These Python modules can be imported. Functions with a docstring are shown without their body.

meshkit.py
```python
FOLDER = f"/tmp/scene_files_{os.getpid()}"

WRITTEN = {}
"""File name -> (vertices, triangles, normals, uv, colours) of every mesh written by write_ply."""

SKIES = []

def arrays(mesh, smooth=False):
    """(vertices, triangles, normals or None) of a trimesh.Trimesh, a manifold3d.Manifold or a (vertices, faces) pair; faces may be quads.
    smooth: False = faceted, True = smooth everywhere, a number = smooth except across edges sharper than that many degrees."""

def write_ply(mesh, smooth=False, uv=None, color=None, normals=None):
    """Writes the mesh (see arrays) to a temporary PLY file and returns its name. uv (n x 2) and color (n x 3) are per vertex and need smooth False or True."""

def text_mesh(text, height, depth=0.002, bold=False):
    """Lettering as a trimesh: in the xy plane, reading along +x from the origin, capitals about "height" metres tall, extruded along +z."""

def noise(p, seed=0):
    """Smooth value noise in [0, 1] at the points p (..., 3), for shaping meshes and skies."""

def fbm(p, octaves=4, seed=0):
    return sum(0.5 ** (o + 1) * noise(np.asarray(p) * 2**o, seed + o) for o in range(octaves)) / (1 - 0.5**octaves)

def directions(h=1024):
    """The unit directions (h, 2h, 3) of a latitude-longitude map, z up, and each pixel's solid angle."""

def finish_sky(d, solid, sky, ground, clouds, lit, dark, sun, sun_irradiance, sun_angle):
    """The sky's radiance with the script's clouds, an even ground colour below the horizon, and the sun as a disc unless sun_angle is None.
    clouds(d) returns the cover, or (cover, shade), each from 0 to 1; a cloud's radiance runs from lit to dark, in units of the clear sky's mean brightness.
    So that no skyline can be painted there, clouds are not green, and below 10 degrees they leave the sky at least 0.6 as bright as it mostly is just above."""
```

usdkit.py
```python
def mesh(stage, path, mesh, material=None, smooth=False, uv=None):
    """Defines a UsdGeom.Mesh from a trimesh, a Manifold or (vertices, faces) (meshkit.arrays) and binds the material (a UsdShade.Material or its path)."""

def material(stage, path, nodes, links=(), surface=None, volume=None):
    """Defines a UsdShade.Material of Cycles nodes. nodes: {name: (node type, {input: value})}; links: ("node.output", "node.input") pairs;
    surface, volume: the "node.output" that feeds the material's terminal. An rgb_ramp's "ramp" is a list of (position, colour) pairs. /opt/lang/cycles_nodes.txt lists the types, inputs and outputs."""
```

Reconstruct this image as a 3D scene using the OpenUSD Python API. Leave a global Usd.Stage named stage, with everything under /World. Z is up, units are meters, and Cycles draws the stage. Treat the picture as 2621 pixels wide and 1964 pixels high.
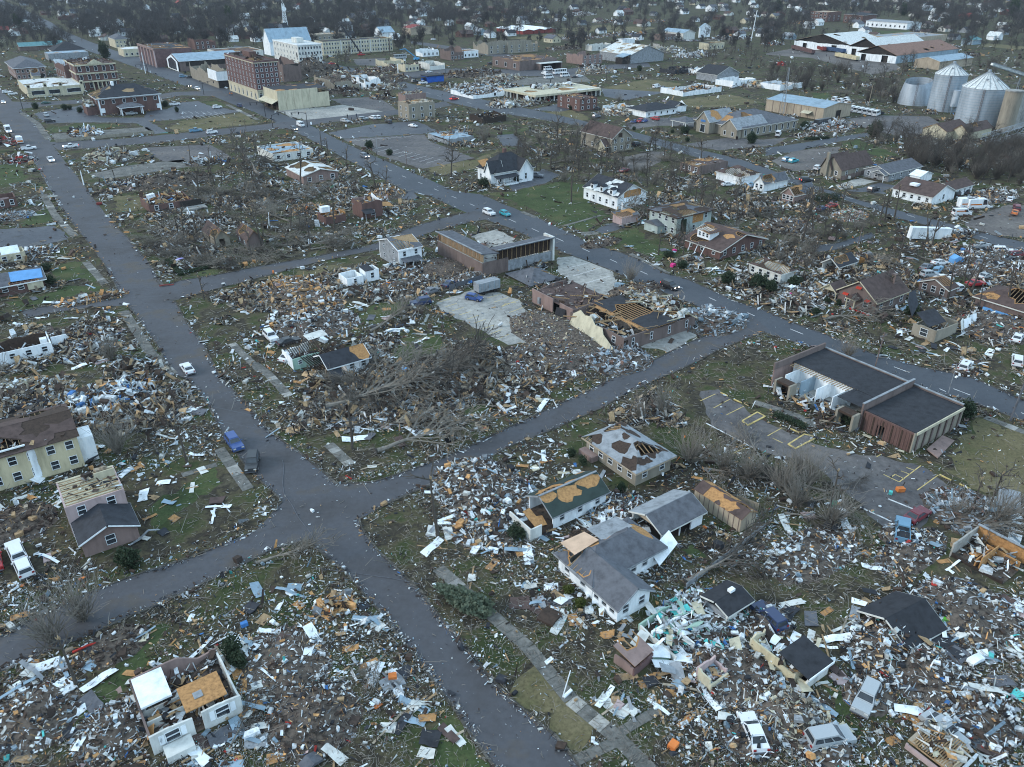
import math, random
import numpy as np, shapely, trimesh
from shapely.geometry import Polygon, MultiPolygon, box as sbox
from shapely.ops import unary_union
from pxr import Usd, UsdGeom, UsdLux, UsdShade, Gf, Sdf, Vt
import usdkit, meshkit

stage = Usd.Stage.CreateInMemory()
UsdGeom.SetStageUpAxis(stage,'Z'); UsdGeom.SetStageMetersPerUnit(stage,1.0)
UsdGeom.Xform.Define(stage,'/World'); UsdGeom.Scope.Define(stage,'/World/Looks')
rnd = random.Random(7); rng = np.random.default_rng(11)

# ------------------------------------------------------------------ camera, sky, sun, exposure
CAM_H, FPX, IW, IH, HORIZ = 70.0,2030.0,2621.0,1964.0,-115.0
PITCH = math.atan((IH / 2 - HORIZ) / FPX)                      # looking down by about 28 degrees
cam = UsdGeom.Camera.Define(stage,'/World/camera')
cam.AddTranslateOp().Set(Gf.Vec3d(0,0, CAM_H)); cam.AddRotateXYZOp().Set(Gf.Vec3f(90 - math.degrees(PITCH),0,0))
cam.CreateHorizontalApertureAttr(36.0); cam.CreateFocalLengthAttr(36.0 * FPX / IW); cam.CreateClippingRangeAttr((0.5,20000))
cam.CreateExposureAttr(1.13)

SUN_EL, SUN_AZ = math.radians(24), math.radians(-95)           # low light behind cloud, from the left; an overcast sky is about three times brighter overhead than at the horizon
dome = UsdLux.DomeLight.Define(stage,'/World/sky')
dome.GetPrim().SetCustomDataByKey('kind','structure')
skym = usdkit.material(stage,'/World/Looks/sky_look',{
    's': ('sky_texture',{'sky_type': 'single_scattering','sun_disc': False,'sun_elevation': SUN_EL,'sun_rotation': SUN_AZ,'altitude': 200.0,'air_density': 1.0,'aerosol_density': 2.0,'ozone_density': 1.2}),
    'tc': ('texture_coordinate',{}),'n': ('noise_texture',{'scale': 2.2,'detail': 5.0}),
    'r': ('rgb_ramp',{'ramp': [(0.3,(.55,.55,.55)),(0.7,(.9,.9,.9))]}),
    'c': ('rgb_ramp',{'ramp': [(0.3,(3.5,5.0,6.4)),(0.7,(5.7,7.7,9.4))]}),
    'm': ('mix_color',{'use_clamp': False}),'z': ('separate_xyz',{}),'zr': ('rgb_ramp',{'ramp': [(0.0,(.42,) * 3),(1.0,(1.2,) * 3)]}),'zm': ('mix_color',{'blend_type': 'multiply','fac': 1.0,'use_clamp': False,'use_clamp_result': False}),'b': ('background_shader',{'strength': 0.1})},
    [('tc.generated','n.vector'),('n.fac','r.fac'),('n.fac','c.fac'),('r.color','m.fac'),('s.color','m.a'),('c.color','m.b'),('tc.generated','z.vector'),('z.z','zr.fac'),('m.result','zm.a'),('zr.color','zm.b'),('zm.result','b.color')], surface='b.background')
UsdShade.MaterialBindingAPI.Apply(dome.GetPrim()).Bind(skym)
sun = UsdLux.DistantLight.Define(stage,'/World/sun')
sun.CreateIntensityAttr(0.22); sun.CreateAngleAttr(18.0); sun.CreateColorAttr(Gf.Vec3f(1.0,.96,.91)); sun.CreateNormalizeAttr(True)
sun.AddRotateXYZOp().Set(Gf.Vec3f(90 - math.degrees(SUN_EL),0,-math.degrees(SUN_AZ) + 180))

# ------------------------------------------------------------------ where a spot of the town lies (metres; the streets run at GRID to the camera's axes)
GRID = math.radians(35.25)
VX, UX = np.array([math.cos(GRID), math.sin(GRID)]), np.array([-math.sin(GRID), math.cos(GRID)])
TILE = [(0,0),(650,0),(1300,0),(1960,0),(0,480),(650,480),(1300,480),(1960,480),(0,970),(650,970),(1300,970),(1960,970),(0,1460),(650,1460),(1300,1460),(1960,1460)]
CP, SP = math.cos(PITCH), math.sin(PITCH)

def S(k, x, y):
    sc = 3.352 if k < 12 else 3.289
    return TILE[k][0] + x / sc, TILE[k][1] + y / sc

def ground(sx, sy, z=0.0):
    dx, dy = (np.asarray(sx, float) - IW / 2) / FPX,(IH / 2 - np.asarray(sy, float)) / FPX
    t = (z - CAM_H) / (-SP + dy * CP)
    return np.stack([dx * t,(CP + dy * SP) * t],-1)

def g(p, z=0.0):
    return ground(*(S(*p) if len(p) == 3 else p), z)

def gpoly(*pts):
    return Polygon([g(p) for p in pts]).buffer(0)

def path_to_S(xy):                                                   # spot on the ground -> place in the frame
    xy = np.asarray(xy, float); fwd = xy[...,1] * CP + CAM_H * SP; up = xy[...,1] * SP - CAM_H * CP
    return np.stack([IW / 2 + FPX * xy[...,0] / fwd, IH / 2 - FPX * up / fwd],-1)

# ------------------------------------------------------------------ materials
LOOKS = {}
def mat(name, col, rough=0.85, var=0.22, scale=0.6, metal=0.0, spec=0.3, streak=False, island=0.0):
    if name in LOOKS: return LOOKS[name]
    c = np.array(col, float)
    nodes = {'p': ('principled_bsdf',{'roughness': rough,'metallic': metal,'specular_ior_level': spec}),'g': ('geometry',{}),
             'mp': ('mapping',{'scale': (1,1,.25) if streak else (1,1,1)}),'n': ('noise_texture',{'scale': scale,'detail': 6.0,'roughness': .65}),
             'r': ('rgb_ramp',{'ramp': [(0.28, tuple(c * (1 - var * 1.6))),(0.5, tuple(c)),(0.72, tuple(np.minimum(c * (1 + var),.9)))]})}
    links = [('g.position','mp.vector'),('mp.vector','n.vector'),('n.fac','r.fac')]
    out = 'r.color'
    if island:
        nodes['ir'] = ('rgb_ramp',{'ramp': [(0,(1 - island,) * 3),(1,(1 + island * .5,) * 3)]}); nodes['mx'] = ('mix_color',{'blend_type': 'multiply','fac': 1.0})
        links += [('g.random_per_island','ir.fac'),('r.color','mx.a'),('ir.color','mx.b')]; out = 'mx.result'
    LOOKS[name] = usdkit.material(stage,'/World/Looks/' + name, nodes, links + [(out,'p.base_color')], surface='p.BSDF')
    return LOOKS[name]

def glow(name, col, s):
    if name not in LOOKS:
        LOOKS[name] = usdkit.material(stage,'/World/Looks/' + name,{'p': ('principled_bsdf',{'base_color': col,'emission_color': col,'emission_strength': s})},[], surface='p.BSDF')
    return LOOKS[name]

def ramp_mat(name, stops, scale, scale2=0.0, rough=.95, bump=0.0, spec=.2, detail=8.0, fine=0.0):
    """Ground-like surface: two noises of different size pick the colour."""
    nodes = {'g': ('geometry',{}),'n': ('noise_texture',{'scale': scale,'detail': detail,'roughness': .68}),'r': ('rgb_ramp',{'ramp': stops}),
             'p': ('principled_bsdf',{'roughness': rough,'specular_ior_level': spec}),'n2': ('noise_texture',{'scale': scale2 or scale * 9,'detail': 5.0,'roughness': .7}),
             'r2': ('rgb_ramp',{'ramp': [(.3,(.55 + fine,) * 3),(.5,(1,) * 3),(.7,(1.35 - fine * .8,) * 3)]}),'mx': ('mix_color',{'blend_type': 'multiply','fac': .85,'use_clamp_result': False})}
    links = [('g.position','n.vector'),('g.position','n2.vector'),('n.fac','r.fac'),('n2.fac','r2.fac'),('r.color','mx.a'),('r2.color','mx.b'),('mx.result','p.base_color')]
    if bump:
        nodes['bp'] = ('bump',{'strength': .6,'distance': bump}); links += [('n2.fac','bp.height'),('bp.normal','p.normal')]
    LOOKS[name] = usdkit.material(stage,'/World/Looks/' + name, nodes, links, surface='p.BSDF')
    return LOOKS[name]

M_GROUND = ramp_mat('ground_look',[(.30,(.026,.040,.015)),(.42,(.050,.060,.024)),(.50,(.080,.070,.042)),(.56,(.036,.031,.024)),(.64,(.082,.074,.050)),(.76,(.14,.118,.078))],.13,2.2, bump=.15)
M_LAWN = ramp_mat('lawn_look',[(.30,(.032,.034,.020)),(.40,(.040,.056,.022)),(.52,(.056,.076,.030)),(.64,(.082,.084,.038)),(.75,(.12,.108,.058))],.12,2.4, bump=.08)
M_DRY = ramp_mat('dry_grass_look',[(.3,(.075,.08,.034)),(.5,(.125,.108,.058)),(.7,(.17,.145,.085))],.10,2.0, bump=.08)
M_ROAD = ramp_mat('asphalt_look',[(.24,(.036,.035,.036)),(.40,(.060,.059,.064)),(.54,(.070,.072,.082)),(.64,(.080,.070,.062)),(.8,(.115,.105,.10))],.09,1.3, rough=.75, spec=.4, fine=.27)
M_ROADB = ramp_mat('smooth_asphalt_look',[(.28,(.032,.036,.045)),(.5,(.048,.054,.066)),(.68,(.062,.066,.076)),(.82,(.09,.085,.08))],.06,1.0, rough=.62, spec=.45, fine=.27)
M_LOT = ramp_mat('lot_asphalt_look',[(.3,(.072,.070,.074)),(.5,(.115,.108,.108)),(.7,(.16,.145,.135))],.07,.7, rough=.8)
M_LOTD = ramp_mat('dark_lot_look',[(.3,(.036,.038,.048)),(.5,(.052,.055,.066)),(.7,(.085,.085,.092))],.07,.7, rough=.55, spec=.5)
M_CONC = ramp_mat('concrete_look',[(.3,(.20,.20,.195)),(.5,(.30,.295,.275)),(.7,(.40,.385,.35))],.10,.9)
M_CONCW = ramp_mat('walk_look',[(.3,(.075,.074,.068)),(.5,(.14,.138,.128)),(.7,(.23,.22,.20))],.3,1.4)
M_GRAVEL = ramp_mat('gravel_yard_look',[(.3,(.085,.08,.078)),(.5,(.13,.118,.112)),(.7,(.18,.165,.15))],.06,.9)
PAL = dict(white=(.76,.81,.84), offwhite=(.58,.59,.56), cream=(.50,.46,.34), yellow=(.52,.46,.31), tan=(.37,.31,.235), osb=(.60,.32,.13), lumber=(.50,.34,.19), brown=(.082,.055,.042), darkwood=(.055,.040,.033),
           black=(.03,.032,.038), shingle=(.034,.037,.045), gray=(.105,.11,.125), ltgray=(.25,.27,.29), brownroof=(.085,.058,.052), redroof=(.22,.05,.045), brick=(.128,.076,.067), brickbrown=(.155,.118,.108), brickpink=(.245,.175,.158),
           stone=(.26,.235,.19), mint=(.30,.44,.37), sage=(.36,.42,.40), pink=(.42,.32,.31), blue=(.06,.19,.46), teal=(.10,.23,.25), metal=(.36,.41,.46), bluemetal=(.26,.35,.42), rust=(.22,.13,.10), green=(.05,.085,.03), concrete=(.33,.32,.30), membrane=(.56,.58,.57), dkgreen=(.03,.045,.04), turq=(.10,.52,.50), red=(.42,.04,.03), orange=(.62,.19,.05), plum=(.135,.082,.08), asphalt=(.08,.08,.088))
def m(name):
    kw = {}
    if name in ('metal','bluemetal'): kw = dict(metal=.3, rough=.5, streak=True, scale=.35)
    if name in ('white','offwhite','cream','yellow','mint','sage','tan','pink','stone','brick','brickbrown','brickpink','concrete'): kw = dict(streak=True, scale=.8, var=.2)
    if name in ('osb','lumber','brown','darkwood'): kw = dict(scale=2.5, var=.3, island=.35)
    if name in ('shingle','gray','black','brownroof','membrane','ltgray'): kw = dict(scale=.9, var=.28)
    return mat(name + '_look', PAL[name],**kw)
M_GLASS = mat('window_glass_look',(.035,.042,.05), rough=.12, var=.5, scale=.4, spec=.5)
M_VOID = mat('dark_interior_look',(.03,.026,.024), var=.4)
M_FLOOR = mat('littered_floor_look',(.10,.08,.065), var=.6, scale=1.6)
M_TRUNK = mat('bark_look',(.078,.068,.058), var=.35, scale=3)
M_TWIG = mat('twig_look',(.34,.31,.27), var=.25, scale=.5, island=.4)
M_TWIGD = mat('dark_twig_look',(.13,.122,.12), var=.25, scale=.05, island=.5)
M_STEM = mat('pale_stem_look',(.29,.26,.22), var=.3, scale=2, island=.4)
M_LOG = mat('weathered_log_look',(.19,.17,.145), var=.35, scale=2)
M_KERB = ramp_mat('dirty_kerb_look',[(.35,(.045,.042,.036)),(.55,(.09,.085,.075)),(.7,(.17,.165,.15))],.5)
M_TWIGM = mat('brush_twig_look',(.15,.132,.115), var=.25, scale=.5, island=.5)
M_WOODPALE = mat('torn_wood_look',(.46,.34,.2), var=.3, scale=3)
M_PAINT_Y = mat('yellow_line_look',(.52,.40,.16), var=.35, scale=1.2)
M_PAINT_W = mat('white_line_look',(.60,.60,.60), var=.3, scale=1.2)

def leaf_mat(name, col):
    c = np.array(col)
    LOOKS[name] = usdkit.material(stage,'/World/Looks/' + name,{'g': ('geometry',{}),'r': ('rgb_ramp',{'ramp': [(0, tuple(c * .5)),(.5, tuple(c)),(1, tuple(c * 1.6))]}),
        'd': ('principled_bsdf',{'roughness': .7}),'t': ('translucent_bsdf',{}),'mx': ('mix_closure',{'fac': .25})},
        [('g.random_per_island','r.fac'),('r.color','d.base_color'),('r.color','t.color'),('d.BSDF','mx.closure1'),('t.BSDF','mx.closure2')], surface='mx.closure')
    return LOOKS[name]
M_LEAF = leaf_mat('evergreen_leaf_look',(.05,.088,.038)); M_LEAFP = leaf_mat('pale_needle_look',(.24,.30,.20)); M_LEAFY = leaf_mat('yellow_green_leaf_look',(.13,.16,.02))
M_DEB = usdkit.material(stage,'/World/Looks/debris_look',{'a': ('attribute',{'attribute': 'tint'}),'g': ('geometry',{}),'n': ('noise_texture',{'scale': 3.0,'detail': 4.0}),
    'r': ('rgb_ramp',{'ramp': [(.3,(.6,) * 3),(.7,(1.15,) * 3)]}),'mx': ('mix_color',{'blend_type': 'multiply','fac': 1.0}),'p': ('principled_bsdf',{'roughness': .8,'specular_ior_level': .3})},
    [('g.position','n.vector'),('n.fac','r.fac'),('a.color','mx.a'),('r.color','mx.b'),('mx.result','p.base_color')], surface='p.BSDF')

# ------------------------------------------------------------------ prims
USED = {}
def numbered(parent, name):
    k = USED.get((parent, name),-1) + 1; USED[(parent, name)] = k
    return f'{parent}/{name}' + (f'_{k:03d}' if k else '')

def tag(prim, label=None, cat=None, group=None, kind=None):
    for k, v in (('label', label),('category', cat),('group', group),('kind', kind)):
        if v: prim.SetCustomDataByKey(k, v)
    return prim

def thing(name, label, cat, loc=(0,0,0), rot=0.0, group=None, kind=None, mtx=None):
    x = UsdGeom.Xform.Define(stage, numbered('/World', name))
    if mtx is None:
        c, s = math.cos(rot), math.sin(rot); mtx = Gf.Matrix4d(c, s,0,0,-s, c,0,0,0,0,1,0, float(loc[0]), float(loc[1]), float(loc[2]),1)
    x.AddTransformOp().Set(mtx)
    return tag(x.GetPrim(), label, cat, group, kind)

def pose(loc, yaw=0.0, pitch=0.0, roll=0.0, sc=(1,1,1)):
    """Row-vector matrix: scale, roll about x, pitch about y, yaw about z, move."""
    sc = (sc,) * 3 if np.ndim(sc) == 0 else sc
    mm = Gf.Matrix4d().SetScale(Gf.Vec3d(*map(float, sc)))
    for ax, an in (((1,0,0), roll),((0,1,0), pitch),((0,0,1), yaw)):
        mm = mm * Gf.Matrix4d().SetRotate(Gf.Rotation(Gf.Vec3d(*ax), math.degrees(an)))
    return mm * Gf.Matrix4d().SetTranslate(Gf.Vec3d(*map(float, loc)))

def dup(first, mtx, label, group=None):
    x = UsdGeom.Xform.Define(stage, numbered('/World', first.GetName().rstrip('0123456789').rstrip('_')))
    x.AddTransformOp().Set(mtx); p = x.GetPrim()
    p.GetReferences().AddInternalReference(first.GetPath()); p.SetInstanceable(True)
    return tag(p, label, first.GetCustomDataByKey('category'), group)

class MB:
    """Collects shapes that become one mesh."""
    def __init__(s): s.v, s.f, s.n, s.c = [],[],0,[]
    def add(s, v, f):
        v = np.asarray(v, float).reshape(-1,3); s.v.append(v); s.f.append(np.asarray(f, int).reshape(-1,3) + s.n); s.n += len(v); return s
    def box(s, x0, x1, y0, y1, z0, z1):
        v = np.array([[x, y, z] for x in (x0, x1) for y in (y0, y1) for z in (z0, z1)]); return s.add(v, BOXF)
    def beam(s, p, q, w, h=None):
        """A square bar from p to q."""
        p, q = np.asarray(p, float), np.asarray(q, float); d = q - p; L = np.linalg.norm(d); d = d / max(L,1e-6); h = h or w
        a = np.cross(d,[0,0,1.0] if abs(d[2]) < .95 else [1.0,0,0]); a /= np.linalg.norm(a); b = np.cross(a, d)
        v = np.array([p + d * L * i + a * w / 2 * j + b * h / 2 * k for i in (0,1) for j in (-1,1) for k in (-1,1)]); return s.add(v, BOXF)
    def tube(s, pts, r, n=6, cap=False):
        v, f = tubes(np.asarray(pts, float), np.broadcast_to(r,(len(pts),)), n); s.add(v, f)
        if cap:
            k = len(pts) * n; s.add(np.vstack([v[k - n:k], np.asarray(pts[-1])[None]]),[[i,(i + 1) % n, n] for i in range(n)])
        return s
    def sheet(s, poly, z):
        for p in parts_of(poly):
            v, f = trimesh.creation.triangulate_polygon(p, engine='earcut')
            f = np.asarray(f); a = np.cross(v[f[:,1]] - v[f[:,0]], v[f[:,2]] - v[f[:,0]]); f[a < 0] = f[a < 0][:,::-1]
            s.add(np.column_stack([v, np.full(len(v), z)]), f)
        return s
    def slab(s, poly, t0, t1, O=(0,0,0), ex=(1,0,0), ey=(0,1,0)):
        """A flat outline (with holes) in the plane O, ex, ey, thick from t0 to t1 along its normal."""
        O, ex, ey = (np.asarray(a, float) for a in (O, ex, ey)); n = np.cross(ex, ey)
        for p in parts_of(poly):
            if p.area < 1e-4: continue
            v, f = trimesh.creation.triangulate_polygon(p, engine='earcut')
            f = np.asarray(f); a = np.cross(v[f[:,1]] - v[f[:,0]], v[f[:,2]] - v[f[:,0]]); f[a < 0] = f[a < 0][:,::-1]
            lo, hi = O + v[:,:1] * ex + v[:,1:] * ey + n * t0, O + v[:,:1] * ex + v[:,1:] * ey + n * t1
            s.add(hi, f); s.add(lo, f[:,::-1])
            for ring in (p.exterior,*p.interiors):
                c = np.asarray(ring.coords); k = len(c) - 1
                if shapely.LinearRing(c).is_ccw != (ring is p.exterior): c = c[::-1]
                a0 = O + c[:,:1] * ex + c[:,1:] * ey + n * t0; a1 = a0 + n * (t1 - t0); i = np.arange(k)
                s.add(np.vstack([a0, a1]), np.vstack([np.column_stack([i, i + 1, i + k + 2]), np.column_stack([i, i + k + 2, i + k + 1])]))
        return s
    def build(s, name, material, parent=None, label=None, cat=None, group=None, kind=None, smooth=None):
        if not s.v: return None
        parent = '/World' if parent is None else str(parent.GetPath())
        v, f = np.vstack(s.v), np.vstack(s.f)
        p = UsdGeom.Mesh.Define(stage, numbered(parent, name))
        if smooth:
            v, f, nn = meshkit.arrays((v, f), smooth)
            p.CreateNormalsAttr(Vt.Vec3fArray.FromNumpy(nn.astype(np.float32))); p.SetNormalsInterpolation('vertex')
        p.CreatePointsAttr(Vt.Vec3fArray.FromNumpy(v.astype(np.float32)))
        p.CreateFaceVertexCountsAttr(Vt.IntArray.FromNumpy(np.full(len(f),3, np.int32))); p.CreateFaceVertexIndicesAttr(Vt.IntArray.FromNumpy(f.astype(np.int32).ravel()))
        p.CreateSubdivisionSchemeAttr('none')
        if s.c:
            UsdGeom.PrimvarsAPI(p).CreatePrimvar('tint', Sdf.ValueTypeNames.Color3fArray,'vertex').Set(Vt.Vec3fArray.FromNumpy(np.vstack(s.c).astype(np.float32)))
        UsdShade.MaterialBindingAPI.Apply(p.GetPrim()).Bind(material)
        return tag(p.GetPrim(), label, cat, group, kind)

BOXF = np.array([[0,1,3],[0,3,2],[4,6,7],[4,7,5],[0,4,5],[0,5,1],[2,3,7],[2,7,6],[0,2,6],[0,6,4],[1,5,7],[1,7,3]])
def parts_of(poly):
    return [p for p in getattr(poly,'geoms',[poly]) if isinstance(p, Polygon) and not p.is_empty]

def tubes(p, r, n=5):
    t = np.gradient(p, axis=0); t /= np.linalg.norm(t, axis=1, keepdims=True) + 1e-12
    a = np.cross(t, np.where(np.abs(t[:,2:]) < .9,[0,0,1.0],[1.0,0,0])); a /= np.linalg.norm(a, axis=1, keepdims=True) + 1e-12
    b, w = np.cross(t, a), np.arange(n) * 2 * np.pi / n
    v = p[:, None] + np.asarray(r)[:, None, None] * (np.cos(w)[None,:, None] * a[:, None] + np.sin(w)[None,:, None] * b[:, None])
    i, j = np.meshgrid(np.arange(len(p) - 1), np.arange(n), indexing='ij')
    q = np.stack([i * n + j, i * n + (j + 1) % n,(i + 1) * n + (j + 1) % n,(i + 1) * n + j],-1).reshape(-1,4)
    return v.reshape(-1,3), np.vstack([q[:,[0,1,2]], q[:,[0,2,3]]])

def segs_mesh(p, q, r0, r1, n=3):
    """Many straight tapered twigs at once."""
    p, q = np.asarray(p, float), np.asarray(q, float); d = q - p; d /= np.linalg.norm(d, axis=1, keepdims=True) + 1e-9
    a = np.cross(d, np.where(np.abs(d[:,2:]) < .9,[0,0,1.0],[1.0,0,0])); a /= np.linalg.norm(a, axis=1, keepdims=True) + 1e-9; b = np.cross(d, a)
    w = np.arange(n) * 2 * np.pi / n; ring = np.cos(w)[None,:, None] * a[:, None] + np.sin(w)[None,:, None] * b[:, None]
    v = np.concatenate([p[:, None] + ring * np.asarray(r0)[:, None, None], q[:, None] + ring * np.asarray(r1)[:, None, None]],1)
    j = np.arange(n); f = np.vstack([np.column_stack([j,(j + 1) % n, n + (j + 1) % n]), np.column_stack([j, n + (j + 1) % n, n + j])])
    return v.reshape(-1,3),(np.arange(len(p))[:, None, None] * 2 * n + f[None]).reshape(-1,3)
# ------------------------------------------------------------------ the ground and what is laid on it
MB().sheet(sbox(-3000,-200,3000,6000),0).build('ground', M_GROUND, kind='structure')
ROADS, LOTS, LAWNS = [],[],[]
def ragged(poly, amp, step):
    """The same outline with an uneven, worn edge."""
    out = []
    for p in parts_of(poly):
        c = np.asarray(shapely.segmentize(p, step).exterior.coords)[:-1]
        q = c + (np.stack([meshkit.fbm(np.column_stack([c / (step * 2.2), np.full(len(c), k)]),3,5) for k in (1.5,9.5)],1) - .5) * amp * 2
        out.append(Polygon(q).buffer(0))
    return unary_union(out)
def road(name, near, far, z, material, store=None,**kw):
    """A road between two edges, both listed in the same direction."""
    p = ragged(gpoly(*near,*far[::-1]),.5,3.5); (ROADS if store is None else store).append(p)
    return MB().sheet(p, z).build(name, material, kind='structure')

A_L = [(13,2140,1750),(13,2000,1620),(13,1700,1170),(13,1300,640),(13,1050,330),(13,760,0),(9,470,1400),(9,230,1040),(9,60,890),(8,2110,760),(8,1920,480),(8,1750,180),(4,1590,1642),(4,1480,1600),(4,1370,1390),(4,1170,1100),
       (4,1010,880),(4,900,660),(4,720,430),(4,560,230),(4,430,30),(0,390,1560),(0,290,1380),(0,130,1200),(0,20,1060),(0,-160,860),(0,-420,600)]
A_R = [(14,640,1750),(14,600,1640),(14,400,1400),(13,2170,1080),(13,1950,850),(13,1700,550),(13,1400,180),(9,1080,1480),(9,930,1280),(9,900,1190),(9,760,960),(9,640,850),(9,400,640),(9,150,480),(9,0,280),(4,1870,1600),(4,1750,1350),(4,1600,1150),(4,1520,1000),(4,1420,860),
       (4,1340,750),(4,1240,600),(4,1130,470),(4,1000,330),(4,880,200),(0,760,1640),(0,640,1490),(0,530,1350),(0,380,1150),(0,270,1030),(0,170,940),(0,40,800),(0,-180,560)]
road('road', A_L, A_R,.012, M_ROAD)
B_N = [(11,2400,430),(11,2212,370),(11,1900,250),(11,1600,165),(11,1300,70),(7,1100,1642),(7,960,1590),(7,620,1470),(7,350,1370),(7,180,1310),(6,2212,1250),(6,1880,1120),(6,1640,1030),(6,1400,925),(6,1200,860),(6,1050,790),(6,900,720),(6,700,640),(6,470,560),(6,230,450),(6,0,345),
       (5,1850,230),(5,1500,70),(1,1310,1642),(1,1150,1560),(1,940,1440),(1,740,1340),(1,600,1260),(1,470,1190),(1,350,1130),(1,200,1060),(1,0,960),(0,1960,880),(0,1770,800),(0,1480,700),(0,1250,610),(0,1000,520),(0,760,440),(0,620,380),(0,500,310),(0,400,240),(0,300,190),(0,200,130),(0,60,60),(0,-200,-60)]
B_F = [(11,2400,260),(11,2212,185),(11,1800,0),(7,1640,1600),(7,1300,1530),(7,900,1420),(7,640,1310),(7,450,1235),(7,200,1150),(7,0,1060),(6,1960,980),(6,1750,880),(6,1560,795),(6,1350,735),(6,1200,650),(6,1000,570),(6,700,480),(6,600,420),(6,420,340),(6,250,255),(6,0,160),
       (5,1950,60),(1,1720,1642),(1,1500,1540),(1,1300,1455),(1,1080,1360),(1,900,1285),(1,700,1190),(1,560,1115),(1,400,1040),(1,250,985),(1,100,915),(0,2212,860),(0,2000,780),(0,1760,715),(0,1540,620),(0,1350,560),(0,1200,500),(0,1000,440),(0,800,370),(0,700,330),(0,560,270),(0,440,195),(0,340,145),(0,230,95),(0,90,35),(0,-160,-80)]
road('road', B_N, B_F,.016, M_ROADB)
C_N = [(7,2400,630),(7,2212,570),(7,1880,470),(7,1500,355),(7,1130,265),(7,900,180),(7,640,95),(7,480,30),(3,0,1520),(2,2000,1460),(2,1800,1405),(2,1500,1315),(2,1200,1225),(2,900,1140),(2,600,1080),(2,300,1030),(2,0,980),(1,1900,930),(1,1640,870),(1,1400,815),(1,1200,750),(1,1100,700),(1,860,650),(1,650,590),(1,480,540),(0,1990,420)]
C_F = [(7,2400,520),(7,2212,470),(7,1800,375),(7,1480,285),(7,1130,195),(7,800,110),(7,660,60),(3,220,1530),(3,0,1440),(2,2000,1370),(2,1800,1320),(2,1540,1260),(2,1250,1180),(2,1000,1110),(2,700,1050),(2,440,990),(2,200,940),(2,0,900),(1,1980,860),(1,1770,815),(1,1560,770),(1,1330,715),(1,1190,670),(1,1090,635),(1,880,595),(1,660,545),(1,500,500),(0,2010,390)]
road('road', C_N, C_F,.016, M_ROADB)
road('side_street',[(9,700,900),(9,1020,885),(9,1600,690),(10,0,420),(10,560,160),(6,870,1642),(6,1300,1460),(6,1600,1310),(6,1900,1180),(6,2080,1090)],
     [(9,860,1230),(9,1180,1060),(9,1400,960),(9,1650,870),(10,0,590),(10,400,430),(10,800,250),(10,1240,20),(6,1560,1530),(6,1800,1400),(6,2060,1290),(6,2260,1230)],.020, M_ROAD)
road('side_street',[(12,-300,660),(12,0,530),(12,270,410),(12,600,250),(12,1000,85),(8,1650,1530),(8,2212,1290),(9,300,1000)],[(12,-300,1000),(12,0,860),(12,480,650),(12,900,480),(12,1230,335),(12,1500,215),(12,1640,150),(9,200,1450),(9,600,1350)],.020, M_ROAD)
road('side_street',[(4,1300,870),(4,1560,800),(4,1900,745),(5,0,685),(5,500,600),(5,900,520),(5,1060,470),(5,1300,360),(5,1600,270),(5,1900,200)],[(4,1480,980),(4,1800,890),(4,2212,780),(5,330,700),(5,560,640),(5,800,590),(5,1080,530),(5,1400,430),(5,1560,375),(5,1850,300),(5,2100,260)],.020, M_ROAD)
road('side_street',[(4,180,1060),(4,500,1000),(4,780,970),(4,1060,950)],[(4,220,1120),(4,500,1070),(4,800,1030),(4,1120,1010)],.008, M_ROAD)
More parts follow.
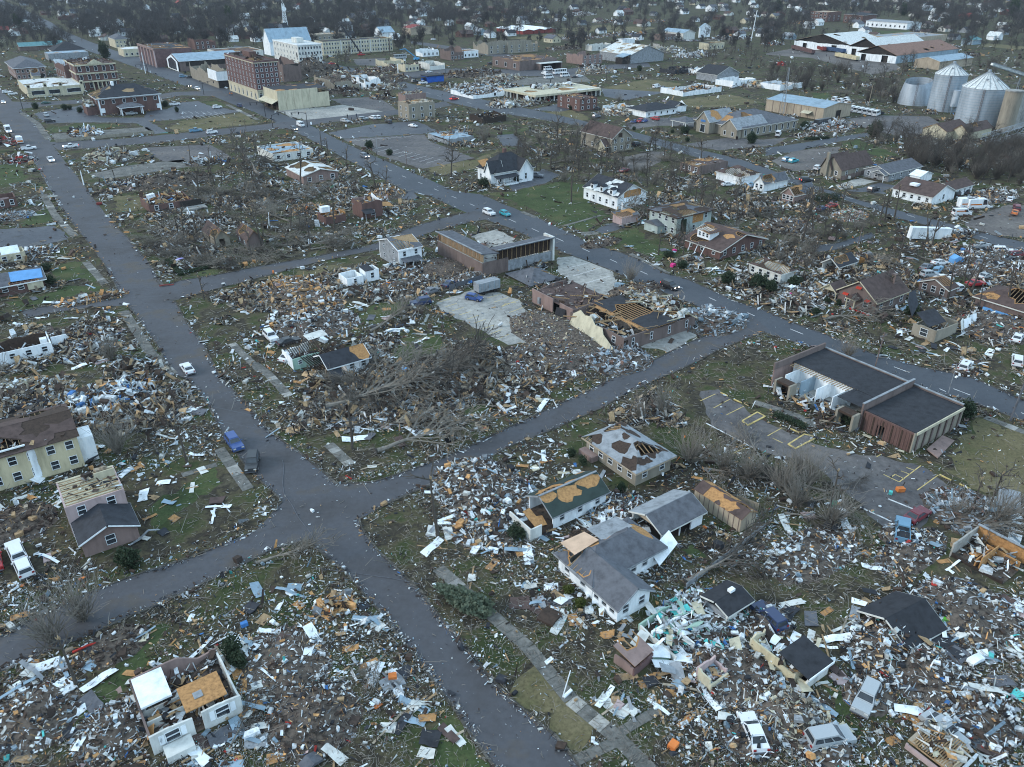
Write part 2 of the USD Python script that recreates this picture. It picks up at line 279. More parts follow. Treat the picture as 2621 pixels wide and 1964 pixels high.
road('cross_street',[(0,420,1220),(0,1000,1195),(0,1500,1150),(1,0,1078),(1,330,1040),(1,640,1010),(1,1100,958),(1,1320,930),(1,1640,870)],[(0,500,1290),(0,900,1262),(0,1400,1222),(1,0,1125),(1,360,1095),(1,660,1050),(1,1000,1012),(1,1330,975),(1,1700,905)],.020, M_ROAD)
road('cross_street',[(0,-200,860),(0,300,880),(0,800,850),(0,1300,820),(0,1500,790),(0,1900,780)],[(0,-200,960),(0,150,940),(0,480,900),(0,860,880),(0,1400,850),(0,1560,820),(0,1960,830)],.020, M_ROAD)
road('cross_street',[(1,560,700),(1,900,660),(1,1250,625),(1,1650,590),(2,440,600),(2,800,560),(2,1200,540)],[(1,600,740),(1,900,700),(1,1280,680),(1,1700,640),(2,440,660),(2,820,600),(2,1230,575)],.014, M_ROAD)
road('cross_street',[(1,1340,350),(1,1700,400),(1,2212,470),(2,200,470)],[(1,1350,375),(1,1700,430),(1,2212,510),(2,200,520)],.014, M_ROAD)
road('lane',[(3,0,1270),(3,300,1230),(3,600,1180),(3,880,1140)],[(3,0,1340),(3,300,1290),(3,620,1220),(3,890,1165)],.012, M_ROADB)
road('lane',[(7,400,500),(7,600,480),(7,900,390)],[(7,420,570),(7,620,530),(7,940,420)],.008, M_ROADB)

def lot(name, material, z,*pts):
    p = ragged(gpoly(*pts),1.3,1.2); LOTS.append(p)
    return MB().sheet(p, z).build(name, material, kind='structure')
lot('parking_lot', M_CONC,.008,(5,1570,985),(5,1880,880),(5,2080,900),(6,100,960),(6,270,1190),(6,190,1320),(5,2190,1350),(5,1900,1215),(5,1590,1035))
lot('parking_lot', M_CONC,.008,(6,420,600),(6,560,585),(6,700,640),(6,890,705),(6,955,870),(6,870,955),(6,640,900),(6,430,720))
lot('parking_lot', M_CONC,.008,(5,1860,420),(5,2080,360),(6,60,440),(6,-60,520),(5,2000,520))
lot('parking_lot', M_LOT,.008,(10,1640,110),(10,1800,90),(11,0,370),(11,450,570),(11,800,640),(11,1000,660),(11,1330,730),(11,1560,900),(11,1380,1000),(11,1430,1180),(11,1300,1330),(11,1080,1320),(11,760,1050),(11,400,720),(10,2150,620),(10,1740,400))
lot('parking_lot', M_CONC,.004,(6,1150,1360),(6,1500,1200),(6,1640,1260),(6,1420,1420))
lot('parking_lot', M_LOTD,.008,(0,290,975),(0,700,905),(0,730,960),(0,880,1010),(0,1240,1010),(0,1260,960),(0,1420,940),(0,1560,880),(0,1700,870),(0,1800,910),(0,2080,960),(0,1500,1030),(0,1280,1040),(0,1440,1140),(0,1330,1150),(0,1180,1060),(0,800,1050),(0,400,1060))
lot('parking_lot', M_CONCW,.008,(0,430,1150),(0,1260,1090),(0,1330,1140),(0,480,1215))
lot('parking_lot', M_LOTD,.008,(1,640,1140),(1,1000,1070),(1,1400,1040),(1,1560,1120),(1,1460,1150),(1,760,1190))
lot('parking_lot', M_LOT,.008,(1,760,1195),(1,1460,1155),(1,1500,1210),(1,1900,1360),(1,1450,1450),(1,1100,1340),(1,940,1270))
lot('parking_lot', M_CONC,.008,(1,190,950),(1,640,915),(1,760,900),(1,1120,960),(1,900,985),(1,460,1035),(1,330,1010))
lot('parking_lot', M_LOT,.004,(1,650,850),(1,1060,830),(1,1230,945),(1,1100,955),(1,760,898))
lot('parking_lot', M_LOTD,.008,(1,2080,1160),(1,2212,1150),(2,60,1160),(2,160,1260),(1,2130,1250))
lot('parking_lot', M_LOT,.008,(0,1230,1270),(0,1800,1240),(0,2000,1350),(0,1700,1410),(0,1380,1380))
lot('parking_lot', M_CONCW,.008,(0,760,1500),(0,1100,1420),(0,1560,1370),(0,1700,1420),(0,900,1540))
lot('driveway', M_LOTD,.008,(4,-100,370),(4,460,330),(4,560,390),(4,600,450),(4,200,520),(4,-100,500))
lot('driveway', M_LOTD,.008,(2,0,1590),(2,300,1450),(2,440,1500),(2,330,1570),(2,40,1640))
lot('driveway', M_LOTD,.008,(6,730,370),(6,960,290),(6,1010,340),(6,820,400))
lot('parking_lot', M_GRAVEL,.008,(2,930,1360),(2,1240,1300),(2,1350,1300),(2,1300,1400),(2,1080,1480))
lot('parking_lot', M_LOTD,.008,(2,200,940),(2,500,880),(2,760,900),(2,440,960))
lot('parking_lot', M_LOTD,.008,(2,1330,800),(2,1480,800),(2,800,760),(2,830,830),(2,1000,860))
lot('parking_lot', M_LOT,.008,(2,1000,1060),(2,1200,1010),(2,1640,1010),(2,1640,1090),(2,1300,1080),(2,1050,1110))
lot('parking_lot', M_LOT,.008,(2,1500,1240),(2,1900,1180),(2,2180,1200),(3,200,1180),(3,60,1250),(2,1800,1290))
lot('parking_lot', M_GRAVEL,.008,(3,40,1380),(3,280,1290),(3,640,1260),(3,560,1450),(3,230,1470))
lot('yard', M_GRAVEL,.004,(3,0,460),(3,380,390),(3,800,500),(3,1120,550),(3,1160,600),(3,900,640),(3,400,500),(3,0,470))
lot('parking_lot', M_LOT,.008,(3,690,1020),(3,1000,990),(3,1400,1000),(3,1560,1100),(3,1200,1180),(3,900,1120))
lot('parking_lot', M_CONC,.008,(3,590,1590),(3,800,1530),(3,960,1560),(3,640,1630))
lot('parking_lot', M_LOTD,.008,(3,700,1640),(3,980,1570),(3,1140,1600),(3,1000,1640),(7,1060,60),(7,860,40))
lot('yard', M_GRAVEL,.008,(7,1700,330),(7,1790,250),(7,2080,150),(7,2300,160),(7,2300,440),(7,2000,420))
lot('parking_lot', M_LOT,.008,(1,850,510),(1,1130,500),(1,1110,570),(1,880,560))
lot('parking_lot', M_LOTD,.008,(0,1010,500),(0,1280,480),(0,1300,560),(0,1180,520))
lot('parking_lot', M_CONCW,.008,(2,0,680),(2,300,660),(2,600,610),(2,720,700),(2,0,740))
lot('parking_lot', M_LOTD,.008,(5,1150,40),(5,1370,30),(5,1400,100),(5,1200,100))

def lawn(material,*pts):
    p = ragged(gpoly(*pts),3.2,1.2); LAWNS.append(p)
    return MB().sheet(p,.004).build('lawn' if material is M_LAWN else 'dry_grass', material, kind='structure')
lawn(M_LAWN,(2,60,1642),(2,420,1560),(2,700,1590),(6,720,150),(6,880,230),(6,640,390),(6,420,300),(6,200,190),(6,0,100),(5,2000,60))
lawn(M_LAWN,(0,380,1110),(0,800,1060),(0,1100,1080),(0,440,1145)); lawn(M_DRY,(0,1440,1100),(0,1560,1040),(0,2080,970),(0,2212,1060),(0,1560,1130))
lawn(M_LAWN,(0,1740,880),(0,1860,860),(0,1950,920),(0,1800,920)); lawn(M_LAWN,(0,-100,1430),(0,140,1400),(0,240,1540),(0,-100,1620))
lawn(M_DRY,(1,1450,1440),(1,1900,1370),(1,2100,1280),(1,1900,1450),(1,1600,1500)); lawn(M_LAWN,(1,2050,1170),(1,2212,1090),(2,200,1110),(2,0,1160))
lawn(M_DRY,(2,800,760),(2,1200,680),(2,1500,720),(2,1320,800),(2,1080,790)); lawn(M_DRY,(2,1450,860),(2,1900,810),(2,2190,880),(2,1900,920),(2,1500,920)); lawn(M_DRY,(2,330,970),(2,500,930),(2,700,1010),(2,600,1060))
lawn(M_DRY,(2,430,250),(2,800,215),(2,1280,240),(2,1100,280),(2,600,270)); lawn(M_DRY,(2,0,330),(2,360,290),(2,560,300),(2,300,350)); lawn(M_LAWN,(2,1200,20),(2,1700,0),(2,2200,-40),(2,1300,-40))
lawn(M_LAWN,(3,820,270),(3,1300,260),(3,1200,300),(3,900,300)); lawn(M_LAWN,(3,640,1230),(3,800,1200),(3,1150,1330),(3,1000,1360)); lawn(M_LAWN,(3,400,800),(3,560,800),(3,560,860),(3,420,850)); lawn(M_DRY,(3,1850,370),(3,2212,400),(3,2212,430),(3,1850,400))
lawn(M_LAWN,(5,860,1120),(5,1040,1000),(5,1340,970),(5,1390,1040),(5,1000,1190)); lawn(M_LAWN,(5,1180,1470),(5,1300,1290),(5,1560,1250),(5,1680,1370),(5,1300,1500)); lawn(M_LAWN,(9,1850,250),(9,2100,170),(9,2150,260),(9,1900,330))
lawn(M_LAWN,(4,300,200),(4,400,180),(4,480,300),(4,150,340)); lawn(M_LAWN,(4,440,740),(4,560,630),(4,720,640),(4,820,800),(4,470,800)); lawn(M_LAWN,(4,440,920),(4,500,850),(4,860,850),(4,850,880),(4,160,1040),(4,100,980))
lawn(M_LAWN,(13,1500,1700),(13,1430,1450),(13,1650,1230),(13,1960,1600),(13,2050,1760)); lawn(M_LAWN,(12,500,1200),(12,1000,800),(12,1280,480),(12,1400,520),(12,1100,900),(12,900,1200),(12,600,1500)); lawn(M_LAWN,(8,1300,1100),(8,1650,880),(8,1850,740),(8,1960,900),(8,1700,1060),(8,1400,1250)); lawn(M_DRY,(14,200,850),(14,380,950),(14,700,1350),(14,640,1560),(14,450,1440),(14,100,1030))
lawn(M_DRY,(11,1650,600),(11,1760,430),(11,1800,330),(11,2300,480),(11,2300,1000),(11,1780,940),(11,1560,780)); lawn(M_DRY,(4,950,80),(4,1320,60),(4,1250,190),(4,1000,210),(4,1080,320)); lawn(M_DRY,(5,0,830),(5,400,730),(5,760,640),(5,650,720),(5,200,880)); lawn(M_LAWN,(10,1480,1460),(10,1650,1400),(10,1720,1560),(10,1500,1560))
lawn(M_LAWN,(7,960,500),(7,1150,460),(7,1260,500),(7,1020,540)); lawn(M_LAWN,(15,540,950),(15,680,900),(15,700,1300),(15,600,1300)); lawn(M_LAWN,(14,760,1150),(14,900,1090),(14,860,1250)); lawn(M_LAWN,(4,1560,780),(4,1850,690),(4,1900,740),(4,1600,790)); lawn(M_LAWN,(6,860,410),(6,1100,330),(6,1200,480),(6,1500,560),(6,1300,640),(6,1000,500))

# ------------------------------------------------------------------ painted lines (thin sheets of paint, parts of a marking group each)
def stripes(label_name, material, z, segs, w):
    b = MB()
    for p, q in segs:
        a, c = g(p), g(q); d = (c - a) / (np.linalg.norm(c - a) + 1e-9); nrm = np.array([-d[1], d[0]]) * w / 2
        b.add([(*(a - nrm), z),(*(c - nrm), z),(*(c + nrm), z),(*(a + nrm), z)],[[0,1,2],[0,2,3]])
    return b.build(label_name, material, kind='structure')
stripes('parking_lines', M_PAINT_Y,.012,[((5,1585,985),(5,1690,955)),((5,1640,1025),(5,1740,995)),((5,1700,1060),(5,1800,1030)),((5,1760,1095),(5,1860,1065)),((5,1830,1130),(5,1930,1095)),((5,1890,1165),(5,1990,1130)),((5,1960,1215),(5,2060,1180)),((5,2030,1255),(5,2130,1220)),((5,2090,1300),(5,2190,1260)),
        ((5,2000,950),(5,2120,915)),((5,2060,985),(5,2180,945)),((5,2120,1025),(6,90,965)),((5,2150,1000),(6,70,985)),((5,2120,1025),(5,2160,1000)),((6,10,1075),(6,130,1030)),((6,80,1110),(6,190,1070)),((6,130,1150),(6,240,1110))],.16)
stripes('parking_lines', M_PAINT_Y,.012,[((10,1650,190),(10,1780,130)),((10,1765,250),(10,1905,175)),((10,1875,310),(10,2025,235)),((11,15,490),(11,140,420)),((11,950,670),(11,1000,640)),((11,1300,955),(11,1480,825)),((11,1145,885),(11,1330,745)),((11,1010,820),(11,1145,885)),((11,1110,820),(11,1190,860)),((11,1160,790),(11,1240,820)),((11,1205,760),(11,1275,785)),((11,1080,840),(11,1110,820)),((10,1930,640),(10,2040,590)),((11,60,510),(11,145,550))],.16)
stripes('lot_lines', M_PAINT_W,.012,[((11,810,1100),(11,1080,1225)),((11,1050,1030),(11,1300,1130)),((10,1700,380),(10,2100,590))],.3)
stripes('parking_lines', M_PAINT_W,.012,[((0,1560 + 40 * i,1000 - 3 * i),(0,1610 + 40 * i,1030 - 4 * i)) for i in range(9)] + [((0,1560 + 55 * i,955 + 1 * i),(0,1600 + 55 * i,975 + 1 * i)) for i in range(7)],.14)
stripes('parking_lines', M_PAINT_W,.012,[((1,1000 + 60 * i,1290 + 14 * i),(1,1120 + 60 * i,1255 + 14 * i)) for i in range(9)] + [((1,800 + 70 * i,1215 - 5 * i),(1,880 + 70 * i,1200 - 5 * i)) for i in range(8)] + [((6,520,690 + 40 * 0),(6,720,640)),((6,560,760),(6,800,690)),((6,640,830),(6,880,760))],.16)
dashes = [((7,1100,1540),(7,1235,1590)),((7,210,1215),(7,320,1260)),((11,1490,85),(11,1545,110)),((11,1610,85),(11,1755,140)),((11,2190,290),(11,2290,335))]
dashes += [((6, a, b),(6, a + 62, b + 28)) for a, b in ((8,272),(205,353),(415,435),(640,525),(875,617),(1135,718),(1440,838),(1725,945),(2055,1075))]
dashes += [((5, a, b),(5, a + 42, b + 18)) for a, b in ((1545,12),(1695,75),(1850,140))] + [((1, a, b),(1, a + 36, b + 14)) for a, b in ((1270,1510),(1410,1565),(1550,1625),(1145,1455),(1030,1405),(430,1140),(340,1095),(240,1050))]
dashes += [((7, a, b),(7, a + 70, b + 22)) for a, b in ((680,78),(1210,235),(1510,325),(1835,418),(2190,515))] + [((2, a, b),(2, a + 44, b + 11)) for a, b in ((10,962),(120,985),(225,1010),(330,1035),(1080,1188),(1245,1228),(1420,1270),(1600,1310),(1800,1355))] + [((1, a, b),(1, a + 36, b + 10)) for a, b in ((1480,795),(1570,820),(1830,880),(2000,915))]
for p, q in dashes:
    stripes('lane_dash', M_PAINT_W,.020,[(p, q)],.18)

# kerbs along the near streets, and the tarred joints across the left one
ring = unary_union(ROADS).intersection(sbox(-150,30,140,235)); ring = ring.boundary.buffer(.13).difference(sbox(-150,30,140,235).boundary.buffer(.6)); ring = ring.difference(unary_union([shapely.Point(*g(p)).buffer(q) for p, q in (((4,1090,960),5),((9,900,1080),3),((12,400,700),6),((8,2170,1310),5),((5,1200,480),9),((6,420,380),7),((11,0,30),5))]))
MB().slab(ring,.0,.12).build('kerb', M_KERB, kind='structure')
stripes('tar_joint', M_LOTD,.0165,[((4,560 + 78 * i,215 + 105 * i),(4,900 + 82 * i,195 + 104 * i)) for i in range(9)] + [((8,1790 + 60 * i,230 + 130 * i),(9,60 + 110 * i,330 + 120 * i)) for i in range(3)],.16)

# kerbed islands and wheel stops of the near car park
for pts in ([(10,2140,290),(10,2010,365),(10,2060,400),(10,2205,325)],[(11,330,480),(11,195,565),(11,255,600),(11,435,505)]):
    q = gpoly(*pts); ring = q.buffer(.15).difference(q.buffer(-.12))
    t = thing('kerb_island','yellow painted kerb island ' + ('with rounded end near the bare shrubs' if pts[0][0] == 10 else 'in front of the second brick portal'),'kerb',(0,0,0))
    MB().slab(ring,.01,.14).build('kerb', M_PAINT_Y, t); MB().slab(q.buffer(-.13),.009,.11).build('infill', M_LOT, t)
for i,(p, q) in enumerate((((10,1825,120),(10,1885,150)),((10,1940,180),(10,2005,210)),((11,210,430),(11,285,465)),((11,1490,825),(11,1590,875)),((11,1660,905),(11,1755,950)))):
    a, c = g(p), g(q)
    MB().beam((*a,.09),(*c,.09),.2,.16).build('wheel_stop', M_PAINT_Y, label='yellow wheel stop at the edge of the shop car park', cat='wheel stop', group='yellow wheel stops of the shop car park')

# ------------------------------------------------------------------ pavements: each slab is a piece of its own
def walk(pts, w, step=1.5, name='pavement'):
    t = thing(name, None, None, kind='structure'); c = np.array([g(p) for p in pts]); r = random.Random(len(pts) * 31 + int(c[0][0]))
    for a, b in zip(c[:-1], c[1:]):
        L = np.linalg.norm(b - a); n = max(1, int(L / step)); d = (b - a) / L; nr = np.array([-d[1], d[0]])
        ROADS_W.append(shapely.LineString([a, b]).buffer(w / 2, cap_style='flat'))
        for i in range(n):
            p, q = a + d * (L * i / n + .03), a + d * (L * (i + 1) / n - .03); z = .055 + r.uniform(-.015,.02)
            v = [(*(x + nr * s * w / 2), zz) for x in (p, q) for s in (-1,1) for zz in (-.02, z + r.uniform(-.01,.01))]
            MB().add(v, BOXF).build('slab', M_CONCW if r.random() < .9 else M_CONC, t)
ROADS_W = []
walk([(4,370,60),(4,480,250),(4,640,420)],2.2); walk([(4,735,640),(4,900,830)],1.8); walk([(4,1060,1060),(4,1290,1420),(8,1480,-40)],2.0); walk([(8,1880,600),(8,2130,950)],1.7)
walk([(8,1860,735),(8,1560,830)],1.2); walk([(9,640,560),(9,830,740)],1.7); walk([(13,1550,-20),(14,170,650),(14,530,1090),(14,920,1410),(14,1200,1690)],1.7); walk([(14,900,1390),(14,1290,1160)],1.1); walk([(14,560,1610),(14,900,1450)],1.2)
walk([(5,20,910),(5,270,850)],1.7); walk([(4,1990,1340),(5,60,1580)],1.5); walk([(5,0,1510),(5,120,1600),(9,300,150)],1.7); walk([(0,190,970),(0,320,1060),(0,420,1200)],2.6,3.0); walk([(0,1950,900),(0,2212,1030)],2.2,3.0)
walk([(6,120,210),(6,240,260)],1.6); walk([(6,480,330),(6,800,240)],1.0); walk([(6,620,400),(6,760,390)],3.0); walk([(11,1880,330),(11,2250,470)],1.6); walk([(11,-100,200),(11,220,300),(11,440,400)],1.6)
walk([(6,1050,570),(6,1380,740)],1.4)
# ------------------------------------------------------------------ builders for houses and halls
FOOT = []                                                            # footprints, for keeping litter off the roofs
def blobs(poly, frac, seed, size, rag=.35):
    """Ragged patches that together cover about FRAC of the outline."""
    r = random.Random(seed); x0, y0, x1, y1 = poly.bounds; got, area, tries = [],0,0
    if frac <= 0: return Polygon()
    while area < frac * poly.area and tries < 60:
        tries += 1; cx, cy, s = r.uniform(x0, x1), r.uniform(y0, y1), size * r.uniform(.5,1.4); n = r.randint(9,15)
        pts = []
        for k in range(n):
            a = 2 * math.pi * k / n; q = s * r.uniform(1 - rag,1 + rag)
            pts.append((cx + q * math.cos(a) * 1.35, cy + q * math.sin(a)))
        got.append(Polygon([(round(x / .3) * .3, round(y / .15) * .15) for x, y in pts]).buffer(0)); u = unary_union(got).intersection(poly); area = u.area
    return u

class Building:
    """A building on the street grid: x runs along the wall that faces down-right in the photograph, y back from it, the near corner at the origin."""
    def __init__(s, name, label, cat, N, R, L, h, rot=0.0, group=None, z=0.0, near=True, foot=True):
        s.c = g(N); s.rot = GRID + rot; ax, ay = np.array([math.cos(s.rot), math.sin(s.rot)]), np.array([-math.sin(s.rot), math.cos(s.rot)])
        s.W = float(np.dot(g(R) - s.c, ax)) if np.ndim(R) else float(R); s.D = float(np.dot(g(L) - s.c, ay)) if np.ndim(L) else float(L)
        s.W, s.D, s.h, s.near = max(s.W,1.2), max(s.D,1.2), h, near
        s.t = thing(name, label, cat,(*s.c, z), s.rot, group); s.seed = int(abs(s.c[0] * 13 + s.c[1] * 7)) % 99991
        s.px = FPX / math.hypot(np.linalg.norm(s.c), CAM_H)            # photograph pixels per metre
        s.ax, s.ay = ax, ay
        if foot: FOOT.append(Polygon([s.c, s.c + ax * s.W, s.c + ax * s.W + ay * s.D, s.c + ay * s.D]))
    def side(s, k, blk=None):
        x0, y0, W, D = blk or (0,0, s.W, s.D)
        return {'S': ((x0, y0,0),(1,0,0), W),'W': ((x0, y0 + D,0),(0,-1,0), D),'N': ((x0 + W, y0 + D,0),(-1,0,0), W),'E': ((x0 + W, y0,0),(0,1,0), D)}[k]
    def wall(s, k, look, h=None, blk=None, top=None, wins=None, doors=(), jag=0.0, gable=0.0, z0=0.0, thick=.22, frame='white', shutters=None, arch=False, span=None, label=None):
        """One wall with its openings; each window is a part with its frame, and its pane a sub-part."""
        O, ex, L = s.side(k, blk); h = h or s.h; n = np.cross(ex,(0,0,1.0)); r = random.Random(s.seed + ord(k) * 7 + len(str(blk)))
        a, b = span or ((0, L) if k in 'SN' else (thick, L - thick))
        if top: pts = [(a, z0)] + [(b, z0)] + [(x * L, z) for x, z in reversed(top)]
        elif jag:
            m_ = max(4, int((b - a) / (1.6 + r.random()))); xs = np.sort(np.r_[a, b,[r.uniform(a, b) for _ in range(m_)]]); zz, cur = [], h - jag * r.random() * .6
            for i in range(m_ + 2):
                cur = min(h, max(h - jag, cur + (r.uniform(-.25,.25) if r.random() < .65 else r.uniform(-1,1)) * jag)); zz.append(cur)
            pts = [(a, z0),(b, z0)] + [p for x, z in reversed(list(zip(xs, zz))) for p in (((x, z),(x - .05, z + r.uniform(-.5,.3) * jag)) if r.random() < .22 else ((x, z),))]
        elif gable: pts = [(a, z0),(b, z0),(b, h),((a + b) / 2, h + gable),(a, h)]
        else: pts = [(a, z0),(b, z0),(b, h),(a, h)]
        poly = Polygon(pts).buffer(0).intersection(sbox(a, z0, b,99)); holes, w_ = [],[]
        for c, rw, ww, wh, zb, dz in ([wins] if wins and np.ndim(wins) == 1 else (wins or [])):
            for i in range(c):
                for j in range(rw):
                    xc, zc = a + (b - a) * (i + .5) / c, zb + dz * j
                    o = sbox(xc - ww / 2, zc, xc + ww / 2, zc + wh)
                    if arch: o = o.union(shapely.Point(xc, zc + wh).buffer(ww / 2,8))
                    if poly.buffer(-.08).contains(o): holes.append(o); w_.append((xc, zc, ww, wh))
        for x, w, hh in doors:
            holes.append(sbox(x * L - w / 2, z0 - .1, x * L + w / 2, z0 + hh))
        O2 = np.asarray(O, float) - n * 0
        MB().slab(poly.difference(unary_union(holes)) if holes else poly,-thick,0, O2, ex,(0,0,1)).build('wall', m(look) if isinstance(look, str) else look, s.t, label)
        if w_ and ww * s.px < 2.2:                                     # far away: frames and panes of one wall joined
            fb, pb = MB(), MB()
            for xc, zc, ww, wh in w_: pb.slab(sbox(xc - ww / 2, zc, xc + ww / 2, zc + wh),-.15,-.09, O2, ex,(0,0,1))
            pb.build('window', M_GLASS, s.t); return
        for xc, zc, ww, wh in w_:
            fw = .07 if s.px > 8 else .12
            o = sbox(xc - ww / 2, zc, xc + ww / 2, zc + wh)
            fr = o.buffer(fw, join_style='mitre').difference(sbox(xc - ww / 2, zc, xc + ww / 2, zc + wh / 2 - .03).union(sbox(xc - ww / 2, zc + wh / 2 + .03, xc + ww / 2, zc + wh)) if s.px > 6 else o)
            f = MB().slab(fr,-.06,.05, O2, ex,(0,0,1))
            if shutters:
                for q in (-1,1): f.slab(sbox(xc + q * (ww / 2 + .12 + ww * .22) - ww * .2, zc, xc + q * (ww / 2 + .12 + ww * .22) + ww * .2, zc + wh),.0,.045, O2, ex,(0,0,1))
            f = f.build('window', m(frame), s.t)
            MB().slab(o,-.16,-.10, O2, ex,(0,0,1)).build('pane', M_GLASS, f)
    def walls(s, look, sides='SWNE',**kw):
        wins, gab, doors, only = kw.pop('wins',{}), kw.pop('gable',{}), kw.pop('doors',{}), kw.pop('looks',{})
        for k in sides: s.wall(k, only.get(k, look), wins=wins.get(k), gable=gab.get(k,0), doors=doors.get(k,()),**kw)
    def floor(s, look=None, z=.12, blk=None):
        x0, y0, W, D = blk or (0,0, s.W, s.D); MB().box(x0 + .2, x0 + W - .2, y0 + .2, y0 + D - .2, z - .1, z).build('floor', look or M_FLOOR, s.t)
    def slope(s, poly, O, ex, ey, look, hole=0.0, ply=0.0, seed=0, size=1.6, raft=True, bare='osb'):
        """One roof slope: shingles, the boards they came off, and rafters where the boards are gone too."""
        gone = blobs(poly, hole, s.seed + seed, size * 1.3); deck = poly.difference(gone)
        bald = blobs(poly, ply, s.seed + seed + 5, size) if ply else Polygon()
        s.deck.slab(deck if ply or hole else Polygon(),-.05,0, O, ex, ey)
        s.skin.slab(deck.difference(bald.union(gone.buffer(.18)) if hole else bald) if ply or hole else deck,.004 if (ply or hole) else -.05,.05, O, ex, ey)
        if hole and raft and s.px > 3:
            x0, y0, x1, y1 = poly.bounds; ex_, ey_, O_ = np.asarray(ex, float), np.asarray(ey, float), np.asarray(O, float); n = np.cross(ex_, ey_); k = max(2, int((x1 - x0) / .75))
            for i in range(k + 1):
                ln = shapely.LineString([(x0 + (x1 - x0) * i / k, y0),(x0 + (x1 - x0) * i / k, y1)]).intersection(poly)
                if ln.is_empty or ln.length < .6 or not ln.intersects(gone): continue
                c = np.asarray(ln.geoms[0].coords if hasattr(ln,'geoms') else ln.coords); p, q = (O_ + ex_ * c[e][0] + ey_ * c[e][1] - n * .14 for e in (0,-1))
                if s.px > 8: MB().beam(p, q,.07,.16).build('rafter', m('lumber'), s.t)
                else: s.rafters.beam(p, q,.09,.16)
    def roof(s, kind, rise, look, axis='x', blk=None, h=None, over=.4, hole=0.0, ply=0.0, holes=None, plys=None, size=1.6, fascia='offwhite', bare='osb', flat_z=.35, looks=None, parapet=True, name='roof'):
        x0, y0, W, D = blk or (0,0, s.W, s.D); h = s.h if h is None else h; s.deck, s.skin, s.rafters = MB(), MB(), MB()
        holes, plys = holes or {}, plys or {}
        fas = MB()
        if kind == 'gable':
            span, run, E = (D, W,'SN') if axis == 'x' else (W, D,'WE')
            half = span / 2; sl = math.hypot(half, rise); e = over * half / sl if sl else over
            for i, k in enumerate(E):
                if axis == 'x':
                    O = (x0 - over, y0, h) if k == 'S' else (x0 + W + over, y0 + D, h); ex = (1,0,0) if k == 'S' else (-1,0,0); d = np.array([0, half if k == 'S' else -half, rise]) / sl
                else:
                    O = (x0, y0 + D + over, h) if k == 'W' else (x0 + W, y0 - over, h); ex = (0,-1,0) if k == 'W' else (0,1,0); d = np.array([half if k == 'W' else -half,0, rise]) / sl
                poly = sbox(0,-over, run + 2 * over, sl + .05)
                sv = s.skin
                if looks: s.skin = MB()
                s.slope(poly, O, ex, d, look, holes.get(k, hole), plys.get(k, ply), i * 11, size)
                if looks: s.skin.build(name, m(looks.get(k, look)), s.t); s.skin = sv
                O_, ex_, d_ = (np.asarray(v, float) for v in (O, ex, d))
                if fascia: fas.beam(O_ - d_ * over - (0,0,.1), O_ - d_ * over + ex_ * (run + 2 * over) - (0,0,.1),.08,.22)
                if fascia:
                    for q in (0, run + 2 * over): fas.beam(O_ + ex_ * q - d_ * over - (0,0,.08), O_ + ex_ * q + d_ * (sl - .12) - (0,0,.08),.09,.22)
        elif kind == 'hip':
            w, d_ = W + 2 * over, D + 2 * over; k = min(w, d_) / 2; X0, Y0 = x0 - over, y0 - over; sl = math.hypot(k, rise)
            dz = rise / k * 0
            for i,(kk, O, ex, d, L) in enumerate((('S',(X0, Y0, h),(1,0,0),(0, k, rise), w),('E',(X0 + w, Y0, h),(0,1,0),(-k,0, rise), d_),('N',(X0 + w, Y0 + d_, h),(-1,0,0),(0,-k, rise), w),('W',(X0, Y0 + d_, h),(0,-1,0),(k,0, rise), d_))):
                s.slope(Polygon([(0,0),(L,0),(L - k, sl),(k, sl)] if L > 2 * k + .01 else [(0,0),(L,0),(L / 2, sl)]), O, ex, np.array(d) / sl, look, holes.get(kk, hole), plys.get(kk, ply), i * 11, size)
                O_, ex_ = np.asarray(O, float), np.asarray(ex, float)
                if fascia: fas.beam(O_ - (0,0,.14), O_ + ex_ * L - (0,0,.14),.08,.24)
        elif kind == 'flat':
            s.slope(sbox(x0 + .24, y0 + .24, x0 + W - .24, y0 + D - .24),(0,0, h - flat_z),(1,0,0),(0,1,0), look, hole, ply,3, size * 1.6)
        elif kind == 'shed':
            sl = math.hypot(D, rise); s.slope(sbox(-over,-over, W + over, sl + over),(x0, y0, h),(1,0,0),(0, D / sl, rise / sl), look, hole, ply,3, size)
        s.skin.build(name, m(look) if isinstance(look, str) else look, s.t); s.deck.build('roof_deck', m(bare), s.t); s.rafters.build('rafters', m('lumber'), s.t); fas.build('fascia', m(fascia) if fascia else None, s.t)
    def trim(s, look, z, hgt=.35, out=.12, blk=None, sides='SW', name='cornice'):
        for k in sides:
            O, ex, L = s.side(k, blk); MB().slab(sbox(-out, z, L + out, z + hgt),.003, out, O, ex,(0,0,1)).build(name, m(look), s.t)
    def rubble(s, n, mix, hmax=1.0, blk=None, z=.1, look=None, size=(.3,1.6)):
        x0, y0, W, D = blk or (0,0, s.W, s.D); r = np.random.default_rng(s.seed); n = int(n)
        xy = np.column_stack([x0 + .4 + r.random(n) * max(W - .8,.2), y0 + .4 + r.random(n) * max(D - .8,.2)])
        b = debris(np.column_stack([xy, z + r.random(n) ** 1.6 * hmax]), size[0] * .7 + (size[1] - size[0]) * r.random(n) ** 2.2, mix, r); return b.build('rubble', M_DEB, s.t, kind='stuff')
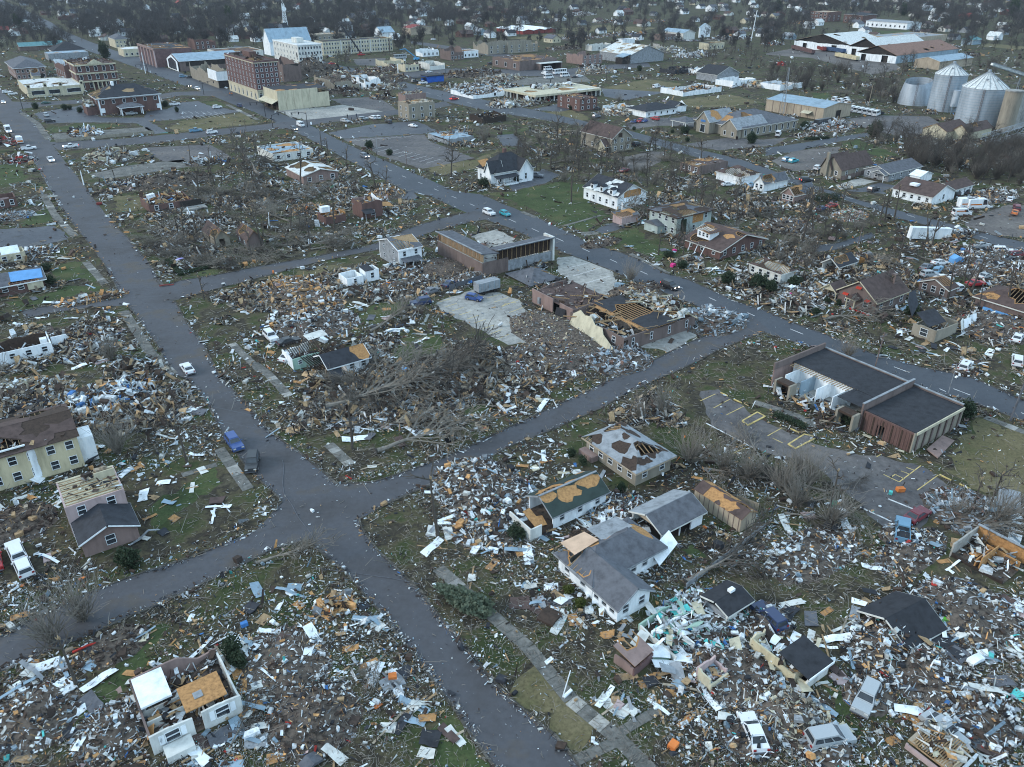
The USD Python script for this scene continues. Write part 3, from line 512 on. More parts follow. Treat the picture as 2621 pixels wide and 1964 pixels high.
    def partitions(s, look, hgt, n=3, blk=None):
        x0, y0, W, D = blk or (0,0, s.W, s.D); r = random.Random(s.seed + 3)
        for i in range(n):
            if i % 2: x = x0 + W * r.uniform(.25,.75); MB().box(x, x + .14, y0 + .3, y0 + D * r.uniform(.5,.95),.1, hgt * r.uniform(.6,1)).build('partition', m(look), s.t)
            else: y = y0 + D * r.uniform(.3,.7); MB().box(x0 + .3, x0 + W * r.uniform(.5,.95), y, y + .14,.1, hgt * r.uniform(.6,1)).build('partition', m(look), s.t)
    def box(s, name, look, x0, x1, y0, y1, z0, z1, label=None):
        return MB().box(x0, x1, y0, y1, z0, z1).build(name, m(look) if isinstance(look, str) else look, s.t, label)

# ------------------------------------------------------------------ loose wreckage: splintered boards, torn sheets, lumps
MIXES = dict(
    white=[('white',5.4),('offwhite',1.6),('bluemetal',.9),('ltgray',.9),('lumber',1.2),('brown',2.6),('darkwood',2.2),('shingle',1.8),('osb',.5),('turq',.08),('blue',.08),('red',.06)],
    mixed=[('white',3.2),('offwhite',1.2),('lumber',2.2),('osb',.9),('brown',3.8),('ltgray',1.0),('shingle',2.2),('darkwood',3.2),('pink',.3),('blue',.12),('red',.1),('turq',.05),('orange',.1)],
    tan=[('lumber',4),('osb',4),('white',2),('offwhite',1),('brown',2.2),('darkwood',1),('ltgray',.8),('pink',.6),('blue',.1),('orange',.1)],
    brown=[('brown',4),('darkwood',4),('tan',1.6),('lumber',1),('ltgray',.7),('white',.7),('shingle',1)],
    yellow=[('cream',2.5),('yellow',1.6),('white',1.6),('brown',2.4),('brickpink',1),('lumber',1.2),('shingle',1.2),('ltgray',1),('bluemetal',.5)],
    brick=[('brick',2),('brickpink',3),('brickbrown',3),('concrete',2),('brown',2),('white',1.2),('lumber',1.2),('shingle',1)],
    cream=[('cream',3),('offwhite',3),('white',1.5),('tan',2),('brown',2),('osb',.6),('ltgray',1)],
    metal=[('metal',3),('bluemetal',2),('white',2),('rust',1),('ltgray',2),('brown',1)])
def debris(pos, size, mix, r, flat=.55, lumps=1.0):
    """Loose pieces at POS (n x 3) of the given lengths; each is a thin bent board, sheet or lump."""
    n = len(pos); b = MB()
    if n == 0: return b
    names, wts = zip(*MIXES[mix]) if isinstance(mix, str) else zip(*mix)
    ci = r.choice(len(names), n, p=np.array(wts) / sum(wts)); col = np.array([PAL[k] for k in names])[ci] * r.uniform(.6,1.12,(n,1))
    kind = r.random(n) * (1 if lumps else .9); ln = np.asarray(size); wd = np.where(kind < .56, ln * r.uniform(.07,.18, n), np.where(kind < .92, ln * r.uniform(.3,.65, n), ln * r.uniform(.4,.8, n)))
    th = np.where(kind < .92, np.minimum(.05, ln * .1), ln * r.uniform(.3,.6, n))
    corner = np.array([[x, y, z] for x in (-.5,.5) for y in (-.5,.5) for z in (0,1.0)])
    ln = np.where(kind < .56, ln * 1.35, ln); v = corner[None] * np.stack([ln, wd, th],1)[:, None]
    lift = r.normal(0,.10,(n,4)) * ln[:, None] * (kind < .92)[:, None]; v[:,:,2] += np.repeat(lift,2, axis=1)
    v[:,:,:2] += np.repeat(r.normal(0,.09,(n,4,2)) * wd[:, None, None],2, axis=1)
    ya, ti = r.random(n) * 2 * np.pi, np.where(r.random(n) < flat, r.normal(0,.14, n), r.normal(0,.6, n))
    ct, st = np.cos(ti)[:, None], np.sin(ti)[:, None]; x = v[...,0] * ct - v[...,2] * st; z = v[...,0] * st + v[...,2] * ct
    cy, sy = np.cos(ya)[:, None], np.sin(ya)[:, None]; w = np.stack([x * cy - v[...,1] * sy, x * sy + v[...,1] * cy, z],-1)
    w[...,2] += np.maximum(0,-w[...,2].min(1, keepdims=True)) * .8; w += np.asarray(pos)[:, None]
    b.v.append(w.reshape(-1,3)); b.f.append((np.arange(n)[:, None, None] * 8 + BOXF[None,[0,1,2,3,4,5,6,7,10,11]]).reshape(-1,3)); b.n = n * 8; b.c.append(np.repeat(col,8, axis=0)); return b
def panels(t, n, looks, L, around=False):
    """Pieces of wall and ceiling thrown about inside and around a ruin."""
    r = random.Random(t.seed + 9)
    for i in range(n):
        a, e, w = r.uniform(0,6.3), r.uniform(-.5,.5), r.uniform(.45,1) * L; O = np.array([r.uniform(-1.2, t.W + .6), r.uniform(-1, t.D + .6), r.uniform(.15,1.2)]); k = r.randint(0,3)
        if around: O[k % 2] = r.uniform(-2.4,-.7) if k < 2 else (t.W, t.D)[k % 2] + r.uniform(.3,2.2); O[2] = r.uniform(.05,.5)
        ex = np.array([math.cos(a), math.sin(a), e * .7]); ex /= np.linalg.norm(ex); ey = np.cross([r.uniform(-.6,.6), r.uniform(-.6,.6),1.0], ex); ey /= np.linalg.norm(ey); h = w * r.uniform(.25,.7)
        MB().slab(Polygon([(0,0),(w, r.uniform(-.2,.2)),(w * r.uniform(.8,1.05), h),(w * .4, h * r.uniform(.75,1.1)),(r.uniform(-.2,.2), h * r.uniform(.7,1))]).buffer(0),0,.07, O, ex, ey).build('thrown_panel', m(looks[i % len(looks)]), t.t)
# ------------------------------------------------------------------ near houses, left of the long street
B = Building
t = B('apartment_house','cream two-storey apartment house with its roof torn open, beside the left street','house',(8,-420,1090),(8,690,640),11.5,5.6)
t.walls('yellow', wins={'S': (7,2,1.0,1.35,.9,2.7),'E': (2,2,1.0,1.3,.9,2.7)}); t.floor()
t.box('ceiling','darkwood',.3, t.W - .3,.3, t.D - .3,5.05,5.2)
t.roof('gable',1.6,'brownroof','x', hole=.25, ply=.5, holes={'S': .04}, fascia=None, bare='brown', size=2.0); panels(t,12,('white','lumber','black','osb'),2.6, True); t.rubble(160,'mixed',1.0, z=5.2)
t.box('end_wing','white', t.W + .003, t.W + 2.2,.8,4.5,0,4.4,'narrow white clapboard wing'); t.box('corner_panel','white', t.W * .62, t.W * .62 + .9,-.06,-.003,.4,5.4)
t.box('fallen_gutter','white', t.W * .35, t.W * .62,.5,.75,5.9,6.1)
t = B('gabled_house','brick house with a dark gable in front and bare lath upstairs, at the near corner','house',(8,735,1535),(8,1195,1345),5.2,2.5)
t.walls('brickpink', wins={'S': (1,1,1.1,1.4,.8,0)}, gable={'S': 1.5,'N': 1.5}); t.roof('gable',1.5,'shingle','y', fascia='white'); t.floor()
k = (-.5,5.4, t.W + .6,7.2)
t.walls('pink', h=5.0, blk=k, wins={'S': (2,1,.95,1.3,3.2,0)}, looks={'N': 'cream'}); t.box('attic_floor','tan', k[0] + .25, k[0] + k[2] - .25, k[1] + .25, k[1] + k[3] - .25,4.7,4.86)
for i in range(26):
    t.box('lath','cream' if i % 3 else 'lumber', k[0] + .2, k[0] + k[2] - .2, k[1] + .3 + i * .26, k[1] + .42 + i * .26,4.87,4.96 + .05 * (i % 2))
t.box('attic_wall','cream', k[0] + k[2] * .62, k[0] + k[2] * .98, k[1] + 4.6, k[1] + 4.75,4.95,6.0); t.rubble(70,'brown',.3, blk=k, z=4.95)
t = B('tarped_house','low brick house with a bright blue tarp over its grey roof','house',(4,-290,1000),(4,385,845),8.5,2.7)
t.walls('brick', looks={'E': 'cream'}, wins={'S': (5,1,1.1,1.0,1.0,0)}); t.roof('gable',1.5,'gray','x', hole=.05, fascia='white', over=.6)
sl = math.hypot(4.25,1.5); d = np.array([0,4.25,1.5]) / sl
MB().slab(Polygon([(0,.6),(6.6,.2),(6.9,3.7),(2.5,4.2),(.2,4.3)]),.055,.10,(t.W - 6.6,0,2.7),(1,0,0), d).build('tarp', mat('tarp_look',(.13,.33,.62), var=.12, rough=.5), t.t)
t.box('porch_panel','cream', t.W - 3.6, t.W - .3,-.5,-.12,.6,2.3)
t = B('cream_cottage','cream cottage without a roof, a white ceiling sheet leaning on it','house',(4,-260,720),(4,240,640),6,2.7)
t.walls('cream', jag=.7, wins={'S': (4,1,1.0,1.2,.9,0)}); t.floor(); t.partitions('offwhite',2.4); t.rubble(90,'mixed',.9)
MB().slab(sbox(0,0,4.2,2.6),0,.07,(t.W - 5.2,1.2,2.3),(1,0,0),(0,.83,.55)).build('ceiling_sheet', m('white'), t.t)
t = B('red_brick_house','small roofless red brick house with white windows at the left edge','house',(4,-180,210),(4,155,160),7,3.0)
t.walls('brick', jag=.8, wins={'S': (4,1,.9,1.5,.8,0)}); t.floor(); t.partitions('pink',2.4,2); t.rubble(90,'mixed',1.2)
t = B('long_cottage','long white cottage stripped to its walls, brown floor showing','house',(4,-230,1590),(4,445,1375),6.5,2.6)
t.walls('white','SWE', jag=.5, wins={'S': (5,1,.9,1.0,1.0,0)}); t.wall('N','brown', jag=1.2); t.floor(m('brown')); t.partitions('darkwood',2.2,3); t.rubble(120,'mixed',.7)
t.box('cabinet','white', t.W * .88, t.W * .97,3.2,4.4,.1,2.3); t.box('torn_wall','white', t.W + .3, t.W + 3.2,4.2,4.4,0,1.9)
t = B('white_bungalow','white bungalow split open, a tan plywood floor on top and shuttered windows','house',(12,1300,1560),(12,2060,1200),(12,1010,1110),2.7)
W = t.W
t.wall('S','offwhite', span=(0, W * .46), wins=[(1,1,1.3,1.25,.9,0)], jag=.6, shutters=True); t.wall('S','offwhite', span=(W * .56, W), wins=[(1,1,1.3,1.25,.9,0)], jag=.6, shutters=True)
t.wall('W','brickbrown', jag=1.0); t.wall('E','offwhite', jag=1.5); t.wall('N','brickpink', jag=1.8); t.floor(); t.partitions('offwhite',1.9,3); t.rubble(330,'mixed',1.5)
t.box('plywood_floor','osb', W * .42, W * .88,.7,4.3,2.72,2.85); t.box('board','ltgray', W * .55, W * .65,1.8,2.7,2.87,2.93); t.box('torn_ceiling','white',.2, W * .36, t.D * .45, t.D * .95,2.5,2.75); t.box('front_step','offwhite', W * .1, W * .4,-1.9,-.25,0,.9); panels(t,22,('white','offwhite','lumber','ltgray','brickpink','osb'),1.6)

# ------------------------------------------------------------------ near houses, right of the corner
t = B('green_roof_house','white house whose dark green roof has tan plywood patches','house',(10,385,1290),(10,850,1090),(10,170,1120),2.5)
W, D = t.W, t.D
t.walls('white','SNE', wins={'S': (3,1,.8,1.1,.9,0)}, gable={'E': 1.6}); t.floor()
t.roof('gable',1.6,'dkgreen','x', plys={'S': .30,'N': .35}, holes={'N': .08}, fascia='ltgray', size=1.1)
MB().beam((-.4, D / 2,4.15),(W + .4, D / 2,4.15),.3,.12).build('ridge_cap', m('ltgray'), t.t)
t.box('annex_wall','offwhite',-4.2,-4.0,-.4, D * .8,0,2.1); t.box('annex_front','offwhite',-3.98,-2.2,-.4,-.2,0,2.0); t.box('annex_floor','brown',-3.9,-.05,-.1, D * .8,.1,.9)
MB().slab(Polygon([(0,0),(1.9,-.2),(2.1,1.4),(1.2,1.6),(1.1,3.2),(-.2,3.0)]),0,.06,(-2.9,.2,1.5),(1,0,-.1),(0,.9,.35)).build('leaning_plywood', m('osb'), t.t); panels(t,16,('white','offwhite','lumber','white'),1.8, True)
t = B('hip_roof_house','grey house with a mottled hip roof holed above brown attic boards, among bare shrubs','house',(10,1090,920),(10,1400,790),(10,640,640),2.7)
t.walls('stone', wins={'W': (5,1,.9,1.2,.9,0),'S': (2,1,.9,1.2,.9,0)}, jag=.2); t.floor(); t.rubble(90,'brown',1.0)
t.roof('hip',2.0,'ltgray', holes={'W': .05,'S': .14,'N': .1}, ply=.34, bare='brown', fascia='tan', size=.9, over=.6); panels(t,14,('ltgray','lumber','white','brown'),1.9, True); t.box('brick_porch','brickpink',-1.4,-.1, t.D - 3, t.D + .2,0,1.0)
t = B('shingled_garage','open garage with a whole dark grey shingle roof on white posts','garage',(10,1310,1430),(10,1640,1230),(10,1085,1230),2.3)
t.roof('gable',1.25,'gray','x', looks={'S': 'gray','N': 'ltgray'}, fascia='offwhite'); t.wall('N','offwhite', h=2.25); t.wall('E','white', h=2.25, gable=1.1); t.wall('S','white', h=2.25, span=(t.W * .72, t.W)); t.floor(M_VOID)
panels(t,12,('white','white','ltgray','offwhite'),1.9, True)
for x, y in ((.1,.1),(t.W * .45,.1),(.1, t.D - .1)): t.box('post','white', x - .08, x + .08, y - .08, y + .08,0,2.3)
t.wall('W','tan', top=[(0,2.3),(.5,3.4),(1,2.3)], z0=2.25)
t = B('wooden_shed','long weathered wooden shed with orange plywood showing through its roof','shed',(10,1985,1318),(10,2098,1235),(10,1580,1060),2.3)
t.walls('tan', gable={'S': .8,'N': .8}); t.floor(); t.roof('gable',.8,'brownroof','y', plys={'W': .30,'E': .5}, holes={'E': .08}, fascia=None, over=.15, size=.9)
for i in range(int(t.D / .9)): t.box('batten','brickbrown',-.05,-.004, i * .9 + .3, i * .9 + .38,.05,2.2)
t = B('cross_gabled_house','large grey-shingled white house with tan plywood and pale membrane where shingles blew off','house',(14,915,440),(14,1140,250),(14,690,250),2.6)
w, d = t.W, t.D
t.walls('white','SWE', wins={'W': (3,1,.8,1.2,.9,0),'S': (2,1,.9,1.2,.9,0)}, gable={'S': 1.0}); t.floor()
k = (.1, d, w + 6.6,6.6); t.walls('white', blk=k, wins={'S': (6,1,.9,1.2,.9,0),'W': (2,1,.9,1.2,.9,0)}); t.floor(blk=k); t.rubble(90,'mixed',.9, blk=(k[0], k[1] + 3, k[2] * .5,3))
t.roof('gable',1.7,'gray','y', blk=(0,0, w, d + 3.4), fascia='ltgray', over=.5); t.roof('hip',1.9,'gray', blk=k, holes={'N': .5,'W': .35}, plys={'N': .1,'E': .3}, fascia='ltgray', size=1.5, over=.5)
MB().slab(Polygon([(0,0),(4.2,.3),(4.0,2.9),(.3,3.2)]),0,.08,(k[0] + .3, k[1] + 3.9,4.1),(1,0,.05),(0,1,-.12)).build('plywood_deck', mat('pale_plywood_look',(.58,.40,.28), var=.15), t.t)
MB().slab(Polygon([(0,0),(5.2,0),(5.0,3.0),(.2,3.4)]),0,.08,(k[0] + 5, k[1] + 4.0,4.0),(1,0,0),(0,1,-.1)).build('pale_membrane', m('ltgray'), t.t)
MB().slab(Polygon([(0,0),(4.6,-.4),(5,1.6),(.4,2.2)]),0,.1,(k[0] + k[2] - 1.5, k[1] - 1.2,.9),(.9,.3,.25),(-.2,.8,.5)).build('torn_siding', m('white'), t.t); panels(t,26,('white','white','lumber','ltgray','osb'),1.9, True)
t = B('low_shed','small shed with a low black roof and one white panel wall, below the garage','shed',(14,1835,470),(14,2040,360),(14,1665,300),2.0)
t.wall('S','offwhite', h=2.0, span=(0, t.W * .45)); t.wall('W','ltgray', jag=.7); t.wall('N','gray'); t.wall('E','gray'); t.floor(M_VOID); t.roof('gable',.55,'black','x', fascia='offwhite', over=.35)
t.box('fallen_vent','white', t.W * .55, t.W * .75, t.D * .45, t.D * .6,2.62,3.0)
t = B('fallen_roof','large black shingle roof lying almost on the ground near the lime green tank','roof',(15,1190,690),6.5,6.8,.6, rot=-.12)
t.roof('gable',1.7,'black','x', fascia='offwhite', over=.2); panels(t,14,('white','lumber','offwhite','black'),1.9, True); t.box('wall_stub','offwhite',.3, t.W * .9,.15,.35,0,.5); t.rubble(60,'mixed',.4)
t = B('black_roof_hut','little hut with a black roof edged in white, left of the silver car','shed',(15,335,1010),(15,510,870),(15,160,800),2.0)
t.roof('shed',.5,'black', fascia='white', over=.3); t.wall('S','offwhite', jag=.9); t.wall('W','cream', jag=1.2); t.wall('N','gray', h=2.3); t.wall('E','gray'); t.floor(M_VOID); panels(t,10,('white','cream','lumber'),1.9, True); MB().beam((-.3,-.3,1.95),(t.W + .3,-.3,1.95),.1,.3).build('eave_board', m('white'), t.t)
t = B('pastel_room','pink and yellow room left standing without a ceiling in the wreckage','ruin',(14,1700,1030),(14,1815,900),(14,1560,930),2.2)
t.wall('W','cream', jag=.5); t.wall('N','pink', jag=.5); t.wall('E','pink', jag=.8, wins=[(1,1,1,1,.9,0)]); t.wall('S','cream', h=1.1, jag=.5); t.floor(m('tan')); t.rubble(45,'white',.7); panels(t,9,('pink','cream','white','lumber'),1.6)
t = B('yellow_wall_house','wreck of a house with long mustard walls left of the black-roofed hut','ruin',(15,230,960),(15,330,860),(15,-190,690),2.0)
t.wall('W','yellow', jag=.8, wins=[(3,1,.8,.9,.8,0)]); t.wall('S','cream', jag=1.2); t.wall('N','cream', jag=.9); t.floor(); t.partitions('yellow',1.5,3); t.rubble(140,'white',1.1); panels(t,16,('cream','yellow','white','darkwood'),2.2)
t = B('plywood_lined_ruin','roofless rooms lined with tan plywood at the right edge, grey block wall at one end','ruin',(15,2000,130),(15,2160,-60),(11,1455,1600),2.3)
t.wall('E','osb', jag=.3); t.wall('N','concrete', jag=.3); t.wall('W','darkwood', h=.8, jag=.5); t.floor(); t.partitions('osb',2.2,3); t.rubble(160,'white',1.2); t.box('top_plate','ltgray', t.W - .3, t.W + .12,0, t.D,2.32,2.42)
t = B('white_room_ruin','heap of white rooms with turquoise trim beside the large shingled house','ruin',(14,1420,790),(14,1760,520),(14,1130,480),2.3)
t.wall('N','mint', h=1.6, jag=1.2, wins=[(1,1,1.2,1.1,.8,0)]); t.wall('E','white', h=1.5, jag=1.2); t.wall('W','offwhite', h=.9, jag=.7); panels(t,34,('white','white','mint','offwhite','cream','brown','ltgray','turq'),2.6); t.floor(m('brown')); t.partitions('white',1.6,3); t.rubble(240,[('white',6),('turq',.5),('mint',1),('cream',1),('brown',1.5),('pink',.4),('ltgray',1)],1.4)
t = B('mauve_shed','tilted brown and mauve shed panels at the edge of the white wreckage','ruin',(14,1060,900),(14,1190,740),(14,930,720),1.6, rot=.15)
t.wall('W','brickpink', jag=.6); t.wall('S','plum', h=1.3, jag=.5); t.floor(m('brown')); t.roof('shed',.8,'brickpink', fascia=None, over=.0, hole=.25)
t = B('tan_lath_roof','tan ceiling lath of a collapsed house at the bottom right','ruin',(15,1560,1800),(15,1790,1600),(15,1240,1400),1.1)
t.roof('flat',0,'tan', flat_z=0, hole=.12, bare='lumber'); t.wall('W','pink', h=1.0, jag=.4); t.wall('S','white', h=1.0, jag=.4); t.rubble(90,'cream',.5, z=1.1)
for i in range(18): t.box('lath','lumber',.3, t.W - .3,.5 + i * (t.D - 1) / 18,.62 + i * (t.D - 1) / 18,1.12,1.18)

# ------------------------------------------------------------------ shops at the crossing
t = B('shop_row','row of shops under a long black roof, its front torn off in the middle','shop building',(11,1238,640),(11,1655,400),(7,55,1700),3.6)
W, D = t.W, t.D; cut = D * .33
t.wall('S','stone', h=3.6, wins=[]); t.wall('E','brickbrown', h=4.0); t.wall('N','brickpink', h=4.4)
t.wall('W','brick', span=(D - cut, D - .22), doors=[(1 - .62 * cut / D,1.3,2.3)])
for i in range(7): t.box('pilaster','brickbrown', W * (i + .5) / 7 - .2, W * (i + .5) / 7 + .2,-.2,-.004,0,3.2)
for i in range(int(cut / .55)): t.box('board_strip','brick' if i % 3 else 'brown',-.06,-.004,.3 + i * .55,.55 + i * .55,.1,3.3)
t.box('gutter_panel','cream',.3, W - .2,-.2,-.02,3.25,3.75); t.box('firewall','brickbrown',-.3, W, cut, cut + .3,0,4.9)
t.box('firewall_cap','ltgray',-.35, W + .05, cut - .05, cut + .35,4.9,5.0); t.box('end_parapet','brickbrown',-.2, W, D - .35, D - .02,3.6,4.9); t.box('rear_parapet_cap','ltgray', W - .3, W + .1,.2, D - .4,4.0,4.15)
t.floor(m('concrete'))
t.roof('flat',0,'black', blk=(.0,-.2, W, cut + .2), h=3.95, flat_z=.3, size=1); t.roof('flat',0,'black', blk=(W * .33, cut + .3, W * .67, D - cut - .4), h=4.05, flat_z=.3)
t.roof('flat',0,'black', blk=(.1, cut + .3, W * .33 + .3, D * .19), h=4.05, flat_z=.32)
t.box('inner_wall','white', W * .36, W * .36 + .15, D * .53, D - .5,.1,3.6)
for y in (.56,.68,.80,.92): t.box('room_divider','white' if y != .8 else 'bluemetal', W * .06, W * .36, D * y, D * y + .14,.1,3.0)
for i in range(24): t.box('joist','lumber', W * .22, W * .37, D * .5 + i * D * .02, D * .5 + i * D * .02 + .07,3.62,3.78)
for y in (D * .40, D * .86):
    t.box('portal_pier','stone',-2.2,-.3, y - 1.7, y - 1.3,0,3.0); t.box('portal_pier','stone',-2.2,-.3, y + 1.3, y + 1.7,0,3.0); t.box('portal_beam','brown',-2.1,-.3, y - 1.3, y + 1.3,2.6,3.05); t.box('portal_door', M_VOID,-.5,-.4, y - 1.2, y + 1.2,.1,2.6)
t.rubble(260,'mixed',.9, blk=(-3, cut + 3, W * .4, D * .55))
MB().slab(Polygon([(0,0),(7,.5),(6.5,2.6),(.5,2.4)]),0,.2,(2.0,-3.4,.1),(1,.1,0),(0,.9,.12)).build('fallen_brick_panel', m('brickpink'), t.t); panels(t,24,('cream','white','brickpink','lumber','ltgray'),2.0, True)
t = B('brick_office','low brick office with a splintered black roof at the road junction','office',(6,988,1412),(6,1535,1175),(6,585,1155),3.0)
W, D = t.W, t.D
t.walls('brickbrown', wins={'S': (4,1,.6,1.6,.8,0),'W': (3,1,.9,1.3,1,0)}, doors={'S': [(.03,1.2,2.4)]}, jag=.25); t.floor(); t.rubble(240,'white',2.2, blk=(0, D * .1, W * .32, D * .8), size=(.4,2.2))
t.roof('flat',0,'black', blk=(W * .30,-.5, W * .42, D + .8), h=3.6, flat_z=.3, hole=.05); t.roof('flat',0,'osb', blk=(W * .26,.2, W * .05, D * .9), h=3.5, flat_z=.3, hole=.25, size=.5)
r = random.Random(5)
for i in range(46):
    x, y = r.uniform(W * .70, W * .99), r.uniform(-.8, D); a = r.uniform(0,6.3); L = r.uniform(2,5); zz = r.uniform(2.9,4.0)
    MB().beam((x, y, zz),(x + L * math.cos(a), y + L * math.sin(a), zz + r.uniform(-1.6,.7)),.12,.2).build('splintered_rafter', m('cream' if i % 2 else 'lumber'), t.t)
for i in range(24):
    x, y = r.uniform(0, W * .3), r.uniform(0, D); a = r.uniform(-.5,.5) + (1.57 if i % 2 else 0); L = r.uniform(2,5)
    MB().beam((x, y, r.uniform(2.6,3.4)),(x + L * math.cos(a), y + L * math.sin(a), r.uniform(2.4,3.8)),.11,.2).build('splintered_rafter', m('lumber'), t.t)
t.rubble(330,'cream',.8, blk=(W * .68,0, W * .32, D), z=3.0, size=(.5,2.2))
MB().slab(Polygon([(0,0),(D * .9,0),(D * .9,.3),(D * .72,1.5),(D * .6,2.3),(D * .55,3.4),(D * .42,3.3),(D * .3,4.5),(D * .2,4.1),(D * .1,4.7),(0,3.4)]),0,.15,(-1.9, D * .9,.1),(0,-1,0),(.42,0,.9)).build('leaning_ceiling_panel', m('cream'), t.t)
t = B('brick_shell','roofless low brick shell with a rust-brown floor, joined to the brick office','ruin',(6,558,1168),12,(6,175,990),3.3)
W, D = t.W, t.D
t.wall('W','brickpink', span=(0, D * .52), label='cracked brick wall'); t.wall('W','brickpink', span=(D * .68, D), jag=.3); t.wall('N','brickbrown', jag=.8); t.wall('E','brick', jag=1.4); t.wall('S','brickbrown', jag=1.0); t.box('roof_deck','brownroof',.3, W - .3,.3, D - .3,2.4,2.55); t.rubble(130,'brick',.5, z=2.55)
t.box('meter_box','ltgray',-.35,-.01, D * .78, D * .83,.6,2.0); MB().slab(Polygon([(0,0),(3.4,.2),(3.2,2.6),(.2,2.2)]),.01,.06,(-.5, D * .38,0),(0,-1,0),(.1,0,.95)).build('torn_membrane', m('black'), t.t)
for i in range(26):
    x, y = r.uniform(3, W), r.uniform(-1, D * .4); a = r.uniform(0,6.3); L = r.uniform(1.5,4)
    MB().beam((x, y, r.uniform(2.5,3.4)),(x + L * math.cos(a), y + L * math.sin(a), r.uniform(2.5,3.8)),.1,.18).build('splintered_rafter', m('lumber'), t.t)
t = B('collapsed_store_roof','grey hip roof dropped to the ground between the two brick stores','roof',(6,190,862),(6,420,770),(5,2000,790),.35)
t.roof('hip',2.0,'gray', holes={'E': .35}, fascia=None, over=0); t.rubble(40,'mixed',.5)
t = B('brick_store','L-shaped brick store with tilted grey roof wings and exposed tan framing','store',(5,1962,772),(6,412,632),(5,1548,575),3.6)
W, D = t.W, t.D
t.wall('W','brickbrown'); t.wall('S','brickbrown', span=(0, W * .35)); t.wall('S','ltgray', span=(W * .35, W * .97), h=2.6); t.floor(m('concrete')); t.wall('N','brickbrown', span=(W * .7, W), jag=.8)
t.box('end_wall','offwhite', W - .6, W,-.4,3.6,0,6.4); t.box('far_parapet','brickbrown',.1, W * .25, D - .4, D,0,5.0)
for O, ex, ey, L, wd, cuts in (((-.4, D,6.2),(0,-1,0),(1,0,-.13), D + .4,5.2,'W'),((4.4,-.4,6.2),(1,0,0),(0,1,-.13), W - 4.4,4.2,'S')):
    MB().slab(sbox(0,0, L, wd),-.25,0, O, ex, ey).build('roof_wing', m('gray'), t.t); MB().beam(np.array(O) + (0,0,.05), np.array(O) + np.array(ex) * L + (0,0,.05),.35,.18).build('coping', m('ltgray'), t.t)
for i in range(int(D / .6)): MB().beam((.25, i * .6 + .3,3.6),(.2, i * .6 + .3,6.0),.1,.12).build('stud', m('osb' if i % 3 else 'lumber'), t.t)
for i in range(int((W - 5) / .7)): MB().beam((4.8 + i * .7,.3,2.6),(4.8 + i * .7,.2,6.0),.1,.12).build('stud', m('brown' if i % 2 else 'lumber'), t.t)
t.box('backing_wall','tan',.7,.8,.5, D - .4,3.4,5.9); t.box('backing_wall','brown',4.8, W - .7,.8,.9,2.6,5.9); t.box('coping_base','concrete',-.08,.3,0, D,3.61,3.72)
t.rubble(200,'brick',1.2, blk=(6,4.5, W - 7, D - 6)); t.box('inner_slab','concrete',5.5, W - 1,4.5, D - 1,.12,.3)
t = B('white_two_storey_house','white two-storey house with stained side wall and lean-to porch beside the brick store','house',(5,1250,697),(5,1455,658),(5,1070,600),4.8)
W, D = t.W, t.D
t.walls('white', looks={'W': 'ltgray'}, wins={'S': (2,1,.8,1.2,3.0,0),'W': (2,2,.8,1.1,.8,2.5)}, gable={'W': 1.5,'E': 1.2}, doors={'S': [(.3,1.0,2.1)]}); t.floor(); t.roof('gable',1.7,'gray','x', holes={'N': .4,'S': .12}, plys={'S': .35,'N': .2}, fascia='white', over=.25, bare='lumber')
MB().slab(sbox(0,0, W * .8,2.2),0,.1,(.4,-2.2,2.0),(1,0,0),(0,.96,.26)).build('porch_roof', m('gray'), t.t)
for x in (.6, W * .45, W * .8): t.box('porch_post','white', x - .07, x + .07,-2.1,-1.96,0,2.05)
t = B('white_shack','two small white rooms, one under dark roof scrap, left of the two-storey house','ruin',(5,805,860),(5,940,825),(5,772,800),2.2)
t.walls('white', jag=.3, wins={'S': (1,1,.7,1.0,.8,0)}); t.floor(m('brown')); k = (t.W + .9,.6,3.6,3.4); t.walls('white', blk=k, h=2.8, wins={'S': (1,1,.8,1.3,.8,0)}); t.roof('shed',.3,'shingle', blk=(k[0], k[1], k[2] * .6, k[3]), h=2.85, fascia='white', over=.1); t.box('mattress','tan',1,2.6,.8,2.4,.12,.6)
t = B('brick_mansion_ruin','torn-open two-storey brick house in the middle of the branch-strewn block','ruin',(5,937,272),(5,1100,235),(5,790,235),5.6)
W, D = t.W, t.D
t.walls('brick', jag=1.0, wins={'S': (1,2,1.2,1.4,.8,2.7)}, looks={'E': 'white','N': 'brickpink'}); t.floor(); t.box('upper_floor','brown',.3, W * .7,.4, D - .3,2.7,2.9); t.rubble(140,'tan',1.4, z=2.9); MB().slab(sbox(0,0,3.4,3),0,.08,(-.5,-3.1,2.2),(1,0,0),(0,.97,.22)).build('porch_roof', m('shingle'), t.t)
for x in (-.3,2.7): t.box('porch_post','ltgray', x - .08, x + .08,-3,-2.84,0,2.2)
k = (-11.5,1,6.5,6); t.walls('brick', blk=k, h=2.8, jag=.9, looks={'N': 'osb','E': 'osb'}); t.box('attic_room','white', k[0] + .5, k[0] + 3.2,4.5,6.3,2.6,4.2); t.rubble(180,'tan',1.6, blk=k, z=.6); MB().slab(sbox(0,0,4,3),0,.1,(W + .4,1.0,2.6),(1,.1,-.2),(0,1,.2)).build('hanging_roof_piece', m('osb'), t.t)
t = B('brick_cottage_ruin','brick cottage with three white windows, roof lath heaped inside, beside the left street','ruin',(4,1290,225),(4,1645,155),(4,1232,150),2.7)
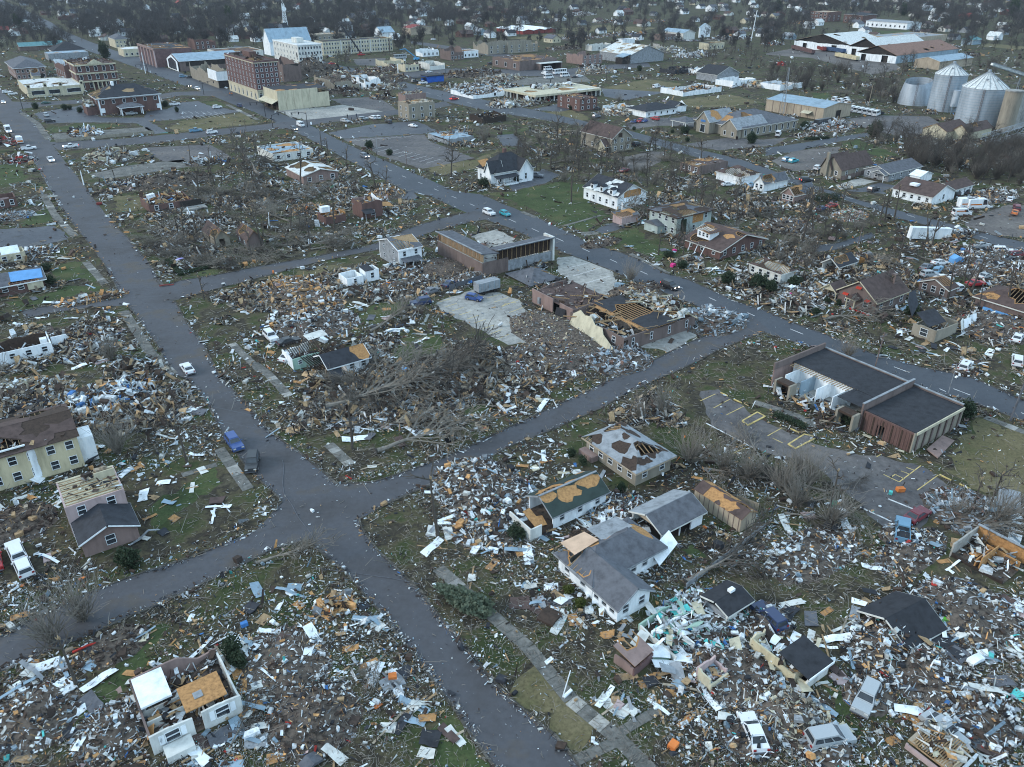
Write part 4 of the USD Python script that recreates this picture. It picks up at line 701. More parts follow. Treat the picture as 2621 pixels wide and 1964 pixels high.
t.walls('brick', jag=.3, wins={'S': (3,1,1.0,1.3,.8,0)}); t.floor(); t.rubble(260,'tan',1.6, z=1.4, size=(.5,2.2)); t.box('front_platform','concrete', t.W * .6, t.W * 1.25,-4.2,-.4,0,.5); t.box('porch_shade', M_VOID, t.W * .7, t.W * 1.2,-.38,-.2,.5,2.3)
t = B('dark_gabled_house','brown house under fallen branches, gable broken open','house',(4,1850,520),(4,1960,480),(4,1620,460),2.6)
t.walls('stone', gable={'S': 2.0,'N': 2.0}, doors={'S': [(.5,1.5,2.2)]}); t.roof('gable',2.2,'brownroof','y', hole=.25, fascia=None); t.floor()
t = B('grey_gabled_house','grey stone house half buried in branches, next to the broken brown gable','house',(4,2130,530),(4,2240,490),(4,1930,480),2.6)
t.walls('brickbrown', gable={'S': 2.0,'N': 2.0}, wins={'W': (2,1,.7,1.0,.8,0)}); t.roof('gable',2.2,'brownroof','y', hole=.15, fascia=None); t.floor()
t = B('rafter_house','collapsed house with a mint green wall and a fan of dark rafters','ruin',(5,345,1570),(5,560,1490),6.0,2.4)
t.wall('S','mint', jag=.3, wins=[(2,1,.7,.8,1.0,0)]); t.wall('W','white', jag=.8); t.wall('N','offwhite', jag=1.2); t.floor(m('darkwood')); t.rubble(110,'white',1.0)
for i in range(16): MB().beam((1.5 + i * .42,.4 + (i % 3) * .2,2.5),(3.2 + i * .5,-3.6 - i * .05,.5),.1,.2).build('rafter', m('darkwood'), t.t)
for i in range(14): MB().beam((.2 + i * .45,.4,2.6),(.4 + i * .45,4.8,3.5),.1,.18).build('rafter', m('darkwood'), t.t)
MB().slab(sbox(0,0,4.2,2.2),0,.06,(5,4,3.4),(1,.1,0),(-.1,1,.15)).build('ceiling_sheet', m('offwhite'), t.t)
t = B('slumped_roof_house','white house end with twin windows under a slumped dark shingle roof','ruin',(5,800,1600),(5,972,1525),6.0,2.4)
t.walls('white', wins={'S': (2,1,.9,1.1,.8,0)}, gable={'E': 1.4}); t.floor(); t.roof('gable',1.5,'shingle','x', ply=.08, holes={'N': .3}, fascia='white', blk=(-3.5,0, t.W + 3.5,6))
MB().slab(Polygon([(0,0),(3,0),(3.2,5),(.6,5.2)]),0,.1,(-4.4,-3.6,.25),(.95,.1,-.05),(.05,.87,.45)).build('slumped_slope', m('shingle'), t.t)
# ------------------------------------------------------------------ houses east of the middle street
def house(name, label, N, R, L, h, look, roof='gable', rise=2.0, rlook='shingle', axis='y', hole=.15, ply=.1, wins=None, cat='house', jag=0, n=70, mix='mixed', hmax=1.0, fascia='offwhite', gable=True, bare='osb', over=.35, rot=0.0, size=1.4, part=0, sides='SWNE', rz=.2,**kw):
    t = Building(name, label, cat, N, R, L, h, rot=rot); ends = {'y': ('S','N'),'x': ('W','E')}[axis]
    t.walls(look, sides, jag=jag, wins=wins or {}, gable={k: rise for k in ends} if roof == 'gable' and gable else {},**kw); t.floor()
    if roof != 'none': t.roof(roof, rise, rlook, axis, hole=hole, ply=ply, fascia=fascia, bare=bare, over=over, size=size)
    if part: t.partitions('offwhite', h * .85, part)
    if n and t.px > 5: panels(t,12,('white','lumber','offwhite', rlook),2.6, True)
    if n: t.rubble(n, mix, hmax, z=rz, size=(.3,1.4) if t.px > 6 else (.6,2.4))
    return t
w2 = lambda c, r=1, dz=2.7: (c, r,.95,1.35,.9, dz)
t = house('dormer_house','white house with three dormers and a black and white patched roof, gable boards torn',(6,935,192),(6,1147,128),(6,690,85),3.9,'white', rise=3.2, rlook='shingle', hole=0, ply=.28, bare='membrane', wins={'S': w2(3),'W': w2(5)}, n=0)
for i in range(3):
    y = t.D * (.2 + .28 * i); t.box('dormer','white',.1,1.8, y - .7, y + .7,4.0,5.5); MB().slab(Polygon([(0,0),(1.7,0),(.85,.8)]),0,2.0,(.05, y - .85,5.5),(0,1,0),(0,0,1)).build('dormer_roof', m('shingle'), t.t); MB().box(.03,.097, y - .4, y + .4,4.3,5.3).build('dormer_window', M_GLASS, t.t)
t.box('torn_gable','osb', t.W * .22, t.W * .8,-.05,-.004,3.3,5.4); t.box('porch_screen','white', t.W * .1, t.W * .5,-1.2,-.1,0,2.4)
t = house('sage_house','pale green two-storey house with its attic boards bare, a porch gable in front',(6,1438,425),(6,1655,325),(6,1200,345),5.6,'sage','hip',1.0,'gray', hole=.25, ply=.6, bare='brown', wins={'W': w2(4,2,2.8),'S': w2(3,2,2.8)}, n=60, mix='brown', fascia='brown', over=.6)
t.box('porch','sage',-2.4,-.05, t.D * .45, t.D * .95,0,2.3); MB().slab(Polygon([(0,0),(t.D * .56,0),(t.D * .28,1.1)]),0,2.7,(-.05, t.D * .98,2.31),(0,-1,0),(0,0,1)).build('porch_gable', m('gray'), t.t); t.box('broken_siding','osb', t.W * .45, t.W * .75,-.05,-.004,2.9,5.2); t.box('ivy', M_LEAF, t.W * .12, t.W * .25,-.4,-.01,.2,4.6)
house('pink_outhouse','small pinkish outbuilding with half a roof, beside the sage green house',(6,975,325),(6,1110,290),(6,920,292),2.3,'pink','shed',.6,'gray', hole=.3, cat='shed', n=20)
t = house('dormer_bungalow','brick bungalow with brown roof, white trim and a wide white dormer',(6,1815,622),(6,2200,515),(6,1560,500),2.6,'brick','gable',2.8,'brownroof','y',.14,.08,{'S': w2(5),'W': w2(3)}, n=50, over=.7)
k = (t.W * .1, t.D * .45,3.6,4.4); t.walls('white', blk=k, h=5.4, z0=3.4, wins={'W': (3,1,.7,1.0,4.0,0)}); t.roof('shed',.5,'brownroof', blk=k, h=5.4, hole=.4)
for i in range(3): MB().beam((-1.8 + i * .3, t.D * (.4 + .2 * i),0),(-.2, t.D * (.4 + .2 * i),2.6),.15).build('porch_prop', m('white'), t.t)
house('white_ruin','white stucco house reduced to corner walls, west of the black-roofed garage',(7,118,838),(7,205,790),(6,2065,735),2.8,'offwhite','hip',1.6,'brownroof', hole=.55, bare='brown', jag=.5, wins={'W': w2(4)}, part=2, n=60, mix='mixed', cat='ruin')
house('black_roof_garage','open garage with a dark roof and a white gable trim, behind the red-awning house',(7,612,752),(7,735,690),(7,482,705),2.2,'offwhite', rise=1.6, rlook='shingle', axis='x', hole=.06, ply=0, cat='garage', n=20, sides='NE')
t = house('red_awning_house','brown brick house with three red window awnings and an arched porch',(7,930,1092),(7,1165,980),(7,585,985),3.1,'brickbrown','gable',3.4,'brownroof','x',0,0,{'W': (2,1,1.1,1.2,.9,0),'S': w2(3)}, n=40, fascia='cream', over=.5)
for y, z in ((.22,2.3),(.8,2.3),(.5,4.6)): MB().slab(sbox(-.65,0,.65,.7),0,.07,(-.5, t.D * y, z),(0,-1,0),(.8,0,.6)).build('awning', mat('awning_look',(.45,.05,.03), var=.2), t.t)
for y in (.42,.62):
    t.box('porch_column','cream',-2.2,-1.95, t.D * y - .12, t.D * y + .12,0,2.4)
t.box('porch_beam','cream',-2.3,-.05, t.D * .39, t.D * .65,2.4,2.7); MB().slab(Polygon([(0,0),(2.9,0),(1.45,.95)]),0,2.4,(-.02, t.D * .52 + 1.45,2.7),(0,-1,0),(0,0,1)).build('porch_gable', m('brownroof'), t.t)
k = (-.5, t.D + .2,4.2,3.8); t.roof('gable',1.5,'brownroof','x', blk=k, h=2.3, fascia='cream', name='carport_roof'); t.wall('W','cream', blk=k, top=[(0,2.2),(.5,3.7),(1,2.2)], z0=2.19)
for y in (k[1] + .1, k[1] + 3.7): t.box('carport_post','cream',-.45,-.3, y - .08, y + .08,0,2.3)
t.box('red_hose','red',-1.6,-1.3,.2, t.D * .55,0,.25,'red strip of canvas along the front bed'); t.box('chimney','brickbrown', t.W * .75, t.W * .85, t.D * .2, t.D * .3,4,6.8)
t = house('twisted_roof_house','pale house whose dark roof is twisted upright behind cracked front rooms',(7,1440,1335),8.5,(7,1212,1275),2.8,'stone','none', wins={'W': (1,1,1.5,1.5,.7,0)}, jag=.5, n=110, mix='white', cat='ruin')
for pts, O, ex, ey in (([(0,0),(5.5,.4),(6.2,3.4),(3,4.2),(.4,3.0)],(1.5,6.5,3.2),(.95,.3,.1),(-.1,.5,.85)),([(0,0),(5,0),(5.4,4),(.4,4.4)],(.5,2.0,2.6),(.9,-.2,.1),(.2,.9,.35)),([(0,0),(4.5,.3),(4,4),(0,3.4)],(7,5,2.0),(.8,.1,-.6),(-.2,.8,.5))):
    MB().slab(Polygon(pts),0,.14, O, ex, ey).build('roof_panel', m('shingle'), t.t)
for i in range(5): MB().slab(sbox(0,0,1.9,2.4),0,.1,(t.W + 1 + i * 1.6,-.6 + .2 * i,.1),(.9,.25 * (-1) ** i,.1),(.1,.35,.9)).build('siding_panel', m('white' if i % 2 else 'offwhite'), t.t)
t = house('brown_hip_house','low house with broad dark brown roof and blue tarps at the right edge',(7,2260,1170),10,(7,1860,985),2.4,'brickbrown','hip',2.6,'brownroof', hole=.03, ply=.04, n=0, over=.6); t.box('tarp', mat('tarp_look',(.13,.33,.62)),-1.1,-.7, t.D * .3, t.D * .8,.2,.9)
house('small_brick_house','small brick house, brown roof littered with white scraps, before the wrecked cars',(7,1545,965),(7,1600,925),(7,1310,885),2.5,'brickbrown','gable',1.6,'brownroof','x',.08,0,{'W': w2(3)}, n=0)
house('grey_brick_bungalow','brick bungalow with white gable trim, seen over the hedge by the far street',(7,235,142),(7,335,75),(7,110,118),2.7,'brickpink','gable',2.2,'gray','x',.15,.05,{'W': w2(3)}, n=30)
house('white_dormer_cottage','grey-roofed cottage with white dormer front, north of the brick bungalow',(6,2190,40),(7,90,-30),(3,10,1600),2.7,'white','gable',2.2,'gray','x',.1,.05,{'W': w2(2)}, n=20)
t = house('tudor_house','brown stone house with a steep gable, dark roofs and a chimney',(3,640,1535),(3,778,1445),(3,455,1500),3.0,'stone','gable',4.0,'brownroof','x',0,0,{'W': w2(2),'S': w2(3)}, n=0, fascia=None)
k = (-.8, t.D * .45, t.W * .6, t.D * .55); t.walls('stone', blk=k, h=3.0, gable={'W': 4.4}); t.roof('gable',4.4,'brownroof','x', blk=k, fascia=None); t.box('chimney','stone',-1.6,-.82, t.D * .62, t.D * .74,0,8.5)
t = house('grey_ranch','grey ranch house with an undamaged grey roof and a front porch',(3,1048,1562),(3,1242,1475),(3,855,1510),2.9,'ltgray','gable',1.9,'gray','x',0,0,{'W': w2(3),'S': w2(4)}, n=0)
k = (-2.2, t.D * .05,4, t.D * .5); t.roof('gable',1.2,'gray','x', blk=k, h=2.8); t.wall('W','ltgray', blk=k, top=[(0,2.7),(.5,3.9),(1,2.7)], z0=2.6); t.box('porch_post','white',-2.1,-1.9, t.D * .07, t.D * .09,0,2.8)
house('white_garden_shed','small white gabled shed beside the grey ranch house',(3,1312,1572),(3,1375,1535),(3,1232,1552),2.3,'white','gable',1.2,'white','y',0,0, cat='shed', n=0, fascia=None)
t = house('brown_roof_ranch','long white house with a brown roof and a tall white gable by the far street',(7,1412,158),(7,1572,92),(7,1140,62),2.8,'white','gable',2.8,'brownroof','y',0,0,{'W': (5,1,.9,1.2,.9,0),'S': (1,1,1,1.6,1.0,0)}, n=0)
k = (t.W,1.0,13,6.5); t.walls('white', blk=k, h=2.8, wins={'S': (4,1,.8,1.2,.9,0)}); t.roof('gable',1.6,'brownroof','x', blk=k, h=2.8); t.box('roof_scrap','white',2.0,4.2,7,9.4,4.3,5.0)
t = house('steep_white_house','white Victorian house with steep black roofs, one back corner torn off',(1,2075,1592),(2,160,1515),(1,1862,1545),4.2,'white','hip',5.0,'black', hole=.0, ply=.0, wins={'S': (4,1,.7,2.0,.9,0),'W': w2(3)}, n=0, over=.4)
for k, ax in (((t.W * .55,-1.6, t.W * .35,5),'y'),((-1.6,.5,5, t.D * .35),'x')): t.walls('white', blk=k, h=4.2, gable={'S' if ax == 'y' else 'W': 3.6}, wins={'S': (1,1,.8,2.0,1,0)}); t.roof('gable',3.6,'black', ax, blk=k, h=4.2)
t.box('veranda','white',-.9, t.W * .5,-2.4,-.2,0,.5); MB().slab(sbox(0,0, t.W * .5 + 1.2,2.4),0,.1,(-1,-2.5,2.6),(1,0,0),(0,.97,.25)).build('veranda_roof', m('shingle'), t.t)
for i in range(4): t.box('veranda_post','white',-.8 + i * t.W * .16,-.65 + i * t.W * .16,-2.4,-2.25,.5,2.7)
t.box('chimney','brick', t.W * .45, t.W * .53, t.D * .5, t.D * .58,8,10.6)
MB().slab(Polygon([(0,0),(4,0),(4.4,3.5),(1,4.2)]),0,.1,(-.5, t.D - 4,5.0),(1,0,.2),(-.2,.8,.3)).build('torn_roof_boards', m('osb'), t.t)
t = house('tan_gable_house','tall tan house with brown roof and holed gable by the second street',(2,890,1312),(2,1006,1272),(2,690,1230),5.6,'stone','gable',3.6,'brownroof','y',0,0,{'S': w2(3,2,2.8),'W': w2(4)}, n=0)
k = (-2.6,1,5,5.5); t.roof('gable',2.4,'brownroof','x', blk=k, h=2.6); t.wall('W','cream', blk=k, top=[(0,2.5),(.5,4.9),(1,2.5)], z0=.2); t.box('gable_hole','brown', t.W * .3, t.W * .5,-.05,-.004,5.6,7.2)
house('burnt_brick_ruin','brown brick ruin with a cream ceiling slab, near the far street',(2,1640,1502),(2,1850,1445),(2,1503,1452),3.2,'brickbrown','flat',0,'brownroof', hole=.4, jag=.6, wins={'W': w2(3)}, n=110, cat='ruin', part=2, rz=2.4)
house('rafter_frame_house','white-walled house with charred rafters standing, a white car below it',(2,1992,1592),(2,2085,1540),(2,1838,1525),2.8,'white','hip',2.4,'brownroof', hole=.55, bare='brown', n=70, cat='ruin')
# ------------------------------------------------------------------ the block round the far street
t = house('tan_metal_warehouse','tan metal warehouse with a blue-grey roof',(3,484,1035),(3,692,990),(3,4,948),5.6,'tan','gable',1.7,'bluemetal','y',0,0, cat='warehouse', n=0, fascia='tan', over=.2, doors={'S': [(.55,4,3.6)]})
for i in range(1,8): t.box('wall_rib','brickbrown',-.09,-.004, t.D * i / 8 - .12, t.D * i / 8 + .12,0,5.6)
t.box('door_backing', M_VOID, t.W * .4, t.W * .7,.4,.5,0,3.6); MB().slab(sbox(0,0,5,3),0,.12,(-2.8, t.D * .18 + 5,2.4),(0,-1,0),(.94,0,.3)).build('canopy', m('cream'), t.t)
t = house('community_hall','cream hall with grey-green roofs, an arched entry gable and plywood patches',(2,2005,1190),(3,282,1112),(2,1640,1095),4.2,'stone','hip',4.2,'gray', hole=.02, ply=.08, wins={'S': (9,1,1.2,2.4,.9,0),'W': (4,1,1.2,1.8,.9,0)}, n=0, cat='hall', size=2.4)
k = (-4, t.D * .55,16,7.5); t.walls('stone', blk=k, h=5.2, gable={'W': 4.0}, wins={'W': (1,1,2.6,3.2,.3,0)}); t.roof('gable',4.0,'ltgray','x', blk=k, h=5.2, plys={'S': .1}, size=2)
k = (-3,.5,20,9); t.walls('stone', blk=k, h=4.2, gable={'W': 3.6}, wins={'W': (2,1,1,1.6,.9,0)}); t.roof('gable',3.6,'ltgray','x', blk=k, h=4.2)
t.box('sign','blue',-4.1,-4.01, t.D * .55 + 2.4, t.D * .55 + 5.1,4.6,5.5)
c = Building('entry_canopy','grey hipped drop-off canopy on posts before the cream hall','canopy',(2,1520,1115),(2,1605,1095),(2,1440,1085),3.2); c.roof('hip',1.8,'gray', over=.6)
for x in (.2, c.W - .2):
    for y in (.2, c.D - .2): c.box('post','white', x - .15, x + .15, y - .15, y + .15,0,3.2)
t = house('long_dark_roof_house','low white house under a wide dark roof north of the cream hall',(2,1182,1012),(2,1395,965),(2,1115,962),2.8,'white','hip',2.4,'shingle', hole=0, ply=0, wins={'S': (5,1,.9,1.1,.9,0)}, n=0); k = (t.W,2,9,7); t.walls('white', blk=k, gable={'E': 2,'S': 0}); t.roof('gable',2.0,'shingle','y', blk=k)
house('white_wall_ruin','broken white walls in a heap of pale rubble, left of the wide dark roof',(2,950,985),(2,1120,955),(2,890,945),2.8,'white','none', jag=1.2, n=190, mix='cream', hmax=1.8, cat='ruin')
house('square_brick_house','square two-storey red brick house without its roof',(2,615,958),(2,745,935),(2,508,905),6.0,'brick','flat',0,'brownroof', hole=.25, jag=.4, wins={'S': w2(3,2,2.8),'W': w2(3,2,2.8)}, n=60, rz=5, mix='brown')
t = house('cream_market','wide store with a torn cream roof and its glass fronts blown out',(2,235,888),(2,742,812),(2,28,822),4.2,'offwhite','flat',0,'cream', hole=.06, ply=.10, n=0, cat='store', sides='NE', bare='membrane', size=2.5)
for k, n_ in (('S',14),('W',9)):
    O, ex, L = t.side(k)
    for i in range(n_ + 1):
        if (i * 7) % 5: p = np.array(O) + np.array(ex) * L * i / n_; t.box('column','offwhite' if i % 3 else 'brickbrown', p[0] - .3, p[0] + .3, p[1] - .3 + .35, p[1] + .3 + .35,0,3.2)
t.box('fascia_band','cream',-.3, t.W,-.35,-.02,3.0,4.1); t.box('fascia_band','cream',-.35,-.02,.02, t.D,3.0,4.1); t.box('back_room','darkwood',3, t.W - 2,5, t.D - 2,.1,3.1); t.rubble(260,'mixed',1.6, blk=(0,0, t.W,5), size=(.6,2.2))
t.rubble(190,'white',1.0, blk=(t.W * .3, t.D * .5, t.W * .6, t.D * .4), z=3.9, size=(.8,3))
house('pale_rubble_shop','white shop crushed to low walls full of pale rubble beside the second street',(1,1882,852),(1,2172,795),(1,1718,802),2.8,'white','none', jag=1.3, n=420, mix='white', hmax=2.6, cat='ruin', wins={'S': (5,1,1.4,1.6,.6,0)})
house('stone_flats','grey-brown two-storey stone block with a broken flat roof',(1,1335,1035),(1,1542,1005),(1,1250,1005),7.6,'stone','flat',0,'tan', hole=.2, jag=.6, wins={'S': (3,2,1,1.5,1,3.2),'W': (2,2,1,1.5,1,3.2)}, n=70, rz=7.0, mix='cream', cat='apartment house')
house('brick_cream_ruin','brick ruin open at the top with cream ceiling boards, behind the grey stone block',(1,1305,895),(1,1455,870),(1,1212,880),5.0,'brickpink','none', jag=1.2, n=180, mix='cream', hmax=2.0, rz=2.8, cat='ruin')
house('scorched_house','dark roofless house with pale boarded windows, near the centre of the middle block',(1,1962,1065),(1,2112,1025),(1,1838,1035),3.4,'darkwood','none', jag=1.0, n=150, mix='brown', hmax=2.6, cat='ruin')
t = house('flat_roof_clinic','low pale building with a light blue flat roof peeled to plywood on one side',(1,172,1392),(1,502,1340),(1,78,1315),3.0,'offwhite','flat',0,'bluemetal', hole=.05, ply=.3, wins={'S': (4,1,1.3,1.3,.9,0)}, n=40, rz=2.7)
house('membrane_roof_house','brick house with a crumpled white sheet over its broken roof',(1,430,1585),(1,712,1532),(1,328,1500),3.0,'brickpink','gable',1.6,'membrane','y',.3,.1,{'S': (3,1,1.2,1.4,.8,0)}, n=60, bare='brown')
t = house('canopy_sheet_ruin','crumpled blue-grey metal canopy over a shredded kiosk, in the middle car parks',(1,1660,1240),(1,1860,1200),(1,1600,1170),2.2,'ltgray','flat',0,'bluemetal', hole=.2, jag=.8, n=170, mix='metal', hmax=1.8, cat='ruin')
house('corner_wall_house','white ruined house with an orange plywood ceiling, near the white van',(2,1500,830),(2,1720,770),(2,1440,780),3.0,'white','none', jag=1.0, n=120, mix='tan', hmax=1.6, rz=1.4, cat='ruin')
t = house('black_roof_church','small pale church-like house with a black roof and high gables',(2,1790,705),(2,1890,670),(2,1690,670),4.2,'ltgray','gable',4.2,'black','y',0,0,{'S': w2(2)}, n=0, cat='house')
house('white_two_part_ruin','white roofless house with a car under its front wall, right of the small grey church',(2,1930,750),(2,2085,720),(2,1870,715),3.6,'white','none', jag=1.0, n=80, mix='white', wins={'S': w2(4)}, cat='ruin')
house('white_fragment_house','white house fragments piled by the cross street, furthest right of its row',(3,120,780),(3,210,740),(3,60,740),3.2,'white','none', jag=1.6, n=120, mix='tan', hmax=2.2, cat='ruin')
# ------------------------------------------------------------------ downtown
t = Building('brick_hotel','six-storey brick hotel with cream arched ground floors and an emptied roof','hotel',(0,2222,872),(1,192,835),(0,2030,772),20.5)
t.walls('cream', h=5.6, wins={'W': (7,1,1.5,2.6,.8,0),'S': (4,1,1.5,2.6,.8,0)}, arch=True, thick=.3); t.walls('plum', z0=5.6, wins={'W': (9,5,1.0,1.5,6.6,2.75),'S': (5,5,1.0,1.5,6.6,2.75)}); t.trim('cream',5.4,.4,.3); t.trim('cream',19.2,.35,.35); t.floor(z=5.4)
t.roof('flat',0,'brownroof', h=20.3, flat_z=.6, hole=.2); t.box('roof_stair','brick', t.W * .5, t.W * .8, t.D * .5, t.D * .75,19.7,22.6); t.rubble(70,'brown',.8, z=19.8, size=(1,3))
t = Building('white_hotel','white five-storey hotel with rows of small windows and a flat roof','hotel',(1,398,600),(1,612,588),(1,152,545),16)
t.walls('offwhite', wins={'S': (8,4,1.1,1.7,2.6,3.4),'W': (8,4,1.1,1.7,2.6,3.4)}); t.roof('flat',0,'membrane'); t.trim('white',15.4,.5,.25); t.trim('white',3.6,.25,.1); t.box('lift_tower','offwhite', t.W * .3, t.W * .6, t.D * .3, t.D * .5,15.8,19)
t = Building('grey_roof_church','tall church with steep blue-grey roofs and dark slatted gables behind the white hotel','church',(1,150,480),(1,470,450),(1,20,470),10)
t.walls('white', gable={'W': 9}); t.roof('gable',9,'bluemetal','x', fascia='white'); 
for f in (.12,.45): MB().slab(sbox(0,0,4.5,15),.1,.25,(t.W * f,1,10.8),(1,0,0),(0, t.D / 2,9) / np.hypot(t.D / 2,9)).build('slatted_panel', m('black'), t.t)
t = Building('beige_store','blank beige department store with a torn black roof and a canvas awning','store',(1,217,952),(1,648,905),(1,112,905),9.5)
t.wall('S','cream', span=(0, t.W * .78)); t.wall('S','cream', span=(t.W * .78, t.W), h=7.2); t.wall('E','cream', h=7.2); t.wall('N','brickbrown'); t.wall('W','cream', z0=4.0); t.wall('W','darkwood', h=3.98, doors=[(.3,4,3.2),(.7,4,3.2)]); t.roof('flat',0,'shingle', hole=.08, ply=.1)
for i in range(1,5): t.box('wall_seam','tan', t.W * .78 * i / 5 - .1, t.W * .78 * i / 5 + .1,-.03,-.004,.3,9.3)
MB().slab(sbox(0,0, t.D,4.2),0,.15,(-3.4, t.D,3.4),(0,-1,0),(.9,0,.4)).build('awning', m('cream'), t.t)
t = Building('long_beige_block','long beige three-storey block with a line of dark windows','apartment house',(1,600,478),(1,1272,452),16,10)
t.walls('cream', wins={'S': (26,3,1.1,1.6,1.2,3.1),'W': (5,3,1.1,1.6,1.2,3.1)}); t.roof('flat',0,'shingle', hole=.1, ply=.1); t.trim('cream',3.3,.3,.1)
for i in range(6): t.box('pilaster','brickbrown' if i == 5 else 'offwhite', t.W * (.25 + .14 * i) - .4, t.W * (.25 + .14 * i) + .4,-.25,-.005,0,10.2)
house('tan_annex','tan flat-roofed annex behind the long beige block',(1,470,392),(1,805,375),14,8.5,'stone','flat',0,'tan', hole=.1, wins={'S': (8,2,1.2,1.6,1.2,3.4)}, n=40, rz=8, cat='store')
house('red_roof_depot','beige depot with a low red metal roof beyond downtown',(1,1345,305),(1,1515,292),(1,1252,296),6.5,'tan','gable',2.4,'redroof','y',0,0, n=0, cat='warehouse')
house('blue_roof_shop','white shop front with a blue metal roof, left of the red-roofed depot',(1,1095,330),(1,1240,328),(1,1085,316),5,'white','gable',4.5,'bluemetal','x',0,0, n=0, cat='store')
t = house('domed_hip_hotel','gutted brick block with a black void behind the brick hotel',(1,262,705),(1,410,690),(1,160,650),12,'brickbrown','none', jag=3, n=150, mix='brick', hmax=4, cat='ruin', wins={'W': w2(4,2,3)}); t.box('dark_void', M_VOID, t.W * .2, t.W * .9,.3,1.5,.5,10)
for i,(N, R, L, h, lk, lab) in enumerate((((1,700,780),(1,960,760),(1,600,720),5,'stone','stone storefront wall left standing in the brown rubble, nearest the beige store'),((1,960,770),(1,1080,755),(1,930,730),6,'white','two tall white wall stubs among splintered timber beside the middle street'),((1,1160,590),(1,1270,575),(1,1105,560),5,'cream','rounded cream wall piece on the pink rubble lot'),((1,1300,620),(1,1420,610),(1,1285,600),5,'cream','split cream wall with dark rubble spilling out, on the pink rubble lot'),
        ((1,1510,605),(1,1645,595),(1,1470,580),4.5,'offwhite','pale open shop frame on thin columns'),((1,1450,490),(1,1580,478),(1,1440,475),5,'white','white three-walled ruin near the blue lift'),((1,1690,520),(1,1795,510),(1,1640,500),9,'brickbrown','brown brick gable end with a round window'),((1,1800,500),(1,1925,490),12,5,'white','white low shop under a black roof scrap'),
        ((1,2010,470),(1,2240,455),(1,1938,445),9,'stone','tan two-storey brick shell'),((2,0,462),(2,240,440),14,9,'stone','tan brick two-storey ruin with a broken end, right of the tan shell'),((2,640,560),(2,810,545),(2,595,530),7,'brickpink','pinkish brick ruin open to the sky'),((2,720,440),(2,870,425),(2,700,430),5,'offwhite','white curved-front shop without a roof'),((2,980,405),(2,1115,400),(2,970,395),6,'white','white flat block behind the grey gabled hall'),((2,1210,460),(2,1310,450),(2,1195,445),6,'concrete','grey concrete wall next to the grey gabled hall'),((2,1340,350),(2,1460,345),(2,1320,335),5,'brickbrown','brown low hut before the long white metal hall'),
        ((2,1720,430),(2,1870,420),(2,1700,415),5,'cream','cream block house with dark windows near the chimney pole'),((2,1630,640),(2,1700,630),(2,1610,620),4,'white','white wall scrap next to the small grey church'),((2,1430,640),(2,1600,620),(2,1400,610),3,'shingle','heap of black charred timber west of the small grey church'),((0,1900,540),(0,2212,500),(0,1880,500),7,'offwhite','pale flat-roofed store behind the damaged storefronts'),((0,1680,430),(0,1860,420),(0,1640,410),8,'brick','brick block with a gaping brown roof, top of downtown'))):
    roof = 'flat' if any(s in lab for s in ('flat','hut','black roof','cream block','storefronts')) else 'none'
    house('ruined_building' if roof == 'none' else 'flat_roofed_shop', lab, N, R, L, h, lk, roof,0,'shingle' if i % 2 else 'brownroof', hole=.2 if roof == 'flat' else 0, jag=0 if roof == 'flat' else h * .45, wins={'S': (4,2 if h > 6 else 1,1.2,1.7,1.0,3.2)}, n=90, mix='brick' if 'brick' in lab else 'cream', hmax=2.0, cat='ruin' if roof == 'none' else 'shop', rz=.3)
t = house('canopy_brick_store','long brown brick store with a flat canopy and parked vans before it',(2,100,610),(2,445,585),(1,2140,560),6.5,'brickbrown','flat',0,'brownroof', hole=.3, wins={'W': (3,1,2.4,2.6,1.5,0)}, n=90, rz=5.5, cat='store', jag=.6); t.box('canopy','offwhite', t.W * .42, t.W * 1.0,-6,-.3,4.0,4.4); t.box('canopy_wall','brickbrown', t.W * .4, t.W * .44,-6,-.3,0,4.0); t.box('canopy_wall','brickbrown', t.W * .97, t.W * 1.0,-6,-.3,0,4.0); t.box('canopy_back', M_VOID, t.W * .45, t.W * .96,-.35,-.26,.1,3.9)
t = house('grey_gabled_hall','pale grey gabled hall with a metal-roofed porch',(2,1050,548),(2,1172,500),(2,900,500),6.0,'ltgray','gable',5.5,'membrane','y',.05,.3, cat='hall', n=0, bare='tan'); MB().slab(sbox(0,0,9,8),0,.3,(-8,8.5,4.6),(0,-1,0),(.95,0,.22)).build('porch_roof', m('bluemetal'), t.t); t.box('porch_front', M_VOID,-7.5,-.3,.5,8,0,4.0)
t = Building('bank','dark-roofed red brick bank with white cornice, one end torn to bare timber','bank',(0,862,992),(0,1396,942),(0,712,955),8.0)
t.walls('brick', wins={'S': (6,1,1.2,1.6,5.2,0),'W': (2,2,1.1,1.7,1.2,4.0)}); t.roof('hip',4.6,'shingle', holes={'W': .45,'E': .12}, ply=.03, fascia='white', over=.8, bare='lumber'); t.trim('white',7.3,.6,.35); t.floor()
for f in (0.02,.98): t.box('corner_pilaster','white', t.W * f - .35, t.W * f + .35,-.2,-.005,0,7.3)
for f in (.06,.95): t.box('ground_window','white', t.W * f - .9, t.W * f + .9,-.12,-.004,1.0,3.2)
k = (-5,3,5, t.D * .6); t.walls('brick', blk=k, h=5, jag=1.2); t.rubble(150,'cream',2.5, blk=k, z=3.5, size=(.8,2.6))
k = (t.W * .28,-8.5, t.W * .36,7.5); t.roof('hip',1.6,'gray', blk=k, h=3.9, fascia='white')
for x in (k[0] + .5, k[0] + k[2] - .5):
    for y in (k[1] + .4, k[1] + 4): t.box('drive_through_column','white', x - .22, x + .22, y - .22, y + .22,0,3.9)
t.box('roof_unit','white', t.W * .32, t.W * .36, t.D * .45, t.D * .55,11.8,14.2)
